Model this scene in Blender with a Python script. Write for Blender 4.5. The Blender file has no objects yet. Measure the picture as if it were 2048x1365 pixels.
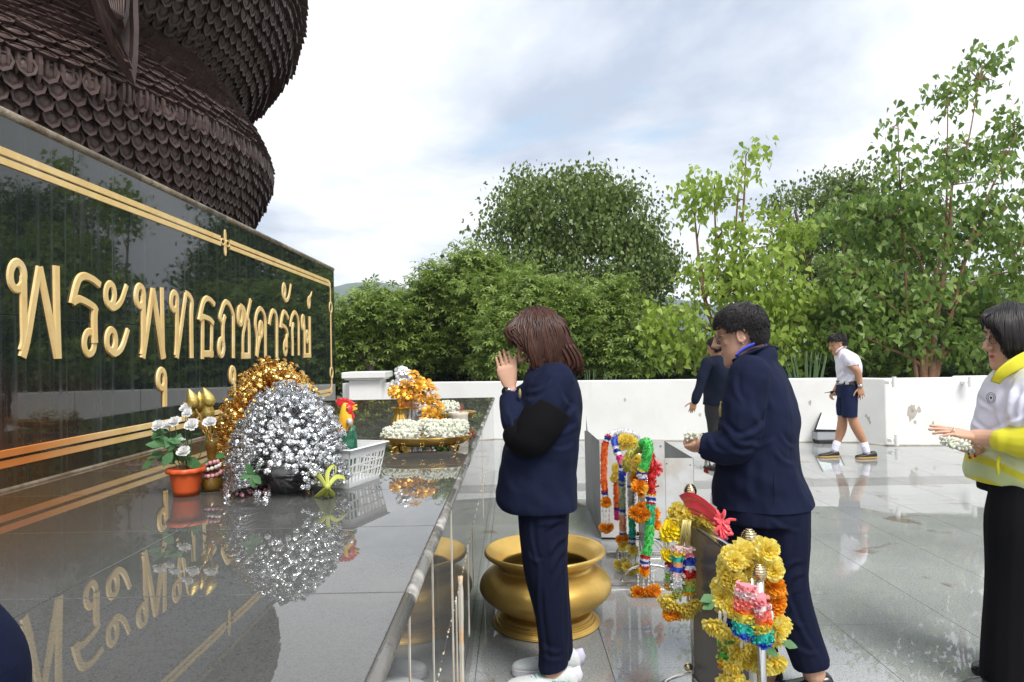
import bpy, bmesh, math, random
import numpy as np
from mathutils import Vector, Matrix, noise as mnoise
R = math.radians
rng = np.random.default_rng(7)
random.seed(7)
S = bpy.context.scene
COL = S.collection
PI = math.pi

# ------------------------------------------------------------------ camera
H = 1.40
FPX = 1365.0
PITCH, ROLL = R(1.154), R(1.1)
cam_f = Vector((0, math.cos(PITCH), math.sin(PITCH)))
_u = Vector((0, -math.sin(PITCH), math.cos(PITCH)))
_r = Vector((1, 0, 0))
cam_u = _u * math.cos(ROLL) + _r * math.sin(ROLL)
cam_r = _r * math.cos(ROLL) - _u * math.sin(ROLL)
CAM = Vector((0, 0, H))
cd = bpy.data.cameras.new('camera')
cd.sensor_width = 36.0
cd.lens = 36.0 * FPX / 2048
cd.clip_start = 0.05
cd.clip_end = 6000
cam = bpy.data.objects.new('camera', cd)
COL.objects.link(cam)
m = Matrix((cam_r, cam_u, -cam_f)).transposed().to_4x4()
m.translation = CAM
cam.matrix_world = m
S.camera = cam

def ray(px, py):
    d = cam_f + cam_r * ((px - 1024) / FPX) - cam_u * ((py - 682.5) / FPX)
    return d
def at(px, py, Y):
    d = ray(px, py); return CAM + d * (Y / d.y)
def on_z(px, py, z):
    d = ray(px, py); return CAM + d * ((z - H) / d.z)
def on_x(px, py, x):
    d = ray(px, py); return CAM + d * (x / d.x)

# ------------------------------------------------------------------ sky and sun
SUN_EL, SUN_AZ = R(54), R(152)      # azimuth clockwise from +Y : behind the camera, a little to its right
w = bpy.data.worlds.new('World'); S.world = w; w.use_nodes = True
nt = w.node_tree; N = nt.nodes; L = nt.links
N.clear()
def nn(tree, typ, **kw):
    n = tree.nodes.new(typ)
    for k, v in kw.items(): setattr(n, k, v)
    return n
out = nn(nt, 'ShaderNodeOutputWorld'); bg = nn(nt, 'ShaderNodeBackground')
sky = nn(nt, 'ShaderNodeTexSky', sky_type='NISHITA', sun_disc=False)
sky.sun_elevation = SUN_EL; sky.sun_rotation = SUN_AZ
tc = nn(nt, 'ShaderNodeTexCoord')
sep = nn(nt, 'ShaderNodeSeparateXYZ'); L.new(tc.outputs['Generated'], sep.inputs[0])
def mth(tree, op, a, b=None, clamp=False):
    n = nn(tree, 'ShaderNodeMath', operation=op, use_clamp=clamp)
    for i, v in enumerate((a, b)):
        if v is None: continue
        if isinstance(v, (int, float)): n.inputs[i].default_value = v
        else: tree.links.new(v, n.inputs[i])
    return n.outputs[0]
zz = mth(nt, 'ADD', mth(nt, 'MAXIMUM', sep.outputs[2], 0.0), 0.22)
cx = mth(nt, 'DIVIDE', sep.outputs[0], zz); cy = mth(nt, 'DIVIDE', sep.outputs[1], zz)
cmb = nn(nt, 'ShaderNodeCombineXYZ'); L.new(cx, cmb.inputs[0]); L.new(cy, cmb.inputs[1])
def noi(tree, vec, scale, detail=6, rough=.55, dist=0.0, off=None):
    n = nn(tree, 'ShaderNodeTexNoise'); n.inputs['Scale'].default_value = scale
    n.inputs['Detail'].default_value = detail; n.inputs['Roughness'].default_value = rough
    n.inputs['Distortion'].default_value = dist
    if off is not None:
        mp = nn(tree, 'ShaderNodeMapping'); mp.inputs['Location'].default_value = off
        tree.links.new(vec, mp.inputs[0]); vec = mp.outputs[0]
    if vec is not None: tree.links.new(vec, n.inputs['Vector'])
    return n.outputs['Fac']
def ramp(tree, fac, stops, interp='LINEAR'):
    n = nn(tree, 'ShaderNodeValToRGB'); cr = n.color_ramp; cr.interpolation = interp
    while len(cr.elements) < len(stops): cr.elements.new(0.5)
    for e, (p, c) in zip(cr.elements, stops):
        e.position = p; e.color = (*c, 1) if len(c) == 3 else c
    tree.links.new(fac, n.inputs[0]); return n.outputs[0]
def mix(tree, fac, a, b, blend='MIX'):
    n = nn(tree, 'ShaderNodeMix', data_type='RGBA', blend_type=blend)
    if isinstance(fac, (int, float)): n.inputs[0].default_value = fac
    else: tree.links.new(fac, n.inputs[0])
    for i, v in ((6, a), (7, b)):
        if isinstance(v, tuple): n.inputs[i].default_value = (*v, 1) if len(v) == 3 else v
        else: tree.links.new(v, n.inputs[i])
    return n.outputs[2]
SKY_OFF = (2.34, 1.96, 0)
cover = ramp(nt, noi(nt, cmb.outputs[0], 0.95, 7, .56, .25, SKY_OFF), [(.24, (0, 0, 0)), (.335, (1, 1, 1))])
belly = ramp(nt, noi(nt, cmb.outputs[0], 0.62, 8, .56, .45, (7.3, 4.4, 0)), [(.47, (1, 1, 1)), (.60, (0, 0, 0))])
cloud = mix(nt, belly, (.40, .46, .575), (.96, .965, .975))
skyb = mix(nt, 1.0, sky.outputs[0], (.13, .13, .13), 'MULTIPLY')
skyb = mix(nt, .5, skyb, (.42, .66, .82))
allsky = mix(nt, cover, skyb, cloud)
L.new(allsky, bg.inputs[0]); bg.inputs[1].default_value = 1.0
L.new(bg.outputs[0], out.inputs[0])

sl = bpy.data.lights.new('sun', 'SUN'); sl.energy = 2.7; sl.angle = R(24); sl.color = (1, .97, .92)
sun = bpy.data.objects.new('sun', sl); COL.objects.link(sun)
sdir = Vector((math.sin(SUN_AZ) * math.cos(SUN_EL), math.cos(SUN_AZ) * math.cos(SUN_EL), math.sin(SUN_EL)))
sun.rotation_euler = sdir.to_track_quat('Z', 'Y').to_euler()
S.view_settings.view_transform = 'Standard'; S.view_settings.look = 'None'
S.view_settings.exposure = 0.55; S.view_settings.gamma = 1
S.view_settings.use_curve_mapping = False
S.cycles.max_bounces = 7; S.cycles.transparent_max_bounces = 8
S.cycles.caustics_reflective = False; S.cycles.caustics_refractive = False

# ------------------------------------------------------------------ materials
def mat(name, col, rough=.5, metal=0., col2=None, nscale=12., ndetail=4, nr=(.35, .65), bump=0., bscale=60., bdetail=3,
        bstretch=None, coat=0., ior=1.5, sss=0., trans=0., rand=0., island=None, sheen=0., rough2=None, translucent=0., spec=None, nstretch=None, alpha=1., wp=False):
    M = bpy.data.materials.new(name); M.use_nodes = True
    t = M.node_tree; b = t.nodes['Principled BSDF']
    b.inputs['Base Color'].default_value = (*col, 1); b.inputs['Roughness'].default_value = rough
    b.inputs['Metallic'].default_value = metal; b.inputs['IOR'].default_value = ior
    if spec is not None: b.inputs['Specular IOR Level'].default_value = spec
    if coat: b.inputs['Coat Weight'].default_value = coat; b.inputs['Coat Roughness'].default_value = .04
    if sheen: b.inputs['Sheen Weight'].default_value = sheen; b.inputs['Sheen Roughness'].default_value = .5
    if sss:
        b.inputs['Subsurface Weight'].default_value = sss
        b.inputs['Subsurface Radius'].default_value = (.012, .004, .002); b.inputs['Subsurface Scale'].default_value = 1
    if trans: b.inputs['Transmission Weight'].default_value = trans
    if alpha < 1: b.inputs['Alpha'].default_value = alpha
    c = nn(t, 'ShaderNodeNewGeometry').outputs['Position'] if wp else nn(t, 'ShaderNodeTexCoord').outputs['Object']
    def st(v, s):
        if s is None: return v
        mp = nn(t, 'ShaderNodeMapping'); mp.inputs['Scale'].default_value = s
        t.links.new(v, mp.inputs[0]); return mp.outputs[0]
    color = None
    if col2 is not None or rough2 is not None:
        f = noi(t, st(c, nstretch), nscale, ndetail, .6)
        fr = ramp(t, f, [(nr[0], (0, 0, 0)), (nr[1], (1, 1, 1))])
        if col2 is not None: color = mix(t, fr, col, col2)
        if rough2 is not None:
            rr = nn(t, 'ShaderNodeMapRange'); t.links.new(fr, rr.inputs[0])
            rr.inputs[3].default_value = rough; rr.inputs[4].default_value = rough2
            t.links.new(rr.outputs[0], b.inputs['Roughness'])
    if island is not None:
        g = nn(t, 'ShaderNodeNewGeometry').outputs['Random Per Island']
        ic = ramp(t, g, island); color = ic if color is None else mix(t, .5, color, ic)
    if rand:
        oi = nn(t, 'ShaderNodeObjectInfo').outputs['Random']
        v = nn(t, 'ShaderNodeMapRange'); t.links.new(oi, v.inputs[0]); v.inputs[3].default_value = 1 - rand; v.inputs[4].default_value = 1 + rand
        hs = nn(t, 'ShaderNodeHueSaturation'); t.links.new(v.outputs[0], hs.inputs['Value'])
        if color is None: hs.inputs['Color'].default_value = (*col, 1)
        else: t.links.new(color, hs.inputs['Color'])
        color = hs.outputs[0]
    if color is not None: t.links.new(color, b.inputs['Base Color'])
    if bump:
        f = noi(t, st(c, bstretch), bscale, bdetail, .6)
        bn = nn(t, 'ShaderNodeBump'); bn.inputs['Strength'].default_value = bump; bn.inputs['Distance'].default_value = .01
        t.links.new(f, bn.inputs['Height']); t.links.new(bn.outputs[0], b.inputs['Normal'])
    if translucent:
        tr = nn(t, 'ShaderNodeBsdfTranslucent')
        if color is not None: t.links.new(color, tr.inputs[0])
        else: tr.inputs[0].default_value = (*col, 1)
        ms = nn(t, 'ShaderNodeMixShader'); ms.inputs[0].default_value = translucent
        t.links.new(b.outputs[0], ms.inputs[1]); t.links.new(tr.outputs[0], ms.inputs[2])
        t.links.new(ms.outputs[0], t.nodes['Material Output'].inputs[0])
    return M

# ------------------------------------------------------------------ mesh collector
def basis(d, up=(0, 0, 1)):
    d = Vector(d).normalized(); u = Vector(up)
    if abs(d.dot(u)) > .98 * u.length: u = Vector((0, 1, 0)) if abs(d.y) < .9 else Vector((1, 0, 0))
    a = d.cross(u).normalized(); b = a.cross(d).normalized()
    return a, b
class MB:
    def __init__(s): s.v = []; s.f = []; s.n = 0
    def raw(s, v, f):
        v = np.asarray(v, float).reshape(-1, 3)
        s.v.append(v); o = s.n
        s.f.extend([tuple(i + o for i in q) for q in f]); s.n += len(v); return s
    def grid(s, P, close_u=False, close_v=True, cap=True):
        P = np.asarray(P, float); n, k, _ = P.shape; f = []
        for i in range(n if close_u else n - 1):
            for j in range(k if close_v else k - 1):
                i2 = (i + 1) % n; j2 = (j + 1) % k
                f.append((i * k + j, i * k + j2, i2 * k + j2, i2 * k + j))
        if cap and not close_u and close_v:
            f.append(tuple(range(k - 1, -1, -1))); f.append(tuple((n - 1) * k + j for j in range(k)))
        return s.raw(P.reshape(-1, 3), f)
    def tube(s, pts, r, k=10, cap=True, up=(0, 0, 1), flat=None):
        """pts list of points, r radius or list (float or (a,b)); frame kept parallel"""
        pts = [Vector(p) for p in pts]; n = len(pts)
        if not isinstance(r, (list, tuple)) or (isinstance(r, tuple)): r = [r] * n
        rings = []; pa = None
        for i, p in enumerate(pts):
            d = (pts[min(i + 1, n - 1)] - pts[max(i - 1, 0)])
            if d.length < 1e-9: d = Vector((0, 0, 1))
            d.normalize()
            if pa is None: a, b = basis(d, up)
            else:
                a = pa - d * pa.dot(d)
                a = a.normalized() if a.length > 1e-6 else basis(d, up)[0]
                b = a.cross(d)
            pa = a
            ri = r[i]; ra, rb = ri if isinstance(ri, (tuple, list)) else (ri, ri)
            rings.append([p + a * (ra * math.cos(t)) + b * (rb * math.sin(t)) for t in (2 * PI * j / k for j in range(k))])
        return s.grid([[tuple(q) for q in g] for g in rings], cap=cap)
    def ball(s, c, r, n=8, k=12, M=None):
        if not hasattr(r, '__len__'): r = (r, r, r)
        P = []
        for i in range(n + 1):
            t = PI * i / n; st_ = max(math.sin(t), .02)
            P.append([(r[0] * st_ * math.cos(a), r[1] * st_ * math.sin(a), -r[2] * math.cos(t)) for a in (2 * PI * j / k for j in range(k))])
        P = np.array(P)
        if M is not None: P = P @ np.array(M.to_3x3()).T
        return s.grid(P + np.array(c))
    def lathe(s, prof, c=(0, 0, 0), k=32, wob=None, cap=False, sx=1., sy=1.):
        P = []
        for (r, z) in prof:
            P.append([(c[0] + sx * r * (1 + (wob(a, z) if wob else 0)) * math.cos(a), c[1] + sy * r * (1 + (wob(a, z) if wob else 0)) * math.sin(a), c[2] + z) for a in (2 * PI * j / k for j in range(k))])
        return s.grid(P, cap=cap)
    def box(s, lo, hi, M=None):
        x0, y0, z0 = lo; x1, y1, z1 = hi
        v = [(x0, y0, z0), (x1, y0, z0), (x1, y1, z0), (x0, y1, z0), (x0, y0, z1), (x1, y0, z1), (x1, y1, z1), (x0, y1, z1)]
        if M is not None: v = [tuple(M @ Vector(p)) for p in v]
        return s.raw(v, [(3, 2, 1, 0), (4, 5, 6, 7), (0, 1, 5, 4), (1, 2, 6, 5), (2, 3, 7, 6), (3, 0, 4, 7)])
    def prism(s, poly, n, depth):
        """closed 3d polygon extruded by n*depth"""
        poly = [Vector(p) for p in poly]; k = len(poly); n = Vector(n)
        v = [tuple(p) for p in poly] + [tuple(p + n * depth) for p in poly]
        f = [tuple(range(k - 1, -1, -1)), tuple(range(k, 2 * k))] + [(i, (i + 1) % k, k + (i + 1) % k, k + i) for i in range(k)]
        return s.raw(v, f)
    def inst(s, tv, tf, pos, rot, sc):
        """many copies of a template: pos (n,3), rot (n,3,3), sc (n,)"""
        tv = np.asarray(tv, float); n = len(pos)
        V = np.einsum('nij,vj->nvi', rot, tv) * np.asarray(sc).reshape(-1, 1, 1) + np.asarray(pos)[:, None, :]
        k = len(tv); o = s.n
        for i in range(n):
            b = o + i * k
            s.f.extend([tuple(b + j for j in q) for q in tf])
        s.v.append(V.reshape(-1, 3)); s.n += n * k; return s
    def mesh(s, name, smooth=True):
        me = bpy.data.meshes.new(name)
        me.from_pydata(np.concatenate(s.v).tolist() if s.v else [], [], s.f)
        if smooth: me.polygons.foreach_set('use_smooth', [True] * len(me.polygons))
        me.update(); return me
    def build(s, name, M, parent=None, smooth=True, bevel=0, sub=0, remesh=0, smooth_it=0, auto=None, sharp=None):
        me = s.mesh(name, smooth)
        if M is not None:
            me.materials.append(M)
        o = bpy.data.objects.new(name, me); COL.objects.link(o)
        if remesh:
            md = o.modifiers.new('r', 'REMESH'); md.mode = 'VOXEL'; md.voxel_size = remesh; md.use_smooth_shade = True
            if smooth_it:
                sm = o.modifiers.new('s', 'SMOOTH'); sm.iterations = smooth_it; sm.factor = .5
            bake(o, M)
        if bevel:
            md = o.modifiers.new('b', 'BEVEL'); md.width = bevel; md.segments = 2; md.limit_method = 'ANGLE'; md.angle_limit = R(35)
        if sub:
            md = o.modifiers.new('u', 'SUBSURF'); md.levels = sub; md.render_levels = sub
        if auto is not None:
            sharpen(o.data, auto)
        if parent is not None: attach(o, parent)
        return o
def bake(o, M=None):
    dg = bpy.context.evaluated_depsgraph_get()
    me = bpy.data.meshes.new_from_object(o.evaluated_get(dg))
    o.modifiers.clear(); old = o.data; o.data = me; bpy.data.meshes.remove(old)
    if M is not None:
        me.materials.clear(); me.materials.append(M)
    me.polygons.foreach_set('use_smooth', [True] * len(me.polygons))
def sharpen(me, deg):
    bm = bmesh.new(); bm.from_mesh(me)
    for e in bm.edges:
        e.smooth = not (len(e.link_faces) == 2 and e.calc_face_angle(0) > R(deg))
    bm.to_mesh(me); bm.free()
def attach(o, p):
    o.parent = p
    if getattr(p, 'matrix_world', None) is not None:
        o.matrix_parent_inverse = Matrix.Identity(4)
        # meshes are written in world coordinates: shift them into the parent's frame
        loc = world_loc(p)
        if o.type == 'MESH' and not o.get('_local') and loc.length > 0:
            if o.data.users <= 1: o.data.transform(Matrix.Translation(-loc))
def world_loc(p):
    v = Vector((0, 0, 0))
    while p is not None:
        v = v + p.location; p = p.parent
    return v
def tag(o, label=None, cat=None, group=None, kind=None):
    for k, v in (('label', label), ('category', cat), ('group', group), ('kind', kind)):
        if v: o[k] = v
    return o
def thing(name, label, cat, loc=(0, 0, 0), group=None):
    o = bpy.data.objects.new(name, None); COL.objects.link(o); o.location = loc
    return tag(o, label, cat, group)
def place(name, me, parent, M):
    """object sharing a mesh; M is its world matrix (parents only translate)"""
    o = bpy.data.objects.new(name, me); COL.objects.link(o)
    if parent is not None:
        o.parent = parent; M = Matrix.Translation(-world_loc(parent)) @ M
    o.matrix_local = M
    return o
def rotm(n, up=(0, 0, 1)):
    """3x3 numpy matrices with local z along n"""
    n = np.asarray(n, float); n = n / np.linalg.norm(n, axis=1, keepdims=True)
    u = np.tile(np.asarray(up, float), (len(n), 1)) if np.ndim(up) == 1 else np.asarray(up, float)
    x = np.cross(u, n); l = np.linalg.norm(x, axis=1, keepdims=True)
    x = np.where(l < 1e-4, np.array([[1., 0, 0]]), x / np.maximum(l, 1e-9)); y = np.cross(n, x)
    return np.stack([x, y, n], axis=2)
def spin(rm, ang):
    c, s_ = np.cos(ang), np.sin(ang); Z = np.zeros_like(c); O = np.ones_like(c)
    rz = np.stack([np.stack([c, -s_, Z], 1), np.stack([s_, c, Z], 1), np.stack([Z, Z, O], 1)], 1)
    return np.einsum('nij,njk->nik', rm, rz)
def spline(pts, n=8):
    """Catmull-Rom through pts (any dimension)"""
    p = [np.asarray(q, float) for q in pts]; p = [2 * p[0] - p[1]] + p + [2 * p[-1] - p[-2]]; o = []
    for i in range(1, len(p) - 2):
        for j in range(n):
            t = j / n; a, b, c, d = p[i - 1], p[i], p[i + 1], p[i + 2]
            o.append(.5 * ((2 * b) + (c - a) * t + (2 * a - 5 * b + 4 * c - d) * t * t + (3 * b - a - 3 * c + d) * t ** 3))
    o.append(p[-2]); return np.array(o)
# ================================================================== SETTING
XW, XL, ZL = -1.857, -0.214, 0.939          # wall face, ledge front face, ledge top
M_dirt = mat('earth', (.07, .06, .04), .95, col2=(.04, .06, .025), nscale=.6, bump=.6, bscale=3, wp=True)
M_grout = mat('grout', (.10, .095, .085), .6, wp=True, col2=(.2, .19, .17), nscale=3)

def granite(name, a, b, rough, rough2, fine=260., dark=.35, wet=(.42, .56), wscale=.55, stain=None, rnd=.05, tint=None, tintx=None):
    """speckled polished stone with wet patches; world coordinates so that pieces do not repeat"""
    M = bpy.data.materials.new(name); M.use_nodes = True; t = M.node_tree; p = t.nodes['Principled BSDF']
    c = nn(t, 'ShaderNodeNewGeometry').outputs['Position']
    sp = noi(t, c, fine, 2, .7); sp2 = noi(t, c, fine * .35, 3, .7)
    col = ramp(t, sp, [(.33, tuple(x * dark for x in a)), (.47, a), (.6, b)])
    col = mix(t, ramp(t, sp2, [(.42, (0, 0, 0)), (.62, (.5, .5, .5))]), col, b)
    big = noi(t, c, 1.1, 5, .65)
    col = mix(t, ramp(t, big, [(.35, (.45, .45, .45)), (.62, (0, 0, 0))]), col, mix(t, 1., col, (.62, .63, .62), 'MULTIPLY'))
    if stain:
        sf = noi(t, c, 2.3, 6, .62, .4, (5, 2, 0))
        col = mix(t, ramp(t, sf, [(.60, (0, 0, 0)), (.66, (.8, .8, .8))]), col, stain)
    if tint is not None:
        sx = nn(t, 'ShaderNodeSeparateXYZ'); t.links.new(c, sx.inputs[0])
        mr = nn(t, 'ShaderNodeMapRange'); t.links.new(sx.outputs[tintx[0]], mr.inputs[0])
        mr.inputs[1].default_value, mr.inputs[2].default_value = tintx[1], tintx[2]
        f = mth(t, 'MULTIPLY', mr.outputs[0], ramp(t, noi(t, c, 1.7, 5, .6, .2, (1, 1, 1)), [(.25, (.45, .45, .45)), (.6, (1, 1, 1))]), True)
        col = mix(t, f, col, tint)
    oi = nn(t, 'ShaderNodeObjectInfo').outputs['Random']
    v = nn(t, 'ShaderNodeMapRange'); t.links.new(oi, v.inputs[0]); v.inputs[3].default_value = 1 - rnd; v.inputs[4].default_value = 1 + rnd
    hs = nn(t, 'ShaderNodeHueSaturation'); t.links.new(v.outputs[0], hs.inputs['Value']); t.links.new(col, hs.inputs['Color'])
    t.links.new(hs.outputs[0], p.inputs['Base Color'])
    wf = noi(t, c, wscale, 6, .6, .3, (2, 9, 0))
    rr = ramp(t, wf, [(wet[0], (rough,) * 3), (wet[1], (rough2,) * 3)]); t.links.new(rr, p.inputs['Roughness'])
    # a dry patch shows a little of the stone's own grain in its reflection
    bn = nn(t, 'ShaderNodeBump'); bn.inputs['Distance'].default_value = .002
    bs = ramp(t, wf, [(wet[0], (.004,) * 3), (wet[1], (.03,) * 3)]); t.links.new(bs, bn.inputs['Strength'])
    t.links.new(noi(t, c, 9, 3, .5), bn.inputs['Height']); t.links.new(bn.outputs[0], p.inputs['Normal'])
    p.inputs['IOR'].default_value = 1.55
    return M
M_tile = granite('floor_granite', (.265, .275, .268), (.385, .395, .388), .012, .065, stain=(.17, .125, .11), fine=170, wscale=.5, wet=(.46, .62))
M_tile_dark = granite('floor_granite_grey', (.15, .155, .15), (.22, .22, .215), .06, .2)
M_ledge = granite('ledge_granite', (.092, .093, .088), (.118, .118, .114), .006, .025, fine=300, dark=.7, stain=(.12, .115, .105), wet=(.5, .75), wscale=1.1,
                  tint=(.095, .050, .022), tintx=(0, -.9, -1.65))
M_front = granite('ledge_front_granite', (.16, .165, .16), (.21, .21, .205), .03, .08, fine=300)
M_edge = mat('ledge_edge_stone', (.15, .145, .135), .25, col2=(.42, .40, .37), nscale=9, nr=(.52, .66), bump=.3, bscale=40, wp=True, ndetail=6)

# --- ground beyond the terrace, one sheet to the horizon
b = MB(); b.raw([(-1390, -60, -.35), (1390, -60, -.35), (1390, 1290, -.35), (-1390, 1290, -.35)], [(0, 1, 2, 3)])
tag(b.build('ground', M_dirt, smooth=False), kind='structure')

# --- terrace floor with its tiles
b = MB(); b.box((-6, -4, -.30), (16, 15.0, -.006))
plaza = tag(b.build('terrace_floor', M_grout, smooth=False), kind='structure')
TW, TD, TX0, TY0 = .60, .435, 1.612, 3.053
def tile_mesh(hx, hy, ch=.0010, th=.008):
    v = []
    for (sx, sy) in ((-1, -1), (1, -1), (1, 1), (-1, 1)): v.append((sx * (hx - ch), sy * (hy - ch), 0))
    for (sx, sy) in ((-1, -1), (1, -1), (1, 1), (-1, 1)): v.append((sx * hx, sy * hy, -.0025))
    for (sx, sy) in ((-1, -1), (1, -1), (1, 1), (-1, 1)): v.append((sx * hx, sy * hy, -th))
    f = [(0, 1, 2, 3)]
    for i in range(4):
        j = (i + 1) % 4; f += [(4 + i, 4 + j, j, i), (8 + i, 8 + j, 4 + j, 4 + i)]
    b_ = MB().raw(v, f); return b_, v, f
tb, tv, tf = tile_mesh(TW / 2 - .0010, TD / 2 - .0010)
tm = tb.mesh('tile', False); tm.materials.append(M_tile)
tmd = tb.mesh('tile', False); tmd.materials.append(M_tile_dark)
cells = []
for i in range(-8, 24):
    for j in range(-16, 28):
        x = TX0 + TW * (i + .5); y = TY0 + TD * (j + .5)
        if x > 15.6 or x < XL - .62 or y > 14.6: continue
        vis = y > 1.6 and -.25 - TW < x < .80 * y + .5 and y < 11.6
        cells.append((0 if vis else 1, math.hypot(x, y), x, y))
cells.sort()
rest = []
DARKROW = 7.2
for n_, (nv, d, x, y) in enumerate(cells):
    if n_ < 298:
        dk = abs(y - DARKROW) < TD / 2
        place('tile', tmd if dk else tm, plaza, Matrix.Translation((x, y, 0)))
    else: rest.append((x, y, 0))
b = MB(); b.inst(tv, tf, np.array(rest), np.tile(np.eye(3), (len(rest), 1, 1)), np.ones(len(rest)))
o = b.build('far_tiles', M_tile, plaza, smooth=False); o['kind'] = 'stuff'

# --- granite ledge
YE = 7.48
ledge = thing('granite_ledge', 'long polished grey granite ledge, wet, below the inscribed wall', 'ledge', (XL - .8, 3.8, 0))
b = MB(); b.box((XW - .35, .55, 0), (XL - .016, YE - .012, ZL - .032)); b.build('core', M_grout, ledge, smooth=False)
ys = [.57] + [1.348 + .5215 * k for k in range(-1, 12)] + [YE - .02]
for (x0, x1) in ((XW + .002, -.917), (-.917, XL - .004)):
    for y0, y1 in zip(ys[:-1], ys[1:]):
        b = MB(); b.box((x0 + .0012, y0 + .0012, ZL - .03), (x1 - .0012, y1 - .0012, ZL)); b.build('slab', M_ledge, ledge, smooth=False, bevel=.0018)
# rounded outer edge, a length per slab
for y0, y1 in zip(ys[:-1], ys[1:]):
    n_ = 9; P = []
    for yy in (y0 + .001, y1 - .001):
        P.append([(XL - .004 + .020 * math.cos(a), yy, ZL - .0165 + .0165 * math.sin(a)) for a in [PI / 2 - PI * q / (n_ - 1) for q in range(n_)]])
    b = MB(); b.grid(P); b.build('edge_moulding', M_edge, ledge)
b = MB(); b.box((XW - .3, YE - .012, ZL - .03), (XL, YE + .004, ZL - .001)); b.build('end_edge', M_edge, ledge, smooth=False)
for (z0, z1) in ((.0, .544), (.547, ZL - .034)):
    for y0, y1 in zip(ys[:-1], ys[1:]):
        b = MB(); b.box((XL - .015, y0 + .001, z0 + .001), (XL, y1 - .001, z1)); b.build('front_panel', M_front, ledge, smooth=False, bevel=.0012)
# wax runs and drips down the front
M_wax = mat('wax', (.62, .58, .50), .45, sss=.2, col2=(.75, .45, .2), nscale=14, nr=(.5, .7), wp=True)
b = MB()
for (yy, z0, z1, r0) in ((1.62, .56, .03, .0022), (1.36, ZL - .03, .0, .0013), (1.75, ZL - .04, .0, .0011), (2.28, ZL - .03, .0, .0018), (2.62, .56, .0, .007), (2.42, .55, .2, .0015), (3.05, .56, .15, .002),
                       (3.4, .56, .25, .0015), (4.6, ZL - .03, .3, .0015)):
    pts = []; z = z0; k = 0
    while z > z1:
        pts.append((XL + .001, yy + .0015 * math.sin(k * 1.3), z)); z -= .03; k += 1
    pts.append((XL + .001, yy, z1 + .002))
    b.tube(pts, [r0 * (1 + .45 * random.random()) for _ in pts], 6); b.build('wax_run', M_wax, ledge); b = MB()
for k in range(170):                                   # the line of wax along the joint
    y = .9 + 4.6 * random.random() ** 1.2; r_ = random.uniform(.001, .0042)
    b.ball((XL + .0005, y, .5455 + random.uniform(-.006, .002)), (r_ * .8, r_ * 2.2, r_), 4, 6)
o = b.build('wax_beads', M_wax, ledge); o['kind'] = 'stuff'

# --- black wall with the inscription
M_panel = bpy.data.materials.new('black_granite'); M_panel.use_nodes = True
t = M_panel.node_tree; p = t.nodes['Principled BSDF']; p.inputs['IOR'].default_value = 1.62
g = nn(t, 'ShaderNodeNewGeometry').outputs['Position']
mp = nn(t, 'ShaderNodeMapping'); mp.inputs['Scale'].default_value = (1, 16, .35); t.links.new(g, mp.inputs[0])
stk = noi(t, mp.outputs[0], 1.6, 5, .7); base = ramp(t, noi(t, g, 120, 2, .6), [(.4, (.009, .013, .0125)), (.65, (.022, .028, .027))])
col = mix(t, ramp(t, stk, [(.52, (0, 0, 0)), (.72, (.5, .5, .5))]), base, (.085, .10, .11))
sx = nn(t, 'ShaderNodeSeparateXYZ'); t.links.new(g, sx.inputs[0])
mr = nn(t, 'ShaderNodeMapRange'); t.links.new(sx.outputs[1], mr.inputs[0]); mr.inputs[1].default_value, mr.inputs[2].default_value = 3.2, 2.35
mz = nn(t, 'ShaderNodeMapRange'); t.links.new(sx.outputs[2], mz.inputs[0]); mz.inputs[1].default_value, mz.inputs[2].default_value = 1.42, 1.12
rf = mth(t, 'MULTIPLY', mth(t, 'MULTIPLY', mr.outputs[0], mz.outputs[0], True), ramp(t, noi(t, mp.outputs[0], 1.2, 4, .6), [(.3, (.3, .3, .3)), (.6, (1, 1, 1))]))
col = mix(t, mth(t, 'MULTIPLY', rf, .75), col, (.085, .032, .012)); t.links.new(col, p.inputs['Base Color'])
t.links.new(ramp(t, stk, [(.5, (.02,) * 3), (.75, (.14,) * 3)]), p.inputs['Roughness'])
M_gold = bpy.data.materials.new('gold_leaf_paint'); M_gold.use_nodes = True; t = M_gold.node_tree; p = t.nodes['Principled BSDF']
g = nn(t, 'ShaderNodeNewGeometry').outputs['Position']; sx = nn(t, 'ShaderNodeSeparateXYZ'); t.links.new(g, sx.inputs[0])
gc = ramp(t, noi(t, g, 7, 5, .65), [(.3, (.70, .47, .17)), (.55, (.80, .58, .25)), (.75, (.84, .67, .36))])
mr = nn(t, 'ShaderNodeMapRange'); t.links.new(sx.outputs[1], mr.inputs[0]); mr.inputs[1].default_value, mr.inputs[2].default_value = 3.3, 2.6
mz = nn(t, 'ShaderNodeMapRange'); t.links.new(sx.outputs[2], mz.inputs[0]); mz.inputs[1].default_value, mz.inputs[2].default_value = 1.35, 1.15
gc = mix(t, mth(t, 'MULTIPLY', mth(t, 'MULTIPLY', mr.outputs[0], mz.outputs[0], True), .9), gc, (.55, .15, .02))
t.links.new(gc, p.inputs['Base Color']); p.inputs['Roughness'].default_value = .55; p.inputs['Specular IOR Level'].default_value = .35

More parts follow.
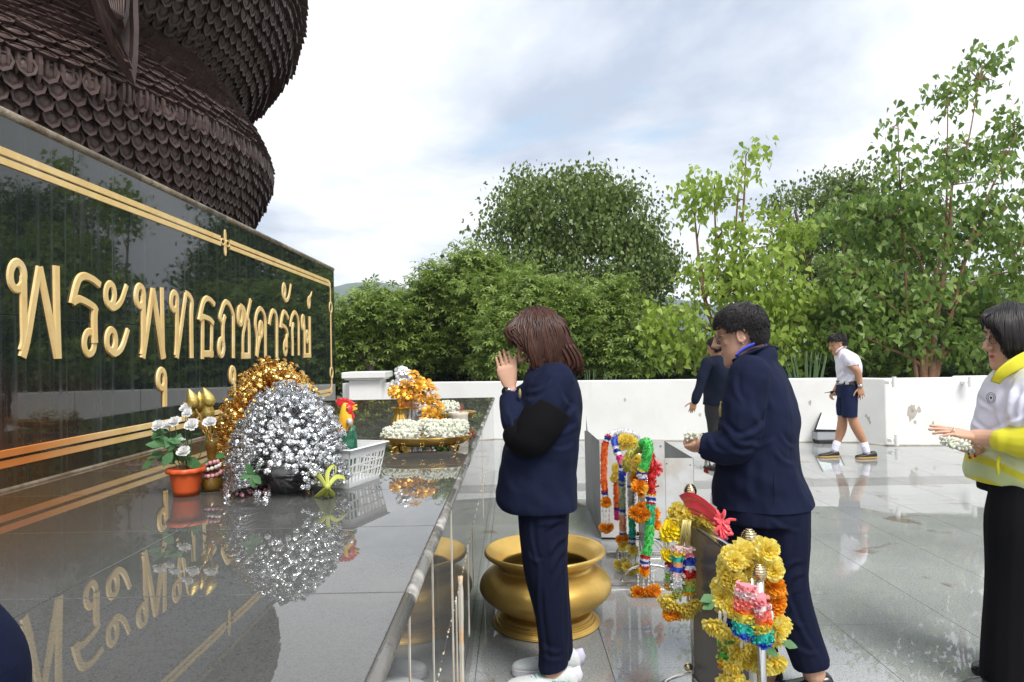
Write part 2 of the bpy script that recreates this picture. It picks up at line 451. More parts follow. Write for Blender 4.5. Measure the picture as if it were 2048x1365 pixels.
wall = thing('inscription_wall', 'black polished granite wall with raised gold Thai lettering and gold stripes', 'wall', (XW - .1, 4.2, ZL))
ZJ, ZT, YW = 1.583, 2.318, 7.14
pys = [.9 + .513 * k for k in range(0, 13)]
pys = [y for y in np.arange(7.0 - .513 * 12, 7.01, .513)]; pys = [.62] + pys + [YW]
b = MB(); b.box((XW - .20, .6, ZL), (XW - .016, YW - .004, ZT)); b.build('core', M_grout, wall, smooth=False)
for (z0, z1) in ((ZL + .001, ZJ - .0015), (ZJ + .0015, ZT)):
    for y0, y1 in zip(pys[:-1], pys[1:]):
        dx = random.uniform(-.0008, .0008)
        b = MB(); b.box((XW - .0155, y0 + .001, z0), (XW + dx, y1 - .001, z1)); b.build('panel', M_panel, wall, smooth=False, bevel=.001)
b = MB(); b.box((XW - .2, YW - .003, ZL), (XW - .001, YW + .012, ZT)); b.build('end_panel', M_panel, wall, smooth=False)
M_cop = mat('coping_stone', (.12, .085, .045), .5, col2=(.26, .22, .16), nscale=10, nr=(.4, .65), bump=.5, bscale=70, wp=True)
for k, (y0, y1) in enumerate(zip(pys[:-1:2], pys[2::2] + [YW + .05])):
    b = MB(); b.tube([(XW - .010, y0 + .001, ZT + .012), (XW - .010, y1 - .001, ZT + .012)], .021, 14); b.build('coping', M_cop, wall)
b = MB(); b.box((XW - .25, .6, ZT), (XW - .015, YW + .03, ZT + .028)); b.build('coping_bed', M_cop, wall, smooth=False)
# joint lines of mortar residue on the ledge foot
b = MB(); b.tube([(XW + .004, y, ZL + .002) for y in np.arange(.7, 7.1, .25)], .010, 6); b.build('foot_joint', M_cop, wall)

def wp_(px, py):          # wall plane (y, z) of a traced point
    q = on_x(px, py, XW); return np.array((q.y, q.z))
_lay = [0]
def ribbon(B, pts, w, h=.0055, ch=.0045, closed=False, w2=None):
    """raised bar with chamfered edges along a 2d path on the wall (y,z)"""
    P = np.array(pts, float); n = len(P); _lay[0] = (_lay[0] + 1) % 9; h = h + .0007 * _lay[0]
    rows = []
    for i in range(n):
        if closed: d = P[(i + 1) % n] - P[i - 1]
        else: d = P[min(i + 1, n - 1)] - P[max(i - 1, 0)]
        d = d / (np.linalg.norm(d) + 1e-9); q = np.array((-d[1], d[0]))
        ww = (w if w2 is None else w + (w2 - w) * i / (n - 1)) / 2
        rows.append([(XW + .0005, *(P[i] - q * ww)), (XW + h, *(P[i] - q * (ww - ch))), (XW + h, *(P[i] + q * (ww - ch))), (XW + .0005, *(P[i] + q * ww))])
    if closed: B.grid(rows, close_u=True, close_v=False, cap=False)
    else: B.grid(rows, close_v=True)
def crop(ox, oy, s): return lambda x, y: wp_(ox + x / s, oy + y / s)
C1, C2, C3, C4 = crop(0, 500, 5.689), crop(260, 540, 4.547), crop(380, 550, 4.547), crop(500, 550, 4.405)
LW = .0375
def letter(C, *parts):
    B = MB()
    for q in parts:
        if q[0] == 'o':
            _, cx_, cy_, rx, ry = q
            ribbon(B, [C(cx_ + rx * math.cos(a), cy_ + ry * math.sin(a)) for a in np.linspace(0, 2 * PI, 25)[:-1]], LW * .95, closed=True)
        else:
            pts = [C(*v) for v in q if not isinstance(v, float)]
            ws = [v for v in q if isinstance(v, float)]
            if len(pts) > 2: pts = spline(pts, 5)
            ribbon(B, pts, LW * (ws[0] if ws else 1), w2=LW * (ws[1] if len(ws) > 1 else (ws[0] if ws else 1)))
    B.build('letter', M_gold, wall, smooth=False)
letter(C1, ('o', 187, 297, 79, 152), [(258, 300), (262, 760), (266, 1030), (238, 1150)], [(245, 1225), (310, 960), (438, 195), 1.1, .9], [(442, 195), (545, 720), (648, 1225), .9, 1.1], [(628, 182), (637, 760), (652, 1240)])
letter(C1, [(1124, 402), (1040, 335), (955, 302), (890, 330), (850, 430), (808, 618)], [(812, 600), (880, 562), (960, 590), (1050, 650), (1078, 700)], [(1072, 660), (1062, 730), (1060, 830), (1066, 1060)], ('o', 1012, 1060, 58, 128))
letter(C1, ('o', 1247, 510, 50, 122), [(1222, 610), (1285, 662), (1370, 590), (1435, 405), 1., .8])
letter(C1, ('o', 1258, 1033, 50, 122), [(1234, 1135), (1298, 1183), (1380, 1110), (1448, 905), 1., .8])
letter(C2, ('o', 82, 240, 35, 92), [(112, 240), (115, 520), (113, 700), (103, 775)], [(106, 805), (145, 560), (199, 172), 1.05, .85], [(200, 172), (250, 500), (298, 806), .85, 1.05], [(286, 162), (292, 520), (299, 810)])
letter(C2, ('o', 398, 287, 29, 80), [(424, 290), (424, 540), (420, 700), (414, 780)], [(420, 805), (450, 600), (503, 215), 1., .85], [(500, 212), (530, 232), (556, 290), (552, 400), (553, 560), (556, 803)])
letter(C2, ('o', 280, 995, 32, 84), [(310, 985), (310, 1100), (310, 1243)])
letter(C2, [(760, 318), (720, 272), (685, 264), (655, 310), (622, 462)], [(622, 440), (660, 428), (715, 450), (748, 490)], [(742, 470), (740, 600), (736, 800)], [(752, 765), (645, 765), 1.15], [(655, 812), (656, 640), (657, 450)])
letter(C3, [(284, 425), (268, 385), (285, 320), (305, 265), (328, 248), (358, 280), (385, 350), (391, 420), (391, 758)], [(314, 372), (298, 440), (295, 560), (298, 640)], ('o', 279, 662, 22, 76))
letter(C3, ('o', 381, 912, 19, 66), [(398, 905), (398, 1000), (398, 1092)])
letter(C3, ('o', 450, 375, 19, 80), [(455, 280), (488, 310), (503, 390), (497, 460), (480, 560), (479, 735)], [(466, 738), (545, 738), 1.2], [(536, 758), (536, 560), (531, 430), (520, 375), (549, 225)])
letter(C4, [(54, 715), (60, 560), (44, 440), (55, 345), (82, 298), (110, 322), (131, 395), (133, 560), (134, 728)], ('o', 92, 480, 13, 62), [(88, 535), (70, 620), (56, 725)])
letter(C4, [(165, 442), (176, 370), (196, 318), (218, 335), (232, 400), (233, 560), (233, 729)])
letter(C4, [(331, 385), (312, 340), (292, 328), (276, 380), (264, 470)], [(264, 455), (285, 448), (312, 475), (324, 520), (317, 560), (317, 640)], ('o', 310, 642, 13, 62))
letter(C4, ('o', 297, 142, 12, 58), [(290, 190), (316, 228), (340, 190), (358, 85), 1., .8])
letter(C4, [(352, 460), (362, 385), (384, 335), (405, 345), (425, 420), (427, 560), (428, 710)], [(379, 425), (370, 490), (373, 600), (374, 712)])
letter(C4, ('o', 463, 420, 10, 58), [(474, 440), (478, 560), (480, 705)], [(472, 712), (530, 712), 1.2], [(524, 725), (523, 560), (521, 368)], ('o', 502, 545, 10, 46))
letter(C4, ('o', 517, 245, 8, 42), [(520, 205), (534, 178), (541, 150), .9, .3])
# gold border stripes with lozenge ornaments
YO = 4.43
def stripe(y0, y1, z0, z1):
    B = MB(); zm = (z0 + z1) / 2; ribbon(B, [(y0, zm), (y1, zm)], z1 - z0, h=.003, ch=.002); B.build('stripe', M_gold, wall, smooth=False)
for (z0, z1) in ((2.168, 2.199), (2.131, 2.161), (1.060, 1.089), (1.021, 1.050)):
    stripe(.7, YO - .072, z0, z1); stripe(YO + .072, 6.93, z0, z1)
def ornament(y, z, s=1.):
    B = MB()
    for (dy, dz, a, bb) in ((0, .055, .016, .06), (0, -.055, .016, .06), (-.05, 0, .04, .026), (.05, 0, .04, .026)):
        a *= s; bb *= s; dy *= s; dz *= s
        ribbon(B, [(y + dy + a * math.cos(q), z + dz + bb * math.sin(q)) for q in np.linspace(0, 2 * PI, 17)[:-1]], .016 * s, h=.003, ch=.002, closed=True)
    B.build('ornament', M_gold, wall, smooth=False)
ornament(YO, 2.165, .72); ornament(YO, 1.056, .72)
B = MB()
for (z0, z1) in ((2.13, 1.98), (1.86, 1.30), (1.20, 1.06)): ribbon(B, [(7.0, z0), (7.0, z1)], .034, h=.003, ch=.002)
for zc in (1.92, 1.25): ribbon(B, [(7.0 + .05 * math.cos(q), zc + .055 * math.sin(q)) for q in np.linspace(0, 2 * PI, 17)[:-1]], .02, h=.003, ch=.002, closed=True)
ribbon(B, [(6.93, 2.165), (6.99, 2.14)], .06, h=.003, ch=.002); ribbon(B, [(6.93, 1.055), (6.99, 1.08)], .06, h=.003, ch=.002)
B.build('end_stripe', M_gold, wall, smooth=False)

# --- white parapet and its pier
M_white = mat('white_paint', (.80, .80, .785), .55, col2=(.72, .71, .68), nscale=1.3, nr=(.45, .8), bump=.08, bscale=25, wp=True)
# streaks and scuffs
t = M_white.node_tree; p = t.nodes['Principled BSDF']; src = p.inputs['Base Color'].links[0].from_socket
g = nn(t, 'ShaderNodeNewGeometry').outputs['Position']
d1 = ramp(t, noi(t, g, 2.6, 6, .7, .3, (3, 1, 2)), [(.69, (0, 0, 0)), (.73, (.55, .55, .55))])
mpz = nn(t, 'ShaderNodeMapping'); mpz.inputs['Scale'].default_value = (5, 5, .5); t.links.new(g, mpz.inputs[0])
d2 = ramp(t, noi(t, mpz.outputs[0], 2, 4, .6), [(.6, (0, 0, 0)), (.8, (.35, .35, .35))])
t.links.new(mix(t, d2, mix(t, d1, src, (.45, .42, .37)), (.66, .62, .52)), p.inputs['Base Color'])
para = thing('parapet_wall', 'low white painted parapet wall with a projecting pier behind the terrace', 'wall', (4, 10.6, 0))
pl = [(-3.0, 12.02), (-.32, 11.40), (4.33, 10.32), (5.08, 10.15), (5.32, 9.78), (6.41, 9.63), (6.62, 10.05), (12.5, 8.9)]
def offs(pl, t_):
    o_ = []
    for i, q in enumerate(pl):
        d = Vector(pl[min(i + 1, len(pl) - 1)]) - Vector(pl[max(i - 1, 0)]); n_ = Vector((-d.y, d.x)).normalized(); o_.append((q[0] + n_.x * t_, q[1] + n_.y * t_))
    return o_
foot = pl + offs(pl, .28)[::-1]
b = MB(); b.prism([(x, y, 0) for x, y in foot], (0, 0, 1), .955); b.build('wall_body', M_white, para, smooth=False, bevel=.012)
M_damp = mat('damp_foot', (.30, .27, .22), .8, col2=(.5, .48, .42), nscale=6, wp=True)
M_bare = mat('bare_plaster', (.52, .47, .41), .85, col2=(.40, .36, .31), nscale=30, wp=True)
for (px, py, r_) in ((1822, 824, 11), (1826, 816, 6), (1838, 820, 5), (1821, 836, 5), (1830, 845, 3), (1737, 838, 4), (1732, 832, 3), (1740, 845, 3), (1620, 806, 4), (1400, 830, 3), (1250, 800, 3), (1866, 846, 3)):
    fx = 1 if px > 1769 else 0
    if px > 1769: A_, B_ = Vector((5.32, 9.78)), Vector((6.41, 9.63))
    elif px > 1690: A_, B_ = Vector((5.08, 10.15)), Vector((5.32, 9.78))
    else: A_, B_ = Vector((-.32, 11.40)), Vector((4.33, 10.32))
    dr = ray(px, py); dd = B_ - A_; n2 = Vector((-dd.y, dd.x)); q = CAM + dr * ((Vector((A_.x, A_.y)).dot(n2)) / (dr.x * n2.x + dr.y * n2.y)); ex = Vector((dd.x, dd.y, 0)).normalized(); nr_ = Vector((ex.y, -ex.x, 0)); r_ = r_ * q.y / FPX
    pts = [q + nr_ * .0015 + ex * (r_ * random.uniform(.5, 1.1) * math.cos(a)) + Vector((0, 0, r_ * random.uniform(.8, 1.7) * math.sin(a))) for a in np.linspace(0, 2 * PI, 12)[:-1]]
    b = MB(); b.prism([tuple(p_) for p_ in pts], nr_, .0012); b.build('bare_patch', M_bare, para, smooth=False)
b = MB(); fo = offs(pl, -.012); b.tube([(x, y, .006) for x, y in fo], .014, 6); b.build('foot_joint', M_damp, para)
for (px, py, hh) in ((1787, 766, .085), (1939, 766, .085), (1792, 882, .09)):
    q = at(px, py, 9.62 if px < 1900 else 9.55); b = MB()
    b.tube([(q.x, q.y - .02, q.z + hh), (q.x, q.y - .02, q.z - hh * .7)], .028, 12); b.box((q.x - .07, q.y - .01, q.z - .02), (q.x - .02, q.y + .1, q.z + .02))
    b.build('pipe_bracket', M_white, para, smooth=False)
b = MB(); q = at(736, 770, 11.90); X0, Y0_ = q.x, q.y
for (hw, z0, z1) in ((.27, 0, 1.02), (.33, 1.02, 1.05), (.37, 1.05, 1.155)):
    b.box((X0 - hw, Y0_ - hw, z0), (X0 + hw, Y0_ + hw, z1))
newel = tag(b.build('newel_post', M_white, None, smooth=False, bevel=.012), 'square white newel post with a wide flat cap at the parapet end', 'post')

# --- hills
M_hill = mat('forest_hill', (.05, .085, .05), .95, col2=(.03, .055, .035), nscale=.05, ndetail=8, wp=True, bump=1., bscale=.08, bdetail=8)
def hill(name, pts, Y, depth):
    xs = np.linspace(pts[0][0], pts[-1][0], 120); zs = np.interp(xs, [q[0] for q in pts], [q[1] for q in pts]); rows = []
    for f, dz in ((0, 0), (.25, .45), (.5, .75), (.8, .95), (1, 1), (1.4, .6)):
        rows.append([(x * (1 + .0 * f), Y + depth * f + 6 * mnoise.noise((x * .02, f * 3, 1)), -2 + (z + 2) * dz + 5 * dz * mnoise.noise((x * .03, f * 4, 2)) + 1.6 * dz * mnoise.noise((x * .2, f * 9, 5))) for x, z in zip(xs, zs)])
    b = MB(); b.grid(rows, close_v=False, cap=False); return tag(b.build(name, M_hill), kind='structure')
def hp(px, py, Y): q = at(px, py, Y); return (q.x, q.z)
hill('hills', [(-900, 60)] + [hp(px, py, 760) for px, py in ((400, 560), (600, 545), (690, 531), (745, 541), (790, 553), (850, 528), (930, 508), (1100, 520), (1340, 560), (1500, 590), (1800, 585), (2010, 560), (2300, 530))], 760, 160)
# ================================================================== NAGA COILS
M_naga = mat('statue_brown', (.062, .038, .034), .5, col2=(.092, .060, .054), nscale=5, bump=.2, bscale=60, wp=True, spec=.35)
naga = thing('serpent_statue', 'huge dark brown statue of coiled scaly serpent bodies behind the black wall', 'statue', (-5.6, 5.5, 0))
NC = Vector((-5.6, 5.5, 0))
prof_low = [(3.00, 1.9), (3.12, 2.35), (3.24, 2.68), (3.38, 2.95), (3.475, 3.185)]
prof_top = [(3.475, 3.185), (3.42, 3.36), (3.27, 3.60), (3.08, 3.88)]
prof_up = [(3.05, 3.86), (3.28, 3.98), (3.50, 4.18), (3.68, 4.42), (3.76, 4.70), (3.78, 5.0), (3.70, 5.35), (3.4, 5.7)]
def dip(a):        # the coils sink a little towards the left: a slow spiral
    return -.16 * max(0., min(1., (math.radians(5) - a) / 1.2))
def sp(a, r, z): return Vector((NC.x + r * math.cos(a), NC.y + r * math.sin(a), z + dip(a)))
b = MB()
for prof in (prof_low, prof_top, prof_up):
    P = [[tuple(sp(a, r - .02, z)) for (r, z) in prof] for a in np.linspace(R(-130), R(70), 90)]
    b.grid(P, close_v=False, cap=False)
b.build('coil', M_naga, naga)
def scale_tpl(ex=1., ey=1., lift=.95, thick=.45):
    """overlapping shield: root at +y on the surface, pointed lower end standing off it, raised border round a sunk panel"""
    out_ = [(-.60, .78), (.60, .78), (1.0, .12), (.74, -.62), (0, -1.05), (-.74, -.62), (-1.0, .12)]; k = len(out_)
    def zt(y): return .10 + lift * (1 - y) / 2
    v = []; f = []
    for sc, dz in ((.96, None), (1., 0), (.74, -.03), (.68, -.20), (.36, -.06)):
        for (x, y) in out_: v.append((ex * x * sc, ey * y * sc, (-.3 if dz is None else zt(y * sc) + dz)))
    v.append((0, -.05 * ey, zt(0) - .0))
    for q in range(4):
        for j in range(k): f.append((q * k + j, (q + 1) * k + j, (q + 1) * k + (j + 1) % k, q * k + (j + 1) % k))
    for j in range(k): f.append((4 * k + j, 5 * k, 4 * k + (j + 1) % k))
    f = [tuple(reversed(q)) for q in f]
    return v, f
def prof_at(prof, s):
    P = np.array(prof); d = np.linalg.norm(np.diff(P, axis=0), axis=1); c = np.concatenate([[0], np.cumsum(d)])
    s = min(max(s, 0), c[-1]); i = min(np.searchsorted(c, s, 'right') - 1, len(d) - 1); q = (s - c[i]) / d[i]
    t_ = (P[i + 1] - P[i]) / d[i]; return P[i] + (P[i + 1] - P[i]) * q, t_, c[-1]
items = {0: [], 1: [], 2: []}
def field(prof, du, ds, kind, size, tilt=0.):
    L_ = prof_at(prof, 0)[2]; row = 0; s = ds * .4
    while s < L_ - ds * .25:
        (r, z), t_, _ = prof_at(prof, s); da = du / 3.45; a = R(-126) + (row % 2) * da / 2
        while a < R(66):
            p_ = sp(a, r, z); n_ = Vector((t_[1] * math.cos(a), t_[1] * math.sin(a), -t_[0])).normalized(); up_ = Vector((t_[0] * math.cos(a), t_[0] * math.sin(a), t_[1])).normalized()
            n2 = (n_ + up_ * tilt).normalized()
            if n_.dot(CAM - p_) > -.6: items[kind].append((p_ + n_ * random.uniform(-.008, .008), (n2 + Vector((random.gauss(0, .06), random.gauss(0, .06), random.gauss(0, .06)))).normalized(), up_, size * random.uniform(.94, 1.06)))
            a += da
        s += ds; row += 1
field(prof_low, .112, .080, 0, .057, 0)
field(prof_up, .122, .087, 0, .062, 0)
field(prof_top, .135, .052, 1, .053, .0)
# hanging fringe along the ridge
a = R(-126)
while a < R(66):
    p_ = sp(a, 3.455, 3.15); n_ = Vector((math.cos(a), math.sin(a), -.25)).normalized()
    items[2].append((p_, n_, Vector((0, 0, 1)), random.uniform(.6, 1.0))); a += random.uniform(.034, .056) / 3.5
def fringe_tpl():
    v = []; f = []; k = 6
    for (z, w_, d_, o_) in ((.08, .014, .03, -.03), (.05, .020, .045, .005), (0, .021, .05, .02), (-.06, .019, .045, .03), (-.105, .014, .03, .028), (-.14, .004, .01, .02)):
        for j in range(k):
            q = 2 * PI * j / k; v.append((w_ * math.cos(q), z, o_ + d_ * .6 * math.sin(q)))
    for i in range(5):
        for j in range(k): f.append((i * k + (j + 1) % k, i * k + j, (i + 1) * k + j, (i + 1) * k + (j + 1) % k))
    f += [tuple(range(k)), tuple(range(6 * k - 1, 5 * k - 1, -1))]
    return v, f
tpls = {0: scale_tpl(), 1: scale_tpl(1.3, .62, .55), 2: fringe_tpl()}
allit = [(k, it) for k in items for it in items[k]]
def seen(p_):
    d = p_ - CAM
    if d.y < .5: return False
    c = Vector((d.dot(cam_r), d.dot(cam_u), d.dot(cam_f)))
    return abs(c.x / c.z) < .78 and -.1 < c.y / c.z < .56
allit.sort(key=lambda e: (not seen(e[1][0]), (e[1][0] - CAM).length))
mesh_of = {}
for k, (tv_, tf_) in tpls.items():
    me = MB().raw(tv_, tf_).mesh('scale', False); me.materials.append(M_naga); mesh_of[k] = me
NS = 298
for k, (p_, n_, up_, s_) in allit[:NS]:
    y_ = (up_ - n_ * up_.dot(n_)).normalized(); x_ = y_.cross(n_)
    Mx = Matrix((x_ * s_, y_ * s_, n_ * s_)).transposed().to_4x4(); Mx.translation = p_
    place('fringe' if k == 2 else 'scale', mesh_of[k], naga, Mx)
b = MB()
for kk in (0, 1, 2):
    rs = [it for k, it in allit[NS:] if k == kk]
    if not rs: continue
    rots = []
    for (p_, n_, up_, s_) in rs:
        y_ = (up_ - n_ * up_.dot(n_)).normalized(); x_ = y_.cross(n_); rots.append(np.array((x_, y_, n_)).T)
    b.inst(*tpls[kk], np.array([tuple(it[0]) for it in rs]), np.array(rots), np.array([it[3] for it in rs]))
o = b.build('far_scales', M_naga, naga, smooth=False); o['kind'] = 'stuff'
# carved pendant hanging over the ridge
def leafplate(pts, Y, th, name='carved_leaf'):
    B = MB(); P = [at(x, y, Y) for x, y in pts]; c = sum(P, Vector()) / len(P); n_ = Vector((.45, -.8, -.15)).normalized(); k = len(P)
    v = [tuple(q) for q in P] + [tuple(c + (q - c) * .72 + n_ * th) for q in P] + [tuple(c + (q - c) * .5 + n_ * th * .4) for q in P] + [tuple(c + n_ * th * .9)]
    f = []
    for r_ in range(2):
        for i in range(k): f.append((r_ * k + i, r_ * k + (i + 1) % k, (r_ + 1) * k + (i + 1) % k, (r_ + 1) * k + i))
    for i in range(k): f.append((2 * k + i, 2 * k + (i + 1) % k, 3 * k))
    B.raw(v, f); B.build(name, M_naga, naga, smooth=False)
leafplate([(172, -30), (275, -30), (278, 60), (276, 120), (270, 172), (255, 160), (235, 125), (215, 90), (195, 45)], 4.05, .05)
leafplate([(190, -40), (262, -40), (258, 30), (250, 58), (236, 55), (215, 30)], 3.95, .08)
leafplate([(215, 40), (228, 60), (262, 125), (266, 140), (254, 138), (222, 90)], 3.97, .05)
for k in range(7):
    b = MB(); b.tube([at(212 + k * 6, -20 + k * 1.2, 3.87), at(222 + k * 4, 15 + k * 3, 3.86), at(236 + k * 2, 38, 3.87)], .006, 6); b.build('carved_rib', M_naga, naga)
# ================================================================== TREES
def leafmat(name, stops, rough=.45, tr=.32):
    return mat(name, stops[0][1], rough, island=stops, translucent=tr)
M_lf_dark = leafmat('leaf_dark', [(0, (.085, .140, .028)), (.5, (.135, .20, .042)), (1, (.22, .285, .08))], .5)
M_lf_shrub = leafmat('leaf_shrub', [(0, (.135, .225, .042)), (.5, (.215, .315, .062)), (1, (.34, .42, .10))], .5, .4)
M_lf_light = leafmat('leaf_light', [(0, (.22, .34, .045)), (.5, (.33, .46, .07)), (1, (.45, .56, .11))], .42, .45)
M_lf_bodhi = leafmat('leaf_bodhi', [(0, (.095, .185, .032)), (.5, (.165, .27, .05)), (1, (.28, .385, .08))], .38, .4)
M_lf_under = leafmat('leaf_under', [(0, (.03, .062, .02)), (.6, (.055, .10, .03)), (1, (.09, .145, .04))], .6)
M_bark_o = mat('bark_orange', (.20, .095, .050), .8, col2=(.27, .16, .095), nscale=8, bump=.4, bscale=30, wp=True)
M_bark_g = mat('bark_grey', (.13, .105, .085), .85, col2=(.07, .05, .04), nscale=8, bump=.4, bscale=30, wp=True)
OVAL = ([(0, 0, 0), (-.32, .45, .08), (.32, .45, .08), (0, 1, -.06), (0, .5, 0)], [(0, 2, 4), (2, 3, 4), (3, 1, 4), (1, 0, 4)])
HEART = ([(0, 0, 0), (.30, -.10, .05), (.46, .22, .07), (.27, .62, .04), (0, 1.18, -.10), (-.27, .62, .04), (-.46, .22, .07), (-.30, -.10, .05), (0, .45, -.01)],
         [(0, 1, 8), (1, 2, 8), (2, 3, 8), (3, 4, 8), (4, 5, 8), (5, 6, 8), (6, 7, 8), (7, 0, 8)])
def palm_tpl(k=6):
    v = []; f = []
    for i in range(k):
        a = 2 * PI * i / k; c, s_ = math.cos(a), math.sin(a); o = len(v)
        for (x, y, z) in ((0, .05, 0), (-.19, .55, -.03), (.19, .55, -.03), (0, 1, -.30)):
            v.append((c * x - s_ * y, s_ * x + c * y, z))
        f += [(o, o + 2, o + 1), (o + 1, o + 2, o + 3)]
    return v, f
PALM = palm_tpl()
def leaf_rots(n, mode):
    if mode == 'droop':     # leaf tip (local y) hangs down and out, face turned outward
        y = rng.normal(0, .55, (n, 3)); y[:, 2] = -abs(rng.normal(.9, .35, n)); y /= np.linalg.norm(y, axis=1, keepdims=True)
        z = rng.normal(0, 1, (n, 3)); z[:, 2] += .7
        z -= y * np.sum(z * y, 1, keepdims=True); z /= np.linalg.norm(z, axis=1, keepdims=True)
        return np.stack([np.cross(y, z), y, z], 2)
    z = rng.normal(0, .5, (n, 3)); z[:, 2] += 1.0
    return spin(rotm(z), rng.uniform(0, 2 * PI, n))
def crown_points(blobs, n, per=26, sig=.14, shell=.35):
    """blobs: (center, (rx,ry,rz)); leaves gather in clumps spread through the blobs"""
    wts = np.array([(b_[1][0] * b_[1][1] * b_[1][2]) ** (2 / 3) for b_ in blobs]); wts /= wts.sum()
    nc = max(3, n // per); idx = rng.choice(len(blobs), nc, p=wts)
    d = rng.normal(0, 1, (nc, 3)); d /= np.linalg.norm(d, axis=1, keepdims=True)
    r = (shell + (1 - shell) * rng.random(nc)) ** .6 * rng.uniform(.82, 1.12, nc)
    C_ = np.array([tuple(blobs[i][0]) for i in idx]) + d * r[:, None] * np.array([blobs[i][1] for i in idx])
    k = rng.integers(0, nc, n)
    q = rng.normal(0, 1, (n, 3)) * sig * np.array([1, 1, .75])
    return C_[k] + q, C_
def pxblobs(Y, lst, dY=.8):
    o = []
    for q in lst:
        px, py, rx, ry = q[:4]; y = Y + (q[4] if len(q) > 4 else random.uniform(-dY, dY) * .6); s_ = y / FPX
        o.append((at(px, py, y), (rx * s_, max(rx, ry) * s_ * .85, ry * s_)))
    return o
def tree(name, label, group, Y, blobs, n, tpl, size, M, stems, bark, mode='any', per=26, sig=.14, parts=0, kind=None, twigs=40):
    bl = pxblobs(Y, blobs); base = at(*stems[0][0][:2], Y); base.z = -.36
    t_ = thing(name, label, 'tree', base, group)
    P, C_ = crown_points(bl, n, per, sig)
    rot = leaf_rots(n, mode); sc = size * rng.uniform(.65, 1.25, n)
    if parts:
        dist = np.linalg.norm(P - np.array(CAM), axis=1); order = np.argsort(dist + rng.uniform(0, .5, n) * 0); big = order[:parts]; P2 = np.delete(P, big, 0); r2 = np.delete(rot, big, 0); s2 = np.delete(sc, big)
        me = MB().raw(*tpl).mesh('leaf'); me.materials.append(M)
        for i in big:
            Mx = Matrix((rot[i] * sc[i]).tolist()).to_4x4(); Mx.translation = P[i]; place('leaf', me, t_, Mx)
    else: P2, r2, s2 = P, rot, sc
    b = MB(); b.inst(*tpl, P2, r2, s2); o = b.build('crown', M, t_); o['kind'] = 'stuff'
    b = MB()
    for st in stems:
        pts = [at(q[0], q[1], Y + (q[3] if len(q) > 3 else 0)) for q in st]
        if pts[0].z < 1.2: pts = [Vector((pts[0].x, pts[0].y, -.36))] + pts
        rad = [q[2] * Y / FPX for q in st]; rad = ([rad[0] * 1.15] if len(pts) > len(rad) else []) + rad
        sp_ = spline([(*p_, r_) for p_, r_ in zip(pts, rad)], 5)
        b.tube([q[:3] for q in sp_], [max(q[3], .004) for q in sp_], 8)
    # twigs run from the nearest stem point towards leaf clumps
    nodes = [Vector(q) for st in stems for q in [at(s_[0], s_[1], Y + (s_[3] if len(s_) > 3 else 0)) for s_ in st]]
    for c in C_[rng.permutation(len(C_))[:twigs]]:
        c = Vector(c); cand = [q for q in nodes if q.z < c.z + .2] or nodes
        q = min(cand, key=lambda e: (e - c).length)
        mid = (q + c) / 2 + Vector((random.uniform(-.1, .1), random.uniform(-.1, .1), random.uniform(.0, .15)))
        b.tube([q, mid, c], [.014, .009, .004], 5)
    b.build('trunk', bark, t_)
    return t_
# big dense tree behind the praying woman
tree('dense_tree', 'tall dense dark green broadleaf tree rising in the middle behind the shrubs', None, 16.2,
     [(1060, 410, 90, 55), (1130, 430, 130, 75), (1230, 440, 90, 70), (1058, 368, 46, 36), (1168, 372, 60, 36), (1243, 385, 42, 36), (990, 462, 55, 40), (1290, 520, 55, 90), (1150, 540, 190, 110), (1060, 590, 150, 100), (1260, 630, 95, 110), (1330, 530, 22, 50), (1150, 690, 180, 70)],
     40000, OVAL, .115, M_lf_dark, [[(1160, 760, 14), (1155, 640, 10), (1140, 520, 6), (1130, 430, 3)], [(1160, 700, 8), (1230, 590, 6), (1250, 460, 3)], [(1155, 650, 7), (1050, 560, 5), (1030, 450, 3)], [(1190, 760, 9), (1270, 640, 6), (1290, 540, 3)]], M_bark_g, 'droop', 44, .21)
tree('dense_tree', 'dark green round broadleaf tree half hidden behind the two heart leaved trees', None, 17.5,
     [(1680, 400, 75, 60), (1720, 370, 40, 35), (1740, 460, 130, 80), (1580, 405, 60, 25), (1640, 500, 110, 90), (1830, 470, 80, 70), (1700, 600, 200, 100)],
     22000, OVAL, .12, M_lf_dark, [[(1720, 760, 14), (1715, 620, 10), (1700, 480, 5), (1690, 400, 3)], [(1718, 640, 7), (1800, 540, 5), (1830, 460, 3)], [(1716, 650, 7), (1630, 560, 5), (1590, 420, 3)]], M_bark_g, 'droop', 44, .21)
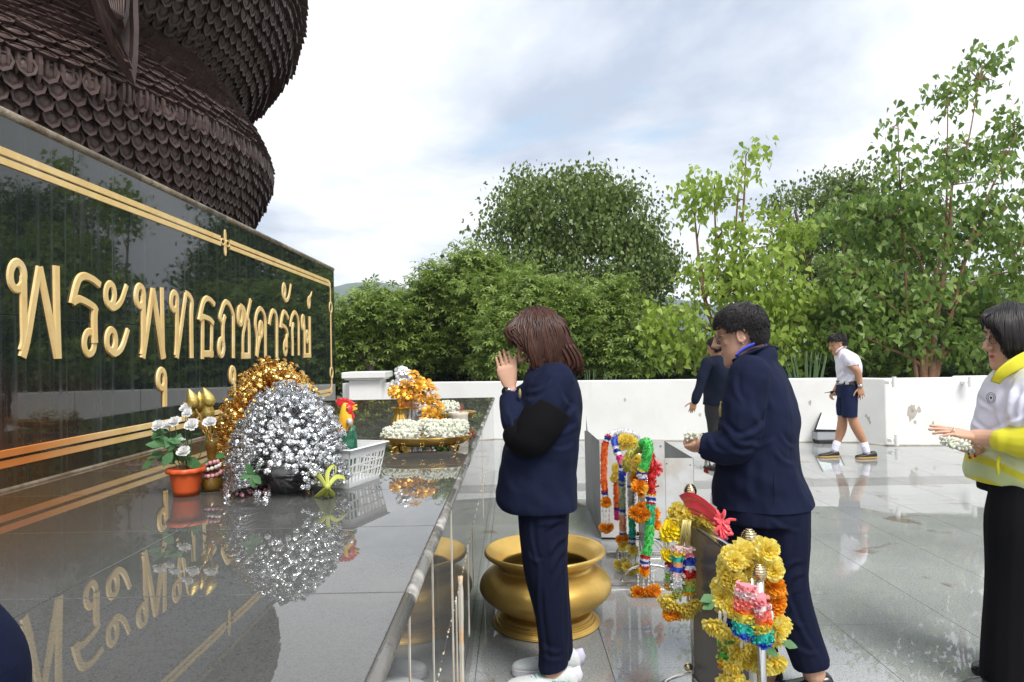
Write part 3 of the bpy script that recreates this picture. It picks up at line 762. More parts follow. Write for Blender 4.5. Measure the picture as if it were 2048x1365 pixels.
# palmate shrubs along the parapet
for (lab, Y, bl, st, n) in (
    ('spreading green shrub with fingered leaves next to the end of the black wall', 13.6, [(715, 640, 55, 52), (760, 615, 60, 40), (700, 700, 60, 60), (770, 690, 70, 60)], [[(745, 770, 7), (735, 690, 6), (715, 610, 3)], [(745, 740, 5), (790, 660, 4), (790, 590, 2)], [(740, 745, 5), (700, 690, 3), (690, 640, 2)]], 1500),
    ('green shrub with fingered leaves behind the newel post and orange flowers', 14.2, [(840, 608, 70, 42), (830, 660, 90, 70), (890, 560, 55, 35), (880, 640, 60, 60), (820, 720, 90, 45)], [[(850, 770, 7), (855, 680, 6), (840, 590, 3)], [(852, 700, 5), (895, 620, 4), (900, 540, 2)], [(850, 730, 5), (800, 670, 3), (800, 610, 2)]], 1900),
    ('taller green shrub with fingered leaves left of the dense dark tree', 14.0, [(940, 540, 50, 45), (960, 610, 75, 60), (930, 680, 80, 60), (990, 560, 50, 40)], [[(950, 770, 8), (948, 660, 6), (955, 560, 3)], [(949, 690, 5), (1000, 600, 3), (995, 560, 2)], [(949, 720, 5), (905, 650, 3), (900, 590, 2)]], 1700),
    ('broad green shrub with fingered leaves behind the brown haired praying woman', 13.0, [(1060, 590, 80, 45), (1050, 670, 110, 70), (1130, 630, 80, 60), (1010, 720, 70, 40)], [[(1090, 770, 9), (1085, 680, 6), (1060, 580, 3)], [(1088, 700, 6), (1140, 630, 4), (1150, 590, 2)], [(1088, 720, 6), (1030, 660, 4), (1010, 600, 2)]], 1900),
    ('low green shrub with fingered leaves between the praying woman and the light green tree', 12.9, [(1200, 640, 75, 60), (1180, 700, 70, 45), (1250, 700, 60, 50), (1225, 590, 45, 35)], [[(1215, 765, 8), (1205, 690, 5), (1195, 610, 3)], [(1214, 730, 6), (1255, 670, 4), (1260, 630, 2)]], 1400),
    ('green shrub with fingered leaves low behind the schoolboy', 13.4, [(1700, 560, 70, 50), (1760, 620, 90, 70), (1680, 660, 80, 60), (1780, 710, 80, 40)], [[(1745, 760, 7), (1740, 680, 5), (1730, 590, 3)], [(1744, 720, 5), (1690, 640, 3), (1680, 590, 2)]], 1500),
    ('green shrub with fingered leaves at the right edge behind the black haired woman', 13.4, [(1990, 600, 70, 60), (1930, 650, 70, 60), (2040, 660, 70, 70), (1980, 700, 90, 45)], [[(1985, 760, 7), (1980, 680, 5), (1985, 600, 3)], [(1984, 720, 5), (2040, 650, 3), (2050, 600, 2)]], 1500)):
    tree('shrub', lab, 'fingered leaf shrubs behind the parapet', Y, bl, int(n * 2.3), PALM, .108, M_lf_shrub, st, M_bark_g, 'any', 9, .15, twigs=60)
# light green heart leaved tree
tree('heart_leaf_tree', 'slender light green heart leaved tree with bare whip shoots behind the man in the blazer', None, 12.9,
     [(1490, 300, 36, 24), (1490, 345, 38, 36), (1382, 372, 34, 26), (1388, 420, 28, 24), (1430, 380, 22, 26), (1430, 395, 18, 18), (1478, 480, 50, 45), (1562, 420, 34, 34), (1580, 470, 45, 40), (1500, 525, 55, 45), (1440, 560, 90, 50), (1540, 570, 95, 75), (1600, 640, 50, 90), (1340, 650, 70, 50), (1420, 640, 90, 70), (1300, 690, 55, 45), (1370, 710, 90, 40), (1510, 680, 100, 60)],
     5200, HEART, .104, M_lf_light, [[(1490, 765, 9), (1488, 640, 7), (1482, 500, 3.5), (1488, 400, 2.2), (1492, 310, 1.4)], [(1478, 765, 7), (1474, 640, 5), (1470, 500, 2.5), (1478, 360, 1.4)], [(1470, 760, 6), (1440, 600, 4), (1432, 480, 2.2), (1428, 380, 1.3)], [(1460, 760, 6), (1410, 600, 4), (1394, 480, 2.2), (1384, 370, 1.3)], [(1500, 760, 7), (1560, 620, 5), (1562, 420, 2)], [(1465, 760, 6), (1390, 690, 4), (1310, 670, 2)], [(1490, 700, 5), (1400, 650, 3.5), (1330, 620, 2)], [(1500, 700, 5), (1600, 640, 3), (1620, 560, 2)]],
     M_bark_o, 'droop', 22, .16, parts=240, twigs=70)
# right heart leaved tree with orange stems
tree('heart_leaf_tree', 'tall heart leaved tree with several orange brown stems on the right', None, 12.2,
     [(1905, 165, 34, 24), (1900, 195, 34, 22), (1950, 110, 30, 20), (1955, 150, 40, 30), (1985, 130, 30, 20), (2035, 100, 26, 20), (2000, 160, 24, 14), (1797, 245, 24, 22), (1790, 285, 28, 32), (1800, 320, 30, 26), (1900, 300, 44, 34), (1950, 320, 50, 45), (2030, 260, 30, 60), (2040, 360, 50, 60), (1880, 370, 70, 55), (1790, 400, 80, 60), (1760, 470, 100, 60), (1900, 450, 120, 60), (1700, 440, 60, 50), (1990, 450, 70, 55), (1830, 560, 150, 70), (1960, 560, 70, 60), (1700, 560, 70, 60), (1770, 660, 130, 60), (1900, 680, 130, 50), (1690, 680, 60, 50), (2020, 560, 60, 60)],
     7600, HEART, .104, M_lf_bodhi, [[(1862, 770, 8.1), (1868, 660, 6.7), (1885, 560, 5.9), (1900, 450, 3.7), (1905, 370, 2.2), (1935, 290, 1.5), (1958, 160, 1)], [(1845, 770, 6.7), (1845, 650, 5.2), (1868, 560, 3.7), (1890, 480, 2.6), (1894, 330, 1.5), (1896, 180, 1)], [(1870, 770, 5.9), (1900, 640, 4.4), (1925, 540, 3.7), (1955, 440, 2.6), (2010, 320, 1.6), (2040, 250, 1)], [(1835, 770, 4.4), (1815, 640, 3), (1810, 520, 2.2), (1800, 380, 1.5), (1796, 250, 1)], [(1850, 770, 4.4), (1855, 640, 3.7), (1840, 520, 2.2), (1770, 440, 1.5)], [(1870, 740, 4.4), (1920, 690, 3), (1990, 660, 1.5)], [(1850, 700, 3.7), (1780, 610, 2.6), (1690, 560, 1.5)], [(1900, 620, 3.7), (1960, 560, 2.2), (2040, 540, 1.5)], [(1892, 500, 2.6), (1960, 470, 1.9), (2048, 380, 1.2)], [(1850, 745, 3.7), (1760, 690, 2.2), (1700, 660, 1.5)]],
     M_bark_o, 'droop', 22, .17, parts=255, twigs=110)
# thicket that reads as one mass behind everything
b = MB(); bl = []
for px in range(-250, 2900, 75):
    top = 640 + 25 * math.sin(px * .013) + random.uniform(-15, 15)
    for py in (top, 690, 735, 770): bl.append((px, py, 75, 45))
P, _ = crown_points(pxblobs(20.5, bl, 2.), 30000, 30, .3); P2_, _ = crown_points(pxblobs(15.2, [(px, py, 60, 22) for px in range(560, 2200, 60) for py in (735, 765)], .8), 9000, 30, .25); P = np.concatenate([P, P2_]); P[:, 2] = np.maximum(P[:, 2], -.3)
n_ = len(P); b.inst(*OVAL, P, leaf_rots(n_, 'any'), .23 * rng.uniform(.6, 1.3, n_))
tag(b.build('undergrowth', M_lf_under), kind='stuff')
# spiky plants
M_spike = mat('spike_leaf', (.055, .11, .035), .45, col2=(.09, .15, .05), nscale=3, wp=True)
for (px, py, top, wd, n_, lab) in ((1612, 775, 702, 70, 26, 'clump of upright sword leaves behind the parapet, left of the schoolboy'), (1180, 775, 738, 60, 16, 'small clump of upright sword leaves behind the praying woman')):
    base = at(px, py, 11.6); base.z = -.35
    t_ = thing('spiky_plant', lab, 'plant', base, 'spiky plants behind the parapet'); ht = at(px, top, 11.6).z
    for i in range(n_):
        f = random.uniform(-1, 1); tip = at(px + wd * f, top + 30 * abs(f) * random.random(), 11.6 + random.uniform(-.3, .3)); b0 = base + Vector((f * .1, random.uniform(-.1, .1), 0)); md = b0.lerp(tip, .6) + Vector((-f * .03, 0, .06))
        pts = spline([tuple(b0), tuple(md), tuple(tip)], 4); b = MB(); k_ = len(pts)
        b.tube(pts, [(max(.028 * (1 - (j / (k_ - 1)) ** 2), .002), .004) for j in range(k_)], 6, up=(0, 1, 0)); b.build('leaf', M_spike, t_)
# ================================================================== OFFERINGS ON THE LEDGE
M_gmet = mat('gold_metal', (.66, .42, .11), .30, .9, col2=(.42, .24, .06), nscale=9, nr=(.45, .75), bump=.12, bscale=50)
M_gbowl = mat('gold_lacquer', (.74, .49, .13), .33, .7, col2=(.58, .36, .085), nscale=4, nr=(.42, .7), rough2=.5, bump=.1, bscale=18)
M_silver = mat('silver_foil', (.78, .79, .80), .13, .95, rand=.25)
M_goldfoil = mat('gold_foil', (.80, .55, .16), .2, .95, rand=.25)
M_ostem = mat('orange_foil', (.75, .30, .03), .3, .75)
M_ofl = mat('orange_gold_petal', (.78, .36, .025), .3, .45, rand=.15)
M_sfl = mat('silver_petal', (.72, .73, .76), .35, .5)
M_pewter = mat('embossed_silver', (.36, .36, .37), .33, .95, bump=.9, bscale=38, bdetail=1)
M_foam = mat('white_foam', (.75, .75, .74), .8, bump=.5, bscale=120)
M_pot = mat('orange_plastic', (.62, .10, .022), .42)
M_leaf = mat('silk_leaf', (.05, .15, .045), .55, col2=(.08, .21, .07), nscale=9, translucent=.2)
M_wpetal = mat('white_silk', (.80, .80, .79), .7, translucent=.2)
M_wplastic = mat('white_plastic', (.80, .80, .80), .35)
M_bud = mat('jasmine_bud', (.72, .76, .55), .5, island=[(0, (.80, .83, .62)), (.3, (.90, .91, .80)), (1, (.93, .93, .87))], translucent=.35)
M_red = mat('red_petal', (.55, .012, .02), .5, translucent=.15)
M_ylw = mat('yellow_petal', (.97, .72, .18), .6, island=[(0, (.97, .76, .10)), (.5, (.98, .85, .20)), (1, (.98, .90, .38))], translucent=.45)
M_lylw = mat('bright_yellow_petal', (.95, .80, .03), .6, translucent=.2)
M_orng = mat('orange_petal', (.95, .42, .02), .6, island=[(0, (.92, .34, .01)), (1, (.95, .48, .04))], translucent=.35)
M_amber = mat('amber_glass', (.62, .36, .06), .06, trans=.75, ior=1.45)
M_pinkb = mat('pink_bead', (.78, .36, .42), .25, coat=.5)
M_pearl = mat('pearl_bead', (.78, .75, .70), .2, coat=.6)
M_clay = mat('stoneware', (.56, .50, .41), .5, col2=(.64, .58, .49), nscale=6, bump=.1, bscale=40)
M_steel = mat('stainless', (.60, .59, .57), .22, 1.0, bump=.03, bscale=30)
M_brass = mat('knob_brass', (.62, .50, .30), .14, 1.0)
M_black = mat('black_matte', (.015, .015, .016), .5)

def petal_grid(a0, wid, rad, tilt, curl, ruf, seed, nu=4, nv=3, r0=.06):
    v = []; f = []
    for j in range(nv + 1):
        q = j / nv; w_ = wid * (.35 + .75 * math.sin(PI * min(q * .62 + .1, 1)))
        for i in range(nu + 1):
            u = -1 + 2 * i / nu; a = a0 + u * w_; rr = rad * (r0 + (1 - r0) * q) * (1 - .10 * u * u * q)
            tl = tilt + curl * q; z = rr * math.sin(tl) + ruf * rad * q * math.sin(5.1 * u + seed * 3.7 + q * 2)
            v.append((rr * math.cos(tl) * math.cos(a), rr * math.cos(tl) * math.sin(a), z))
    for j in range(nv):
        for i in range(nu): o = j * (nu + 1) + i; f.append((o, o + 1, o + nu + 2, o + nu + 1))
    return v, f
def flower_mesh(name, M, layers, ruf=.10, wid=None, nu=4, nv=3):
    """layers: (petals, radius, tilt deg, curl deg)"""
    b = MB(); s_ = 0
    for li, (n_, rad, tl, cu) in enumerate(layers):
        for i in range(n_):
            s_ += 1; a = 2 * PI * (i + .5 * (li % 2)) / n_ + random.uniform(-.12, .12)
            b.raw(*petal_grid(a, wid or (PI / n_ * 1.15), rad * random.uniform(.9, 1.08), R(tl + random.uniform(-7, 7)), R(cu), ruf, s_, nu, nv))
    me = b.mesh(name, True); me.materials.append(M); return me
CARN = [(9, 1, 8, 10), (8, .92, 28, 15), (7, .8, 50, 15), (5, .62, 72, 8)]
FL_WHITE = flower_mesh('flower', M_wpetal, CARN); CRUM = [(7, 1, 5, 8), (7, .95, 24, 12), (7, .86, 42, 10), (6, .74, 58, 6), (5, .6, 74, 2), (3, .4, 84, 0)]
FL_YEL = flower_mesh('flower', M_ylw, CRUM, .20, nu=6); FL_ORG = flower_mesh('flower', M_orng, CRUM, .20, nu=6)
FL_LYEL = flower_mesh('flower', M_lylw, [(12, 1, 5, 15), (11, .9, 30, 15), (9, .75, 55, 10), (6, .5, 75, 5)], .08)
LILY = [(6, 1, 22, -25), (5, .7, 55, -20)]
FL_OLILY = flower_mesh('flower', M_ofl, LILY, .03, .42); FL_SLILY = flower_mesh('flower', M_sfl, LILY, .03, .42)
ROSE = [(6, 1, 35, 40), (5, .8, 55, 40), (4, .55, 75, 25)]
FL_ROSE = flower_mesh('flower', M_red, ROSE, .03)
def xf(p_, n_, s_, twist=None):
    a, b_ = basis(Vector(n_)); n_ = Vector(n_).normalized(); tw = random.uniform(0, 6.28) if twist is None else twist
    x = a * math.cos(tw) + b_ * math.sin(tw); y = n_.cross(x)
    Mx = Matrix((x * s_, y * s_, n_ * s_)).transposed().to_4x4(); Mx.translation = Vector(p_); return Mx
LEAFQ = ([(0, 0, 0), (-.2, .25, .05), (.2, .25, .05), (-.3, .55, .05), (.3, .55, .05), (-.15, .85, 0), (.15, .85, 0), (0, 1.02, -.06), (0, .3, 0), (0, .6, -.01), (0, .85, -.03)],
         [(0, 2, 8), (1, 0, 8), (2, 4, 9, 8), (3, 1, 8, 9), (4, 6, 10, 9), (5, 3, 9, 10), (6, 7, 10), (7, 5, 10)])
leaf_me = MB().raw(*LEAFQ).mesh('leaf'); leaf_me.materials.append(M_leaf)
def leafx(p_, d, s_, up=(0, 0, 1)):
    y = Vector(d).normalized(); z = Vector(up) - y * Vector(up).dot(y); z = z.normalized() if z.length > .05 else basis(y)[0]; x = y.cross(z)
    Mx = Matrix((x * s_, y * s_, z * s_)).transposed().to_4x4(); Mx.translation = Vector(p_); return Mx

# --- orange pot with white silk flowers
pc = on_z(373, 991, ZL)
pot = thing('potted_flowers', 'orange plastic pot of white silk carnations with green leaves on the wet ledge', 'flower pot', pc)
b = MB(); b.lathe([(.001, .004), (.038, .002), (.040, 0), (.043, .02), (.0555, .088), (.0565, .092), (.053, .092), (.050, .075), (.001, .072)], pc, 36, cap=False)
b.build('pot', M_pot, pot)
b = MB(); b.lathe([(.0565, .078), (.061, .079), (.0635, .084), (.0615, .0955), (.058, .096), (.055, .094)], pc, 64, wob=lambda a, z: .035 * math.cos(10 * a) * (z < .085)); b.build('rim', M_pot, pot)
fl = [(375, 828, -.02, .8), (318, 853, -.01, 1), (350, 846, 0, 1), (384, 852, -.03, 1.1), (420, 846, -.02, 1), (368, 905, -.055, 1), (338, 852, .03, .9), (362, 886, -.02, .8), (372, 818, .04, .9)]
top = pc + Vector((0, 0, .075))
for (px, py, dy, s_) in fl:
    q = at(px, py, pc.y + dy); b = MB(); md = (top + q) / 2 + Vector(((q.x - top.x) * .15, 0, -.01)); b.tube(spline([tuple(top + Vector(((q.x - top.x) * .15, dy * .3, 0))), tuple(md), tuple(q)], 4), .0016, 5); b.build('stem', M_leaf, pot)
    d = Vector(((q.x - top.x) * 1.2, -.5 + dy, .55)); place('flower', FL_WHITE, pot, xf(q, d, .0245 * s_))
for i in range(34):
    px, py = random.gauss(368, 30), random.uniform(858, 932); q = at(px, py, pc.y + random.uniform(-.05, .045))
    place('leaf', leaf_me, pot, leafx(q, (random.gauss((px - 368) / 40, .5), random.gauss(-.5, .5), random.gauss(.1, .5)), random.uniform(.040, .058), (random.gauss(0, .4), -.7, .8)))

# --- glass vase, gold lotus buds, beads
vc = on_z(424, 982, ZL)
vase = thing('glass_vase', 'slim amber glass vase with a round foot beside the orange pot', 'vase', vc)
VP = [(.026, 0), (.034, .012), (.036, .028), (.030, .048), (.015, .068), (.012, .085), (.014, .12), (.018, .155), (.026, .182)]
b = MB(); b.lathe([(.001, .001)] + VP + [(.0245, .182), (.0165, .155), (.0125, .12), (.0105, .085), (.0135, .068), (.028, .048), (.033, .028), (.030, .012), (.001, .006)], vc, 28, wob=lambda a, z: .03 * math.cos(14 * a) * (z < .06)); b.build('body', M_amber, vase)
lot = thing('lotus_bunch', 'five gold lotus buds on gold stems standing in the amber glass vase', 'ornament', vc)
M_bgold = mat('bud_gold', (.62, .46, .13), .38, .75, bump=.25, bscale=120)
for (px, py, lean) in ((385, 800, -.25), (399, 806, .05), (416, 797, -.35), (381, 823, -.7), (416, 822, .1)):
    q = at(px, py, vc.y + random.uniform(-.025, .02)); d = Vector((lean, -.15, 1)).normalized(); s_ = .034
    a_, b_ = basis(d); b = MB(); Mx = Matrix((a_, b_, d)).transposed()
    pr = [(.25, -.9), (.48, -.7), (.62, -.35), (.60, 0), (.44, .5), (.2, .95), (.02, 1.25)]; P = []
    for r_, z in pr: P.append([tuple(q + Mx @ Vector((s_ * r_ * (1 + .06 * abs(math.cos(2.5 * t_ * 2 * PI / 16))) * math.cos(2 * PI * t_ / 16), s_ * r_ * math.sin(2 * PI * t_ / 16), s_ * z))) for t_ in range(16)])
    b.grid(P); bo = b.build('bud', M_bgold, lot)
    b = MB(); b0 = q - d * s_ * .8; b.tube(spline([tuple(b0), tuple(b0.lerp(vc + Vector((0, 0, .18)), .55) + Vector((lean * .01, 0, 0))), tuple(vc + Vector((random.uniform(-.008, .008), 0, .15))), tuple(vc + Vector((random.uniform(-.01, .01), 0, .01)))], 5), .0032, 7); b.build('stem', M_gmet, lot)
b = MB(); q = at(403, 852, vc.y - .03); b.ball(q, (.014, .003, .016), 6, 14); b.build('gold_disc', M_gmet, lot)
for k, (zc, M_, nm, lab, n_, r_) in enumerate(((.062, M_pinkb, 'bracelet', 'bracelet of round pink beads around the foot of the amber vase', 12, .029), (.083, M_pearl, 'bracelet', 'bracelet of white pearl beads around the neck of the amber vase', 11, .025), (.098, M_pinkb, 'bracelet', 'small upper ring of pink beads around the neck of the amber vase', 9, .021))):
    t_ = thing(nm, lab, 'bracelet', vc + Vector((0, 0, zc)))
    bm_ = MB(); bm_.ball((0, 0, 0), .0075, 8, 12); me = bm_.mesh('bead'); me.materials.append(M_)
    for i in range(n_):
        a = 2 * PI * i / n_; place('bead', me, t_, Matrix.Translation(vc + Vector(((r_) * math.cos(a), r_ * math.sin(a), zc + .006 * math.sin(a + k)))))

# --- silver and gold flower trees
def foil_mesh(name, M):
    b = MB(); s_ = 0
    for (n_, rad, tl, cu, z) in ((5, 1.15, 20, -35, 0), (5, .8, 50, -40, .15)):
        for i in range(n_):
            s_ += 1; v, f = petal_grid(2 * PI * (i + .5 * (z > 0)) / n_, .5, rad, R(tl), R(cu), .08, s_, 2, 2, .1); b.raw([(x, y, w_ + z) for x, y, w_ in v], f)
    b.lathe([(.05, -.6), (.20, -.15), (.16, .12), (.02, .3)], (0, 0, 0), 5); b.tube([(0, 0, -3.4), (0, 0, -.4)], .085, 4)
    me = b.mesh(name, False); me.materials.append(M); return me
def flower_tree(name, label, c, rad, hgt, M, bowlM, n_, fsize, stemM=None, seed=1):
    t_ = thing(name, label, 'offering', c); r_ = random.Random(seed)
    b = MB(); b.lathe([(.001, .001), (.052, 0), (.056, .004), (.066, .03), (.080, .062), (.086, .068), (.082, .070), (.070, .055), (.001, .05)], c, 36, cap=False); b.build('bowl', bowlM, t_)
    b = MB(); b.lathe([(.074, .055), (.080, .085), (.070, .14), (.050, .20), (.025, .27), (.001, .29)], c, 20, wob=lambda a, z: .05 * math.sin(5 * a + 40 * z)); b.build('cone', M_foam if stemM is None else stemM, t_)
    me = foil_mesh('foil_flower', M); tv_ = np.array([v.co for v in me.vertices]); tf_ = [tuple(p.vertices) for p in me.polygons]
    pts = []
    for i in range(n_):
        f = (i + .5) / n_; tier = math.floor((1 - (1 - f) ** .62) * 12) / 12 + r_.uniform(-.025, .06)
        e = R(-6) + tier * R(92); a = r_.uniform(0, 2 * PI)
        if e < R(4) and abs(a - 1.5 * PI) < .55: continue
        e = min(e, R(89)); rr = r_.uniform(.90, 1.07)
        d = Vector((math.cos(e) * math.cos(a), math.cos(e) * math.sin(a), math.sin(e)))
        cf = max(math.cos(e), .02) ** .16; p_ = c + Vector((d.x * rad * rr * cf, d.y * rad * rr * cf, .075 + d.z * (hgt - .075) * rr))
        n0 = Vector((d.x / rad, d.y / rad, d.z / hgt)); pts.append((p_, (d + Vector((r_.gauss(0, .28), r_.gauss(0, .28), r_.gauss(.05, .25)))).normalized()))
    pts.sort(key=lambda q: q[0].y)
    for p_, d in pts[:297]: place('foil_flower', me, t_, xf(p_, d, fsize * r_.uniform(.8, 1.2)))
    rs = pts[297:]
    if rs:
        b = MB(); b.inst(tv_, tf_, np.array([tuple(q[0]) for q in rs]), spin(rotm(np.array([tuple(q[1]) for q in rs])), rng.uniform(0, 6, len(rs))), fsize * rng.uniform(.8, 1.2, len(rs)))
        o = b.build('more_foil_flowers', M, t_, smooth=False); o['kind'] = 'stuff'
    b = MB()
    for p_, d in pts:
        q = c + Vector(((p_.x - c.x) * .3, (p_.y - c.y) * .3, .06 + (p_.z - c.z - .06) * .75)); b.tube([tuple(q), tuple(p_ - d * fsize * .4)], .0015, 4)
    o = b.build('stems', stemM or M, t_); o['kind'] = 'stuff'
    return t_
sc_ = on_z(576, 990, ZL); sc_.y += .07; sc_.x -= .02
flower_tree('silver_flower_tree', 'dome of shiny silver foil flowers standing in an embossed silver bowl', sc_, .200, .37, M_silver, M_pewter, 1500, .0092)
gc_ = at(546, 850, sc_.y + .38); gc_.z = ZL
flower_tree('gold_flower_tree', 'dome of shiny gold foil flowers with orange stems behind the silver one', gc_, .22, .455, M_goldfoil, M_gmet, 1150, .0108, M_ostem, 2)
# ribbon and sprig lying in front
M_ribb = mat('yellow_ribbon', (.66, .70, .16), .4, translucent=.35)
t_ = thing('ribbon_flower', 'yellow green ribbon flower lying at the right foot of the silver bowl', 'ribbon', on_z(655, 990, ZL))
for pts in ([(655, 975), (672, 955), (690, 958), (680, 968), (658, 976)], [(652, 975), (640, 955), (628, 950), (632, 965), (650, 977)], [(655, 972), (655, 945), (668, 930), (672, 945), (660, 972)], [(652, 978), (640, 990), (628, 995)], [(657, 978), (665, 990), (664, 996)], [(654, 978), (650, 992), (656, 996)]):
    b = MB(); P = spline([tuple(at(x, y, 2.22 + .03 * k * (1 if k < 3 else .5))) for k, (x, y) in enumerate(pts)], 5); P = [(x, y, max(z, ZL + .002)) for x, y, z in P]; b.tube(P, [(.0065 * (.5 + math.sin(PI * min(1, j / len(P) + .15))), .0007) for j in range(len(P))], 6, up=(0, 1, .2)); b.build('loop', M_ribb, t_)
b = MB(); b.ball(at(655, 974, 2.21), .010, 6, 8); b.build('knot', M_ribb, t_)
t_ = thing('leaf_sprig', 'small green leaf sprig stuck between the silver foil flowers at the front', 'leaf', at(508, 950, 2.11))
for (dx, dz) in ((-.4, .9), (-.9, -.15), (.6, -.55), (.1, -.8)): place('leaf', leaf_me, t_, leafx(at(506, 950, 2.11), (dx, -.25, dz), .04, (0, -1, .4)))
b = MB(); b.tube([at(506, 950, 2.11), at(520, 930, 2.14), at(526, 915, 2.17)], .0012, 5); b.build('stem', M_leaf, t_)
# fallen wreath bits by the foot
t_ = thing('bead_wreath', 'little pile of pink beads and silver foil bits beside the silver bowl', 'beads', on_z(490, 985, ZL))
bm_ = MB(); bm_.ball((0, 0, 0), .006, 6, 8); pkme = bm_.mesh('bead'); pkme.materials.append(M_pinkb); fme = foil_mesh('foil_flower', M_silver)
for i in range(26):
    q = on_z(random.uniform(445, 540), random.uniform(965, 992), ZL + .008); place('bead', pkme, t_, Matrix.Translation(q))
for i in range(16):
    q = on_z(random.uniform(445, 540), random.uniform(972, 996), ZL + .010); place('foil_flower', fme, t_, xf(q, (random.gauss(0, 1), random.gauss(-.5, 1), .6), .012))

# --- white plastic basket
B0 = Vector((-.587, 2.42, ZL)); e1 = Vector((.330, .944, 0)).normalized(); e2 = Vector((-.944, .330, 0)).normalized()
bas = thing('plastic_basket', 'white plastic basket with slotted sides right of the silver flowers', 'basket', B0)
LA, LB, HB, FL = .21, .36, .135, .022
def bp(a, b_, z):      # a along e1, b along e2, flaring upwards
    f = FL * z / HB; return B0 + e1 * (a * (LA + 2 * f) - f + .022 * 0) + e2 * (b_ * (LB + 2 * f) - f) + Vector((0, 0, z))
def side(P0, P1, n_):
    b = MB(); out_ = None
    def pt(u, z): return bp(P0[0] + (P1[0] - P0[0]) * u, P0[1] + (P1[1] - P0[1]) * u, z)
    for z0, z1 in ((.002, .016), (.044, .049), (.075, .080), (.105, .135)):
        b.raw([tuple(pt(u, z)) for z in (z0, z1) for u in (0, 1)] + [tuple(pt(u, z) + (bp(.5, .5, z) - pt(.5, z)).normalized() * .003) for z in (z0, z1) for u in (0, 1)], [(0, 1, 3, 2), (5, 4, 6, 7), (0, 4, 5, 1), (2, 3, 7, 6), (0, 2, 6, 4), (1, 5, 7, 3)])
    for i in range(n_ + 1):
        u0 = i / n_ - .18 / n_; u1 = i / n_ + .18 / n_; u0 = max(u0, 0); u1 = min(u1, 1); nrm = (bp(.5, .5, .07) - pt(.5, .07)).normalized() * .0025
        o_ = nrm * .12
        b.raw([tuple(pt(u, z) + o_) for z in (.004, .130) for u in (u0, u1)] + [tuple(pt(u, z) + nrm) for z in (.004, .130) for u in (u0, u1)], [(0, 1, 3, 2), (5, 4, 6, 7), (0, 4, 5, 1), (2, 3, 7, 6), (0, 2, 6, 4), (1, 5, 7, 3)])
    b.build('side_panel', M_wplastic, bas, smooth=False)
side((0, 0), (1, 0), 10); side((0, 0), (0, 1), 14); side((1, 0), (1, 1), 14); side((0, 1), (1, 1), 10)
b = MB(); b.raw([tuple(bp(u, v, z)) for z in (.0, .004) for (u, v) in ((0, 0), (1, 0), (1, 1), (0, 1))], [(3, 2, 1, 0), (4, 5, 6, 7), (0, 1, 5, 4), (1, 2, 6, 5), (2, 3, 7, 6), (3, 0, 4, 7)]); b.build('base', M_wplastic, bas, smooth=False)
b = MB(); rim = [bp(0, 0, HB), bp(1, 0, HB), bp(1, 1, HB), bp(0, 1, HB)]
ex_ = [r_ + (r_ - (B0 + e1 * LA / 2 + e2 * LB / 2 + Vector((0, 0, HB)))).normalized() * .012 for r_ in rim]
v = [tuple(q) for q in rim] + [tuple(q) for q in ex_] + [tuple(q + Vector((0, 0, .006))) for q in rim] + [tuple(q + Vector((0, 0, .004))) for q in ex_]; f = []
for i in range(4):
    j = (i + 1) % 4; f += [(i, j, 4 + j, 4 + i), (8 + j, 8 + i, 12 + i, 12 + j), (4 + i, 4 + j, 12 + j, 12 + i), (j, i, 8 + i, 8 + j)]
b.raw(v, f); b.build('rim', M_wplastic, bas, smooth=False, bevel=.002)

# --- rooster figure
M_rred = mat('rooster_red', (.62, .02, .025), .35, coat=.3); M_ryel = mat('rooster_yellow', (.82, .45, .02), .35, coat=.3)
M_rneck = bpy.data.materials.new('rooster_hackle'); M_rneck.use_nodes = True; t = M_rneck.node_tree; p = t.nodes['Principled BSDF']; g = nn(t, 'ShaderNodeNewGeometry').outputs['Position']; sx = nn(t, 'ShaderNodeSeparateXYZ'); t.links.new(g, sx.inputs[0])
mr = nn(t, 'ShaderNodeMapRange'); t.links.new(sx.outputs[2], mr.inputs[0]); mr.inputs[1].default_value, mr.inputs[2].default_value = 1.075, 1.19
mpz = nn(t, 'ShaderNodeMapping'); mpz.inputs['Scale'].default_value = (120, 120, 14); t.links.new(g, mpz.inputs[0])
t.links.new(ramp(t, mth(t, 'ADD', mr.outputs[0], mth(t, 'MULTIPLY', mth(t, 'SUBTRACT', noi(t, mpz.outputs[0], 1, 2), .5), .9)), [(.02, (.35, .015, .01)), (.3, (.75, .16, .01)), (.6, (.85, .42, .02)), (.9, (.86, .52, .04))]), p.inputs['Base Color']); p.inputs['Roughness'].default_value = .35
M_rgrn = mat('rooster_green', (.01, .085, .045), .3, col2=(.03, .20, .11), nscale=40, bump=.6, bscale=55, coat=.4)
M_rblk = mat('rooster_black', (.012, .014, .012), .3, coat=.3); M_rwht = mat('rooster_silver', (.7, .7, .7), .3, .5)
rY = 2.60
roo = thing('rooster_figure', 'painted rooster figurine with red comb standing in the white basket', 'figurine', at(690, 930, rY) * 1.0)
roo.location.z = ZL + .005
def rpt(x, y, d=0): return at(x, y, rY + d)
sR = rY / FPX
def rloft(name, secs, M, k=16, dsc=.85):
    b = MB(); P = []
    for (xl, xr, y) in secs:
        c = rpt((xl + xr) / 2, y); r_ = (xr - xl) / 2 * sR; P.append([(c.x + r_ * math.cos(a), c.y + r_ * dsc * math.sin(a), c.z) for a in (2 * PI * j / k for j in range(k))])
    b.grid(P); return b.build(name, M, roo)
rloft('body', [(680, 700, 938), (676, 712, 925), (676, 716, 905), (680, 714, 880), (688, 712, 862), (694, 710, 852)], M_rgrn)
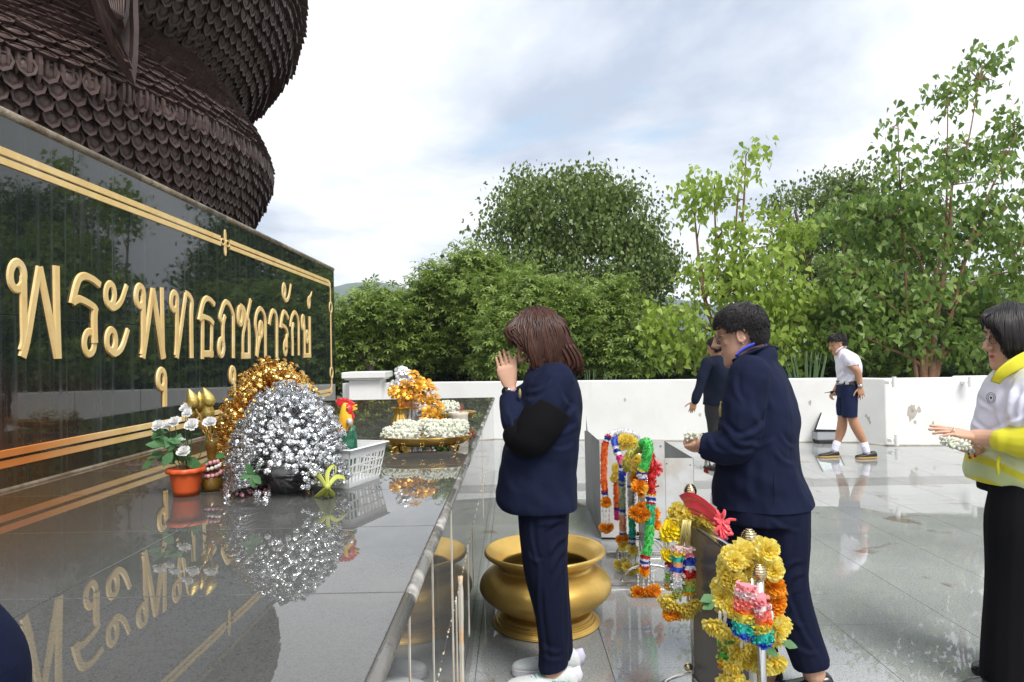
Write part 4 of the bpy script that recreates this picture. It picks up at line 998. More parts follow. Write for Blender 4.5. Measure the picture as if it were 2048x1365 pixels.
rloft('breast', [(674, 690, 922), (672, 698, 900), (676, 703, 880), (682, 705, 866)], M_rblk)
rloft('hackle', [(674, 696, 872), (674, 702, 862), (675, 706, 850), (677, 707, 838), (680, 705, 824), (683, 702, 812), (686, 698, 806)], M_rneck)
rloft('face', [(690, 704, 838), (686, 706, 828), (688, 708, 816), (690, 704, 808)], M_rred, dsc=1.0)
rloft('saddle', [(678, 690, 888), (676, 694, 882), (678, 692, 874)], M_ryel)
def rplate(name, pts, M, th, d0=0):
    b = MB(); b.prism([tuple(rpt(x, y, d0)) for x, y in pts], (0, 1, 0), th); return b.build(name, M, roo, smooth=False, bevel=.0025)
rplate('comb', [(672, 806), (674, 798), (680, 796), (683, 799), (687, 795), (690, 799), (694, 796), (697, 801), (701, 799), (703, 804), (708, 806), (710, 811), (702, 814), (690, 812), (680, 814), (674, 812)], M_rred, .016, -.008)
rplate('beak', [(702, 813), (712, 809), (714, 812), (708, 815), (714, 817), (713, 821), (704, 823), (701, 818)], M_ryel, .016, -.008)
rplate('wattle', [(697, 828), (706, 826), (708, 836), (704, 841), (698, 838)], M_rred, .02, -.01)
b = MB(); b.ball(rpt(699, 844, -.03), (.012, .008, .014), 6, 10); b.build('bell', M_rwht, roo)
b = MB(); b.ball(rpt(694.5, 817, -.024), (.0050, .003, .0045), 6, 10); b.build('eye', M_ryel, roo)
b = MB(); b.ball(rpt(694.7, 817, -.0265), (.0022, .002, .0022), 6, 8); b.build('pupil', M_black, roo)
me = MB().raw(*LEAFQ).mesh('feather'); me.materials.append(M_rgrn)
for i in range(40):
    y = random.uniform(862, 915); x = random.uniform(694, 716); place('feather', me, roo, leafx(rpt(x - 4, y, -.022 + abs(x - 705) * .0012), (random.gauss(.1, .2), -.25, -1), .022, (0, -1, .1)))

# --- gold oval trays with jasmine garlands
bud_t = MB(); bud_t.ball((0, 0, 0), (.55, .55, 1.), 4, 6); bud_v = np.concatenate(bud_t.v); bud_f = bud_t.f
def jasmine(name, label, group, path, rad, n_, size=.0075, closed=False):
    size *= 1.35; n_ = int(n_ * .62)
    t_ = thing(name, label, 'garland', path[0], group); P = spline([tuple(q) for q in path], 10); m_ = len(P)
    idx = rng.integers(0, m_ - 1, n_); fr = rng.random(n_)[:, None]; c = P[idx] * (1 - fr) + P[idx + 1] * fr; d = P[idx + 1] - P[idx]; d /= np.linalg.norm(d, axis=1, keepdims=True) + 1e-9
    a = rng.normal(0, 1, (n_, 3)); a -= d * np.sum(a * d, 1, keepdims=True); a /= np.linalg.norm(a, axis=1, keepdims=True)
    b = MB(); b.tube(P, rad * .8, 8); b.inst(bud_v, bud_f, c + a * rad, rotm(a + rng.normal(0, .25, (n_, 3))), size * rng.uniform(.8, 1.2, n_))
    o = b.build('jasmine_buds', M_bud, t_); o['kind'] = 'stuff'; return t_
def oval_tray(label, c, rx, ry, h):
    t_ = thing('gold_tray', label, 'tray', c)
    b = MB(); b.lathe([(.02, .030), (.55, .030), (.80, .040), (.95, h - .008), (1.0, h), (1.015, h - .001), (1.0, h - .006), (.96, h - .02), (.82, .030), (.55, .022), (.02, .022)], c, 56, sx=rx, sy=ry, cap=False); b.build('dish', M_gmet, t_)
    for sx, sy in ((-.62, -.62), (.62, -.62), (-.62, .62), (.62, .62)):
        p0 = c + Vector((rx * sx, ry * sy, .026)); b = MB(); b.tube(spline([tuple(p0 + Vector((-sx * .02, -sy * .01, .004))), tuple(p0 + Vector((sx * .012, sy * .006, -.006))), tuple(p0 + Vector((sx * .010, sy * .006, -.018))), tuple(p0 + Vector((sx * .026, sy * .016, -.0235)))], 4), [(.012 - .008 * j / 12, .007 - .003 * j / 12) for j in range(13)], 8); b.build('leg', M_gmet, t_)
    M_cut = M_goldfoil; bb = MB(); bb.ball((0, 0, 0), (.0026, .0010, .0026), 4, 6); me = bb.mesh('rosette'); me.materials.append(M_cut)
    for a0 in np.linspace(PI + .25, 2 * PI - .25, 7):
        for k in range(9):
            da = (k % 3 - 1) * .035; z = h * .55 + (k // 3 - 1) * .008; rr = .925 + .06 * (z - h * .55) / .02
            if k == 4: continue
            a = a0 + da; q = c + Vector((rx * rr * 1.012 * math.cos(a), ry * rr * 1.012 * math.sin(a), z)); place('rosette', me, t_, xf(q, (1, 0, 0), 1) if False else Matrix.Translation(q))
    return t_
TC = Vector((on_z(852, 896, ZL).x, 3.40, ZL)); tc2 = at(852, 880, 3.40); TC.x = tc2.x
oval_tray('large oval gold tray on curled feet holding jasmine garlands, nearest on the ledge', TC, .228, .16, .072)
TC2 = at(888, 845, 4.75); TC2.z = ZL
oval_tray('oval gold tray further back on the ledge behind the stoneware pot', TC2, .225, .14, .075)
def loop(c, rx, ry, z, tilt=0, n_=9, ph=0): return [c + Vector((rx * math.cos(a + ph), ry * math.sin(a + ph), z + tilt * math.sin(a))) for a in np.linspace(0, 2 * PI, n_)]
jg = 'jasmine garlands on the gold trays'
jasmine('jasmine_garland', 'white jasmine garland coiled on the left of the large gold tray', jg, loop(TC + Vector((-.12, -.02, 0)), .065, .06, .078, .006), .030, 800)
jasmine('jasmine_garland', 'white jasmine garland heaped on the left garland of the large gold tray', jg, loop(TC + Vector((-.085, .03, 0)), .055, .045, .105, .006, ph=1), .026, 600)
jasmine('jasmine_garland', 'white jasmine garland coiled on the right of the large gold tray', jg, loop(TC + Vector((.105, -.01, 0)), .075, .06, .080, .006), .032, 900)
jasmine('jasmine_garland', 'white jasmine garland on top in the middle of the large gold tray', jg, loop(TC + Vector((.04, .03, 0)), .055, .04, .110, .006, ph=2), .028, 600)
jasmine('jasmine_garland', 'white jasmine garland heaped at the right end of the large gold tray', jg, loop(TC + Vector((.14, .03, 0)), .045, .04, .112, .004, ph=2), .024, 450)
jasmine('jasmine_garland', 'white jasmine garland on the left of the rear gold tray', jg, loop(TC2 + Vector((-.11, 0, 0)), .055, .05, .095, .01), .028, 500)
jasmine('jasmine_garland', 'white jasmine garland in the middle of the rear gold tray', jg, loop(TC2 + Vector((.02, 0, 0)), .06, .05, .105, .01), .030, 550)
def roses(label, pts, Y, s_=.016):
    q0 = at(*pts[0], Y); t_ = thing('rose_tassel', label, 'flower', q0)
    for (x, y) in pts:
        q = at(x, y, Y + random.uniform(-.01, .01)); place('flower', FL_ROSE, t_, xf(q, (random.gauss(.3, .4), -.6, random.gauss(-.1, .4)), s_)); place('leaf', leaf_me, t_, leafx(q + Vector((-.005, .008, 0)), (-.3, 0, .8), .02))
    b = MB(); b.tube([at(*pts[0], Y), at(pts[0][0] - 12, pts[0][1] + 4, Y + .01)], .002, 5); b.build('string', M_leaf, t_)
roses('small bunch of red roses hanging over the right rim of the large gold tray', [(936, 866), (943, 862), (941, 880), (949, 873), (946, 866)], 3.33)
roses('single red rose bud between the garlands on the large gold tray', [(860, 874)], 3.24, .010)

# --- gold and silver vases with foil flowers
def fluted(name, label, px, Y, top, M, rmax):
    c = at(px, 850, Y); c.z = ZL; h = at(px, top, Y).z - ZL; t_ = thing(name, label, 'vase', c)
    pr = [(.001, .002), (.55, 0), (.6, .01), (.85, .18), (1.0, .34), (.92, .52), (.6, .75), (.55, .83), (.75, .94), (1.0, 1.0), (.95, 1.0), (.5, .84), (.5, .75), (.001, .5)]
    b = MB(); b.lathe([(r_ * rmax, z * h) for r_, z in pr], c, 48, wob=lambda a, z: (.07 if z < .85 * h else .10) * math.cos((10 if z < .85 * h else 5) * a)); b.build('body', M, t_); return c, h
gv, gh = fluted('gold_vase', 'small fluted gold vase with a wavy lip behind the large gold tray', 800, 3.85, 815, mat('vase_gold', (.70, .45, .10), .3, .8), .052)
sv, sh = fluted('silver_vase', 'small fluted silver vase right beside the gold vase', 824, 4.0, 806, mat('vase_silver', (.62, .63, .65), .32, .85), .056)
def bunch(name, label, src, Y, pts, fm, stemM, s_, tilt=.3):
    t_ = thing(name, label, 'flowers', src)
    for (x, y) in pts:
        q = at(x, y, Y + random.uniform(-.07, .05)); d = Vector(((q.x - src.x) * 3 + random.gauss(0, .3), random.gauss(-.6, .4), random.gauss(.55, .3))); place('flower', fm, t_, xf(q, d, s_ * random.uniform(.85, 1.15)))
        b = MB(); b.tube(spline([tuple(q), tuple(q.lerp(src, .5) + Vector((random.uniform(-.01, .01), 0, .01))), tuple(src)], 3), .0016, 5); b.build('stem', stemM, t_)
opts = [(826, 747), (830, 765), (843, 760), (850, 772), (812, 768), (822, 780), (838, 782), (856, 784), (868, 778), (790, 788), (802, 792), (815, 796), (828, 795), (845, 798), (860, 800), (872, 792), (865, 812), (876, 806), (856, 826), (838, 772), (848, 790), (786, 780), (808, 782), (858, 770), (880, 815), (870, 826), (818, 788)]
bunch('orange_flower_bunch', 'bunch of shiny orange gold foil lilies spilling right from the gold vase', gv + Vector((0, 0, gh * .93)), 3.9, opts, FL_OLILY, M_ostem, .036)
bunch('silver_flower_bunch', 'bunch of pale silver foil lilies rising at the upper left behind the orange ones', sv + Vector((0, 0, sh * .93)), 4.0, [(796, 744), (805, 748), (812, 753), (818, 760), (802, 756), (790, 770), (800, 774), (812, 776), (795, 780), (808, 742), (816, 768), (806, 782), (862, 828), (852, 836), (846, 832), (858, 842)], FL_SLILY, M_sfl, .036)
bunch('orange_flower_bunch', 'two orange foil lilies low in front of the stoneware pot', at(862, 868, 3.75), 3.75, [(848, 842), (878, 838), (872, 832), (884, 842)], FL_OLILY, M_ostem, .038)
# --- stoneware pot with incense
ic = at(917, 850, 4.1); ic.z = ZL; ih = at(917, 825, 4.1).z - ZL
ip = thing('incense_pot', 'beige stoneware pot with a scalloped rim for incense on the ledge', 'pot', ic)
b = MB(); b.lathe([(.001, .001), (.045, 0), (.055, .02), (.058, ih * .5), (.056, ih * .85), (.062, ih), (.057, ih + .001), (.053, ih * .9), (.001, ih * .9)], ic, 48, wob=lambda a, z: .02 * math.cos(12 * a) * (z > ih * .8)); b.build('body', M_clay, ip)
M_inc = mat('incense_red', (.55, .10, .10), .7)
for (x0, x1, y1) in ((920, 919, 806), (921, 924, 808), (923, 927, 810)):
    b = MB(); b.tube([at(x0, 828, 4.1), at(x1, y1, 4.1)], .0014, 5); tag(b.build('incense_stick', M_inc), {919: 'left upright red incense stick in the stoneware pot', 924: 'middle red incense stick in the stoneware pot', 927: 'right leaning red incense stick in the stoneware pot'}[x1], 'incense', 'incense sticks in the stoneware pot')
# ================================================================== THINGS ON THE TERRACE
# --- big gold basin
bc = on_z(1092, 1242, 0)
bas2 = thing('gold_basin', 'large round gold basin with a flared rim on the wet floor behind the praying woman', 'basin', bc)
BP = [(.001, .004), (.262, .002), (.268, .012), (.262, .024), (.250, .027), (.252, .040), (.240, .044), (.240, .056), (.222, .062), (.205, .074), (.235, .092), (.300, .125), (.338, .165), (.345, .195), (.332, .232), (.300, .262), (.262, .284), (.248, .297), (.252, .312), (.285, .338), (.312, .354), (.318, .364), (.315, .376), (.306, .379), (.294, .370), (.262, .345), (.238, .318), (.228, .300), (.25, .27), (.30, .22), (.28, .12), (.2, .075), (.001, .07)]
P_ = spline(BP, 3)
b = MB(); b.lathe([tuple(q) for q in P_], bc, 96, cap=False); b.build('body', M_gbowl, bas2)
b = MB(); b.lathe([(.001, .205), (.285, .205)], bc, 48, cap=False); b.build('water', mat('dark_water', (.02, .018, .012), .05), bas2)

# --- steel stands with grey panels
def beehive(name, q, parent, s_=1.):
    b = MB(); pr = [(.010, -.03), (.012, -.012), (.020, -.008), (.0225, 0)]
    for i, (r_, z) in enumerate(((.026, .006), (.0275, .014), (.0265, .022), (.0235, .030), (.018, .037), (.011, .042))): pr += [(r_ - .0018, z - .003), (r_, z), (r_ - .0004, z + .003)]
    pr += [(.001, .046)]; b.lathe([(r_ * s_, z * s_) for r_, z in pr], q, 24); b.build(name, M_brass, parent)
M_signpanel = mat('sign_panel', (.075, .075, .075), .35, col2=(.10, .098, .095), nscale=3, bump=.1, bscale=12)
def stand(label, pf, pn, zr, zk, zkn=None):
    t_ = thing('sign_stand', label, 'stand', (pn.x, pn.y, 0), 'steel panel stands on the terrace'); ax = (pf - pn); ax.z = 0; L_ = ax.length; ax.normalize(); sd = Vector((ax.y, -ax.x, 0))
    for p_ in (pf, pn):
        zk = zkn if (zkn and p_ is pn) else zk
        b = MB(); b.tube([(p_.x, p_.y, .03), (p_.x, p_.y, zk - .03)], .0125, 14); b.build('post', M_steel, t_); beehive('knob', Vector((p_.x, p_.y, zk - .02)), t_, .95)
        b = MB(); b.box((-.24, -.016, 0), (.24, .016, .022), Matrix.Translation((p_.x, p_.y, .004))); b.build('foot_bar', M_steel, t_, smooth=False, bevel=.003)
        for s_ in (-1, 1):
            b = MB(); b.tube(spline([(p_.x + s_ * .17, p_.y, .02), (p_.x + s_ * .12, p_.y, .085), (p_.x + s_ * .06, p_.y, .11), (p_.x, p_.y, .118)], 5), .008, 10); b.build('arc_brace', M_steel, t_)
        b = MB(); b.ball((p_.x - .03, p_.y - .02, .15), .017, 10, 14); b.build('ball', M_brass, t_)
    b = MB(); b.tube([(pf.x, pf.y, zr), (pn.x, pn.y, zr)], .0135, 14); b.build('rail', M_steel, t_)
    b = MB(); b.tube([(pf.x, pf.y, .10), (pn.x, pn.y, .10)], .0115, 12); b.build('lower_rail', M_steel, t_)
    th = .006; v = []
    for p_ in (pf - ax * .016, pn + ax * .016):
        for s_ in (-1, 1):
            for z in (.113, zr - .015): v.append(tuple(Vector((p_.x, p_.y, z)) + sd * s_ * th))
    b = MB(); b.raw(v, [(0, 1, 3, 2), (4, 6, 7, 5), (0, 4, 5, 1), (2, 3, 7, 6), (1, 5, 7, 3), (0, 2, 6, 4)]); b.build('panel', M_signpanel, t_, smooth=False, bevel=.002)
    return t_
pAf = at(1381, 1000, 2.75); pAn = at(1499, 1090, 2.2); pBf = at(1277, 890, 4.75); pBn = at(1292, 915, 4.145)
stand('steel stand with a dark grey panel in front of the man in the blazer', pAf, pAn, .722, .845, .805)
stand('steel stand with a dark grey panel before the sheet metal box, behind the gold basin', pBf, pBn, .63, .775)
pp = at(1518, 1140, 1.86)
t_ = thing('stanchion', 'slim steel post with a ringed brass knob nearest to the camera', 'stanchion', (pp.x, pp.y, 0))
b = MB(); b.tube([(pp.x, pp.y, .01), (pp.x, pp.y, .785)], .0125, 14); b.build('post', M_steel, t_); beehive('knob', Vector((pp.x, pp.y, .786)), t_, .78)
b = MB(); b.lathe([(.001, .0), (.10, .0), (.10, .01), (.03, .022), (.014, .03)], (pp.x, pp.y, 0), 28); b.build('base', M_steel, t_)

# --- garlands
def cm(name, c, **k): return mat(name, c, .6, translucent=.15, **k)
PAL = {'w': cm('crepe_white', (.80, .80, .82)), 'o': cm('crepe_orange', (.85, .19, .03)), 'r': cm('crepe_red', (.58, .02, .02)), 'b': cm('crepe_blue', (.03, .09, .55)), 'g': cm('crepe_green', (.10, .62, .14)), 'e': cm('crepe_emerald', (.03, .50, .26)),
       'y': cm('crepe_yellow', (.82, .62, .06)), 'k': cm('crepe_pink', (.80, .30, .34)), 'm': cm('crepe_magenta', (.75, .03, .30)), 'l': cm('crepe_olive', (.52, .50, .10)), 's': cm('crepe_sage', (.46, .52, .34)), 'a': cm('crepe_grey', (.55, .52, .52)),
       't': cm('crepe_teal', (.03, .50, .42)), 'p': cm('crepe_peach', (.82, .40, .22)), 'c': cm('crepe_coral', (.85, .24, .20)), 'n': cm('crepe_navy', (.02, .06, .40)), 'd': cm('crepe_gold', (.80, .44, .03)), 'v': cm('crepe_lime', (.30, .60, .15)), 'q': cm('crepe_palepink', (.82, .62, .62))}
tuft_v = [(0, 0, -.3), (.5, 0, .55), (.15, .45, .75), (-.4, .3, .6), (-.4, -.3, .65), (.15, -.45, .7)]; tuft_f = [(0, 1, 2), (0, 2, 3), (0, 3, 4), (0, 4, 5), (0, 5, 1)]
def band(t_, P, rad, M, size, dens=1., name='band'):
    P = np.asarray(P, float)
    if len(P) < 2: return
    L_ = np.linalg.norm(np.diff(P, axis=0), axis=1).sum(); n_ = max(14, int(dens * 2 * PI * rad * L_ / (size * size) * .75))
    cs = np.concatenate([[0], np.cumsum(np.linalg.norm(np.diff(P, axis=0), axis=1))]); s_ = rng.random(n_) * cs[-1]
    c = np.stack([np.interp(s_, cs, P[:, i]) for i in range(3)], 1); e = np.stack([np.interp(np.minimum(s_ + .004, cs[-1]), cs, P[:, i]) for i in range(3)], 1) - np.stack([np.interp(np.maximum(s_ - .004, 0), cs, P[:, i]) for i in range(3)], 1)
    e /= np.linalg.norm(e, axis=1, keepdims=True) + 1e-9; a = rng.normal(0, 1, (n_, 3)); a -= e * np.sum(a * e, 1, keepdims=True); a /= np.linalg.norm(a, axis=1, keepdims=True)
    b = MB(); b.tube([tuple(q) for q in P], rad * .86, 9); b.inst(tuft_v, tuft_f, c + a * rad * .9, spin(rotm(a + rng.normal(0, .3, (n_, 3))), rng.uniform(0, 6, n_)), size * rng.uniform(.7, 1.2, n_)); b.build(name, M, t_, smooth=False)
def garland(label, pts, rad, bands, size=.008, group=None, tass=None):
    """pts world points; bands: list of (letter, weight)"""
    P = spline([tuple(q) for q in pts], 12); t_ = thing('garland', label, 'garland', P[0], group)
    cs = np.concatenate([[0], np.cumsum(np.linalg.norm(np.diff(P, axis=0), axis=1))]); cs /= cs[-1]; tot = sum(w_ for _, w_ in bands); s0 = 0
    for k, w_ in bands:
        s1 = s0 + w_ / tot; ss = np.linspace(s0, s1, max(3, int((s1 - s0) * 40))); band(t_, np.stack([np.interp(ss, cs, P[:, i]) for i in range(3)], 1), rad, PAL[k], size); s0 = s1
    for f in (tass or ()): tassel(t_, *f)
    return t_
def hang(t_, px, py0, py1, Y, fm=None, s_=.03, buds=True, name='string'):
    b = MB(); b.tube([at(px, py0, Y), at(px, py1, Y)], .0012, 4)
    if buds:
        for py in np.linspace(py0 + (py1 - py0) * .25, py1 - 4, 4): b.ball(at(px + random.uniform(-1, 1), py, Y), (.005, .005, .009), 5, 6)
    b.build(name, M_wpetal, t_)
    if fm: place('flower', fm, t_, xf(at(px, py1 + 3, Y), (random.gauss(0, .3), -.75, random.gauss(-.1, .2)), s_))
def fl(t_, px, py, Y, fm, s_, d=None):
    place('flower', fm, t_, xf(at(px, py, Y), d or (random.gauss(0, .35), -.85, random.gauss(.2, .35)), s_ * random.uniform(.88, 1.12)))
def g7(x, y, Y): return at(1150 + x / 3.5, 840 + y / 3.5, Y)
def b7(x, y): return 1150 + x / 3.5, 840 + y / 3.5
gB = 'garlands on the rear stand'
RB = .0205
t_ = garland('thick white and orange garland arching out left over the rear stand', [g7(440, 150, 4.72), g7(420, 105, 4.70), g7(340, 82, 4.66), g7(255, 100, 4.62), g7(215, 155, 4.6), g7(203, 260, 4.6), g7(202, 420, 4.6), g7(211, 552, 4.6)], RB, [('w', 30), ('r', 1.5), ('n', 2.2), ('w', 1), ('r', 1.3), ('o', 34), ('r', 1.5), ('n', 2), ('w', 1.5), ('r', 1.5)], .009, gB)
fl(t_, *b7(214, 578), 4.58, FL_ORG, .042); [hang(t_, b7(x, 0)[0], b7(0, 600)[1], b7(0, y)[1], 4.6, FL_ORG, .034) for x, y in ((196, 745), (217, 755), (240, 742))]
t_ = garland('blue and magenta garland hanging beside the white arch on the rear stand', [g7(300, 110, 4.7), g7(278, 130, 4.62), g7(283, 190, 4.58), g7(303, 245, 4.56), g7(325, 300, 4.56), g7(340, 380, 4.57)], RB * 1.0, [('b', 15), ('w', 2), ('n', 2), ('w', 2), ('m', 9), ('k', 4)], .009, gB)
t_ = garland('pink blue and sage garland strand, left of the pair hanging on the rear stand', [g7(400, 280, 4.5), g7(365, 268, 4.45), g7(334, 300, 4.44), g7(328, 400, 4.44), g7(332, 600, 4.44), g7(336, 815, 4.44)], RB, [('k', 14), ('n', 2), ('w', 2), ('b', 7), ('s', 2), ('n', 1.5), ('s', 16), ('n', 2), ('w', 2), ('p', 11), ('w', 1.5), ('n', 1.5), ('w', 1)], .009, gB)
fl(t_, *b7(310, 835), 4.42, FL_ORG, .032); fl(t_, *b7(362, 828), 4.42, FL_ORG, .032); fl(t_, *b7(334, 878), 4.42, FL_YEL, .04); [hang(t_, b7(x, 0)[0], b7(0, 890)[1], b7(0, y)[1], 4.42, FL_YEL, .036) for x, y in ((305, 1000), (330, 1010), (352, 985))]
t_ = garland('pink grey and teal garland strand, right of the pair hanging on the rear stand', [g7(420, 260, 4.4), g7(398, 285, 4.36), g7(390, 360, 4.34), g7(392, 520, 4.34), g7(400, 700, 4.34), g7(400, 880, 4.34)], RB, [('k', 10), ('a', 1.5), ('n', 1), ('w', 9), ('n', 1.5), ('w', 1.5), ('a', 10), ('q', 4), ('n', 2), ('w', 2), ('e', 6), ('t', 7), ('n', 1), ('w', 2), ('n', 1), ('w', 1)], .009, gB)
fl(t_, *b7(396, 915), 4.33, FL_YEL, .042); [hang(t_, b7(x, 0)[0], b7(0, 930)[1], b7(0, y)[1], 4.33, FL_YEL, .038) for x, y in ((365, 1020), (395, 1040), (425, 1028))]
t_ = garland('olive yellow garland looped round the knob of the rear stand', [g7(500, 215, 4.2), g7(440, 205, 4.16), g7(385, 240, 4.14), g7(358, 300, 4.14), g7(362, 350, 4.16)], RB * 1.15, [('l', 20), ('y', 2), ('l', 8)], .009, gB)
t_ = garland('bright green garland hanging in front of the knob of the rear stand', [g7(470, 175, 4.12), g7(505, 160, 4.05), g7(512, 215, 4.02), g7(495, 290, 4.02), g7(470, 360, 4.02), g7(466, 440, 4.02)], RB * 1.35, [('g', 26), ('y', 1.5), ('n', 1.2), ('w', 2.5), ('n', 1), ('r', 2)], .010, gB)
fl(t_, *b7(450, 470), 4.0, FL_ORG, .048); fl(t_, *b7(470, 478), 4.0, FL_YEL, .036); [hang(t_, b7(x, 0)[0], b7(0, 490)[1], b7(0, y)[1], 4.0, FL_ORG, .045) for x, y in ((425, 640), (452, 665), (490, 650))]; fl(t_, *b7(462, 600), 4.0, FL_ORG, .03); fl(t_, *b7(462, 520), 4.0, FL_ORG, .025)
t_ = garland('long red and emerald green garland hanging to the foot of the rear stand', [g7(500, 230, 4.2), g7(530, 260, 4.1), g7(535, 380, 4.05), g7(530, 560, 4.03), g7(522, 700, 4.0), g7(518, 850, 3.98), g7(495, 950, 3.97), g7(485, 1035, 3.97)], RB * 1.25, [('r', 34), ('y', 1), ('w', 1), ('n', 2), ('w', 1), ('r', 1.5), ('e', 12), ('g', 18), ('r', 2), ('w', 1.5), ('n', 1.5), ('w', 1.2), ('r', 1.5)], .010, gB)
fl(t_, *b7(480, 1060), 3.96, FL_ORG, .036); [hang(t_, b7(x, 0)[0], b7(0, 1075)[1], b7(0, y)[1], 3.95, FL_ORG, .046) for x, y in ((440, 1200), (482, 1190), (515, 1198), (552, 1190))]
t_ = garland('short orange and magenta garland hanging behind the others on the rear stand', [g7(285, 380, 4.74), g7(288, 450, 4.72), g7(292, 540, 4.72), g7(293, 630, 4.72), g7(298, 700, 4.72)], RB * .9, [('s', 6), ('o', 17), ('n', 2), ('m', 7)], .009, gB)
for x, y in ((285, 340), (290, 390), (272, 410)): fl(t_, *b7(x, y), 4.7, FL_YEL, .035)
t_ = thing('flower_cluster', 'cluster of orange yellow silk flowers at the top of the rear stand', 'flowers', g7(350, 150, 4.66))
for x, y in ((320, 150), (345, 135), (375, 140), (400, 160), (330, 180), (360, 170), (310, 165), (430, 270), (440, 310), (435, 345), (425, 400), (555, 655), (565, 735), (385, 150)): fl(t_, *b7(x, y), 4.62 if y < 200 else 4.3, FL_YEL if y < 400 else FL_ORG, .042)
M_sat = mat('red_satin', (.80, .05, .07), .35, sheen=.3)
def ribbon_strip(t_, pts, w_, name='ribbon'):
    P = spline([tuple(q) for q in pts], 6); b = MB(); b.tube(P, [(w_ * (.55 + .45 * math.sin(PI * min(1, .2 + .8 * j / len(P)))), .001) for j in range(len(P))], 6, up=(.3, -1, .2)); b.build(name, M_sat, t_)
t_ = thing('red_bow', 'red satin bow at the right side of the rear stand', 'bow', g7(575, 340, 4.2))
for a in range(7):
    q = math.pi * 2 * a / 7; ribbon_strip(t_, [g7(575, 345, 4.2), g7(575 + 26 * math.cos(q), 345 + 40 * math.sin(q), 4.17), g7(575 + 40 * math.cos(q + .4), 345 + 55 * math.sin(q + .4), 4.2)], .012, 'tail')
roses('red rose tassel below the red bow on the rear stand', [b7(570, 465), b7(560, 460)], 4.2, .018)

# front stand: far end
gA = 'garlands on the front stand'
YF, YN = 2.71, 2.0
t_ = thing('flower_lei', 'yellow silk flower lei wrapped round the far post of the front stand', 'garland', at(1381, 1030, YF), gA)
for (x, y) in ((1345, 1030), (1352, 1018), (1362, 1025), (1375, 1030), (1388, 1022), (1400, 1028), (1412, 1036), (1350, 1042), (1366, 1042), (1380, 1040), (1396, 1045), (1356, 1055), (1342, 1048), (1410, 1048), (1424, 1046), (1372, 1016)): fl(t_, x, y, YF - random.uniform(.02, .08) - (x - 1381) * .001, FL_YEL, .034)
t_ = thing('marigold_tassel', 'bright yellow marigold tassel left of the far post of the front stand', 'garland', at(1340, 1060, YF), gA)
for (x, y, s_) in ((1335, 1066, .04), (1347, 1060, .04), (1340, 1056, .036), (1350, 1072, .036), (1332, 1072, .03)): fl(t_, x, y, YF - .05, FL_LYEL, s_)
for x in (1329, 1336): hang(t_, x, 1078, 1103, YF - .05, None)
for (x, y) in ((1328, 1108), (1336, 1110)): fl(t_, x, y, YF - .05, FL_LYEL, .030)
def frillband(t_, px0, px1, py0, py1, Y, cols, rad):
    P = [at(px0 + (px1 - px0) * f, py0 + (py1 - py0) * f, Y) for f in np.linspace(0, 1, len(cols) * 4 + 1)]
    for i, k in enumerate(cols): band(t_, [tuple(q) for q in P[i * 4:i * 4 + 5]], rad, PAL[k], .0125, 1.1)
t_ = thing('crepe_tassel', 'striped crepe flower tassels hanging below the far post of the front stand', 'garland', at(1365, 1100, YF - .05), gA)
frillband(t_, 1345, 1339, 1100, 1180, YF - .03, 'qbrwvsd', .018); frillband(t_, 1357, 1354, 1092, 1195, YF - .07, 'qytpbqwwsl', .022); frillband(t_, 1375, 1377, 1095, 1190, YF - .06, 'qkbbwrrllvd', .024)
for (x, y) in ((1336, 1205), (1330, 1195), (1365, 1215), (1380, 1210), (1372, 1222), (1390, 1205), (1356, 1212)): fl(t_, x, y, YF - .07, FL_YEL, .038, (random.gauss(0, .3), -.6, -.6))
for x in (1340, 1360, 1375, 1383): hang(t_, x, 1190, 1204, YF - .06, None)
for (x, y) in ((1340, 1228), (1355, 1224)): fl(t_, x, y, YF - .07, FL_ORG, .032)
b = MB()
for k in range(14): b.tube([at(1372 + random.uniform(-6, 10), 1040, YF - .08), at(1366 + random.uniform(-14, 16), 1092, YF - .07)], (.006, .001), 5)
b.build('gold_strings', mat('gold_string', (.55, .47, .18), .4, .4), t_)
t_ = thing('red_bow', 'red satin sash and rosette tied along the rail of the front stand', 'bow', at(1400, 1010, YF - .1))
for k, (o1, o2) in enumerate(((0, 0), (6, 3), (12, 5), (-4, 6))): ribbon_strip(t_, [at(1366 + o1 * .6, 1003 + o1, YF - .03), at(1385, 1000 + o1 * 1.3, YF - .08), at(1410, 1012 + o1 * 1.3, YF - .12), at(1430 + o2, 1032 + o1, YF - .16)], .024, 'sash')
for i in range(34):
    a = random.uniform(0, 6.28); c = at(random.choice((1436, 1444, 1440)), random.choice((1042, 1050, 1056)), YF - .2); d = Vector((math.cos(a), random.uniform(-.7, .1), math.sin(a))); ribbon_strip(t_, [c, c + d * .025 + Vector((0, -.008, 0)), c + d * random.uniform(.03, .05)], .0075, 'loop')
for (x, y) in ((1472, 1040), (1466, 1068)): ribbon_strip(t_, [at(1444, 1048, YF - .2), at((1444 + x) / 2, y, YF - .2), at(x, y, YF - .2)], .006, 'tail')
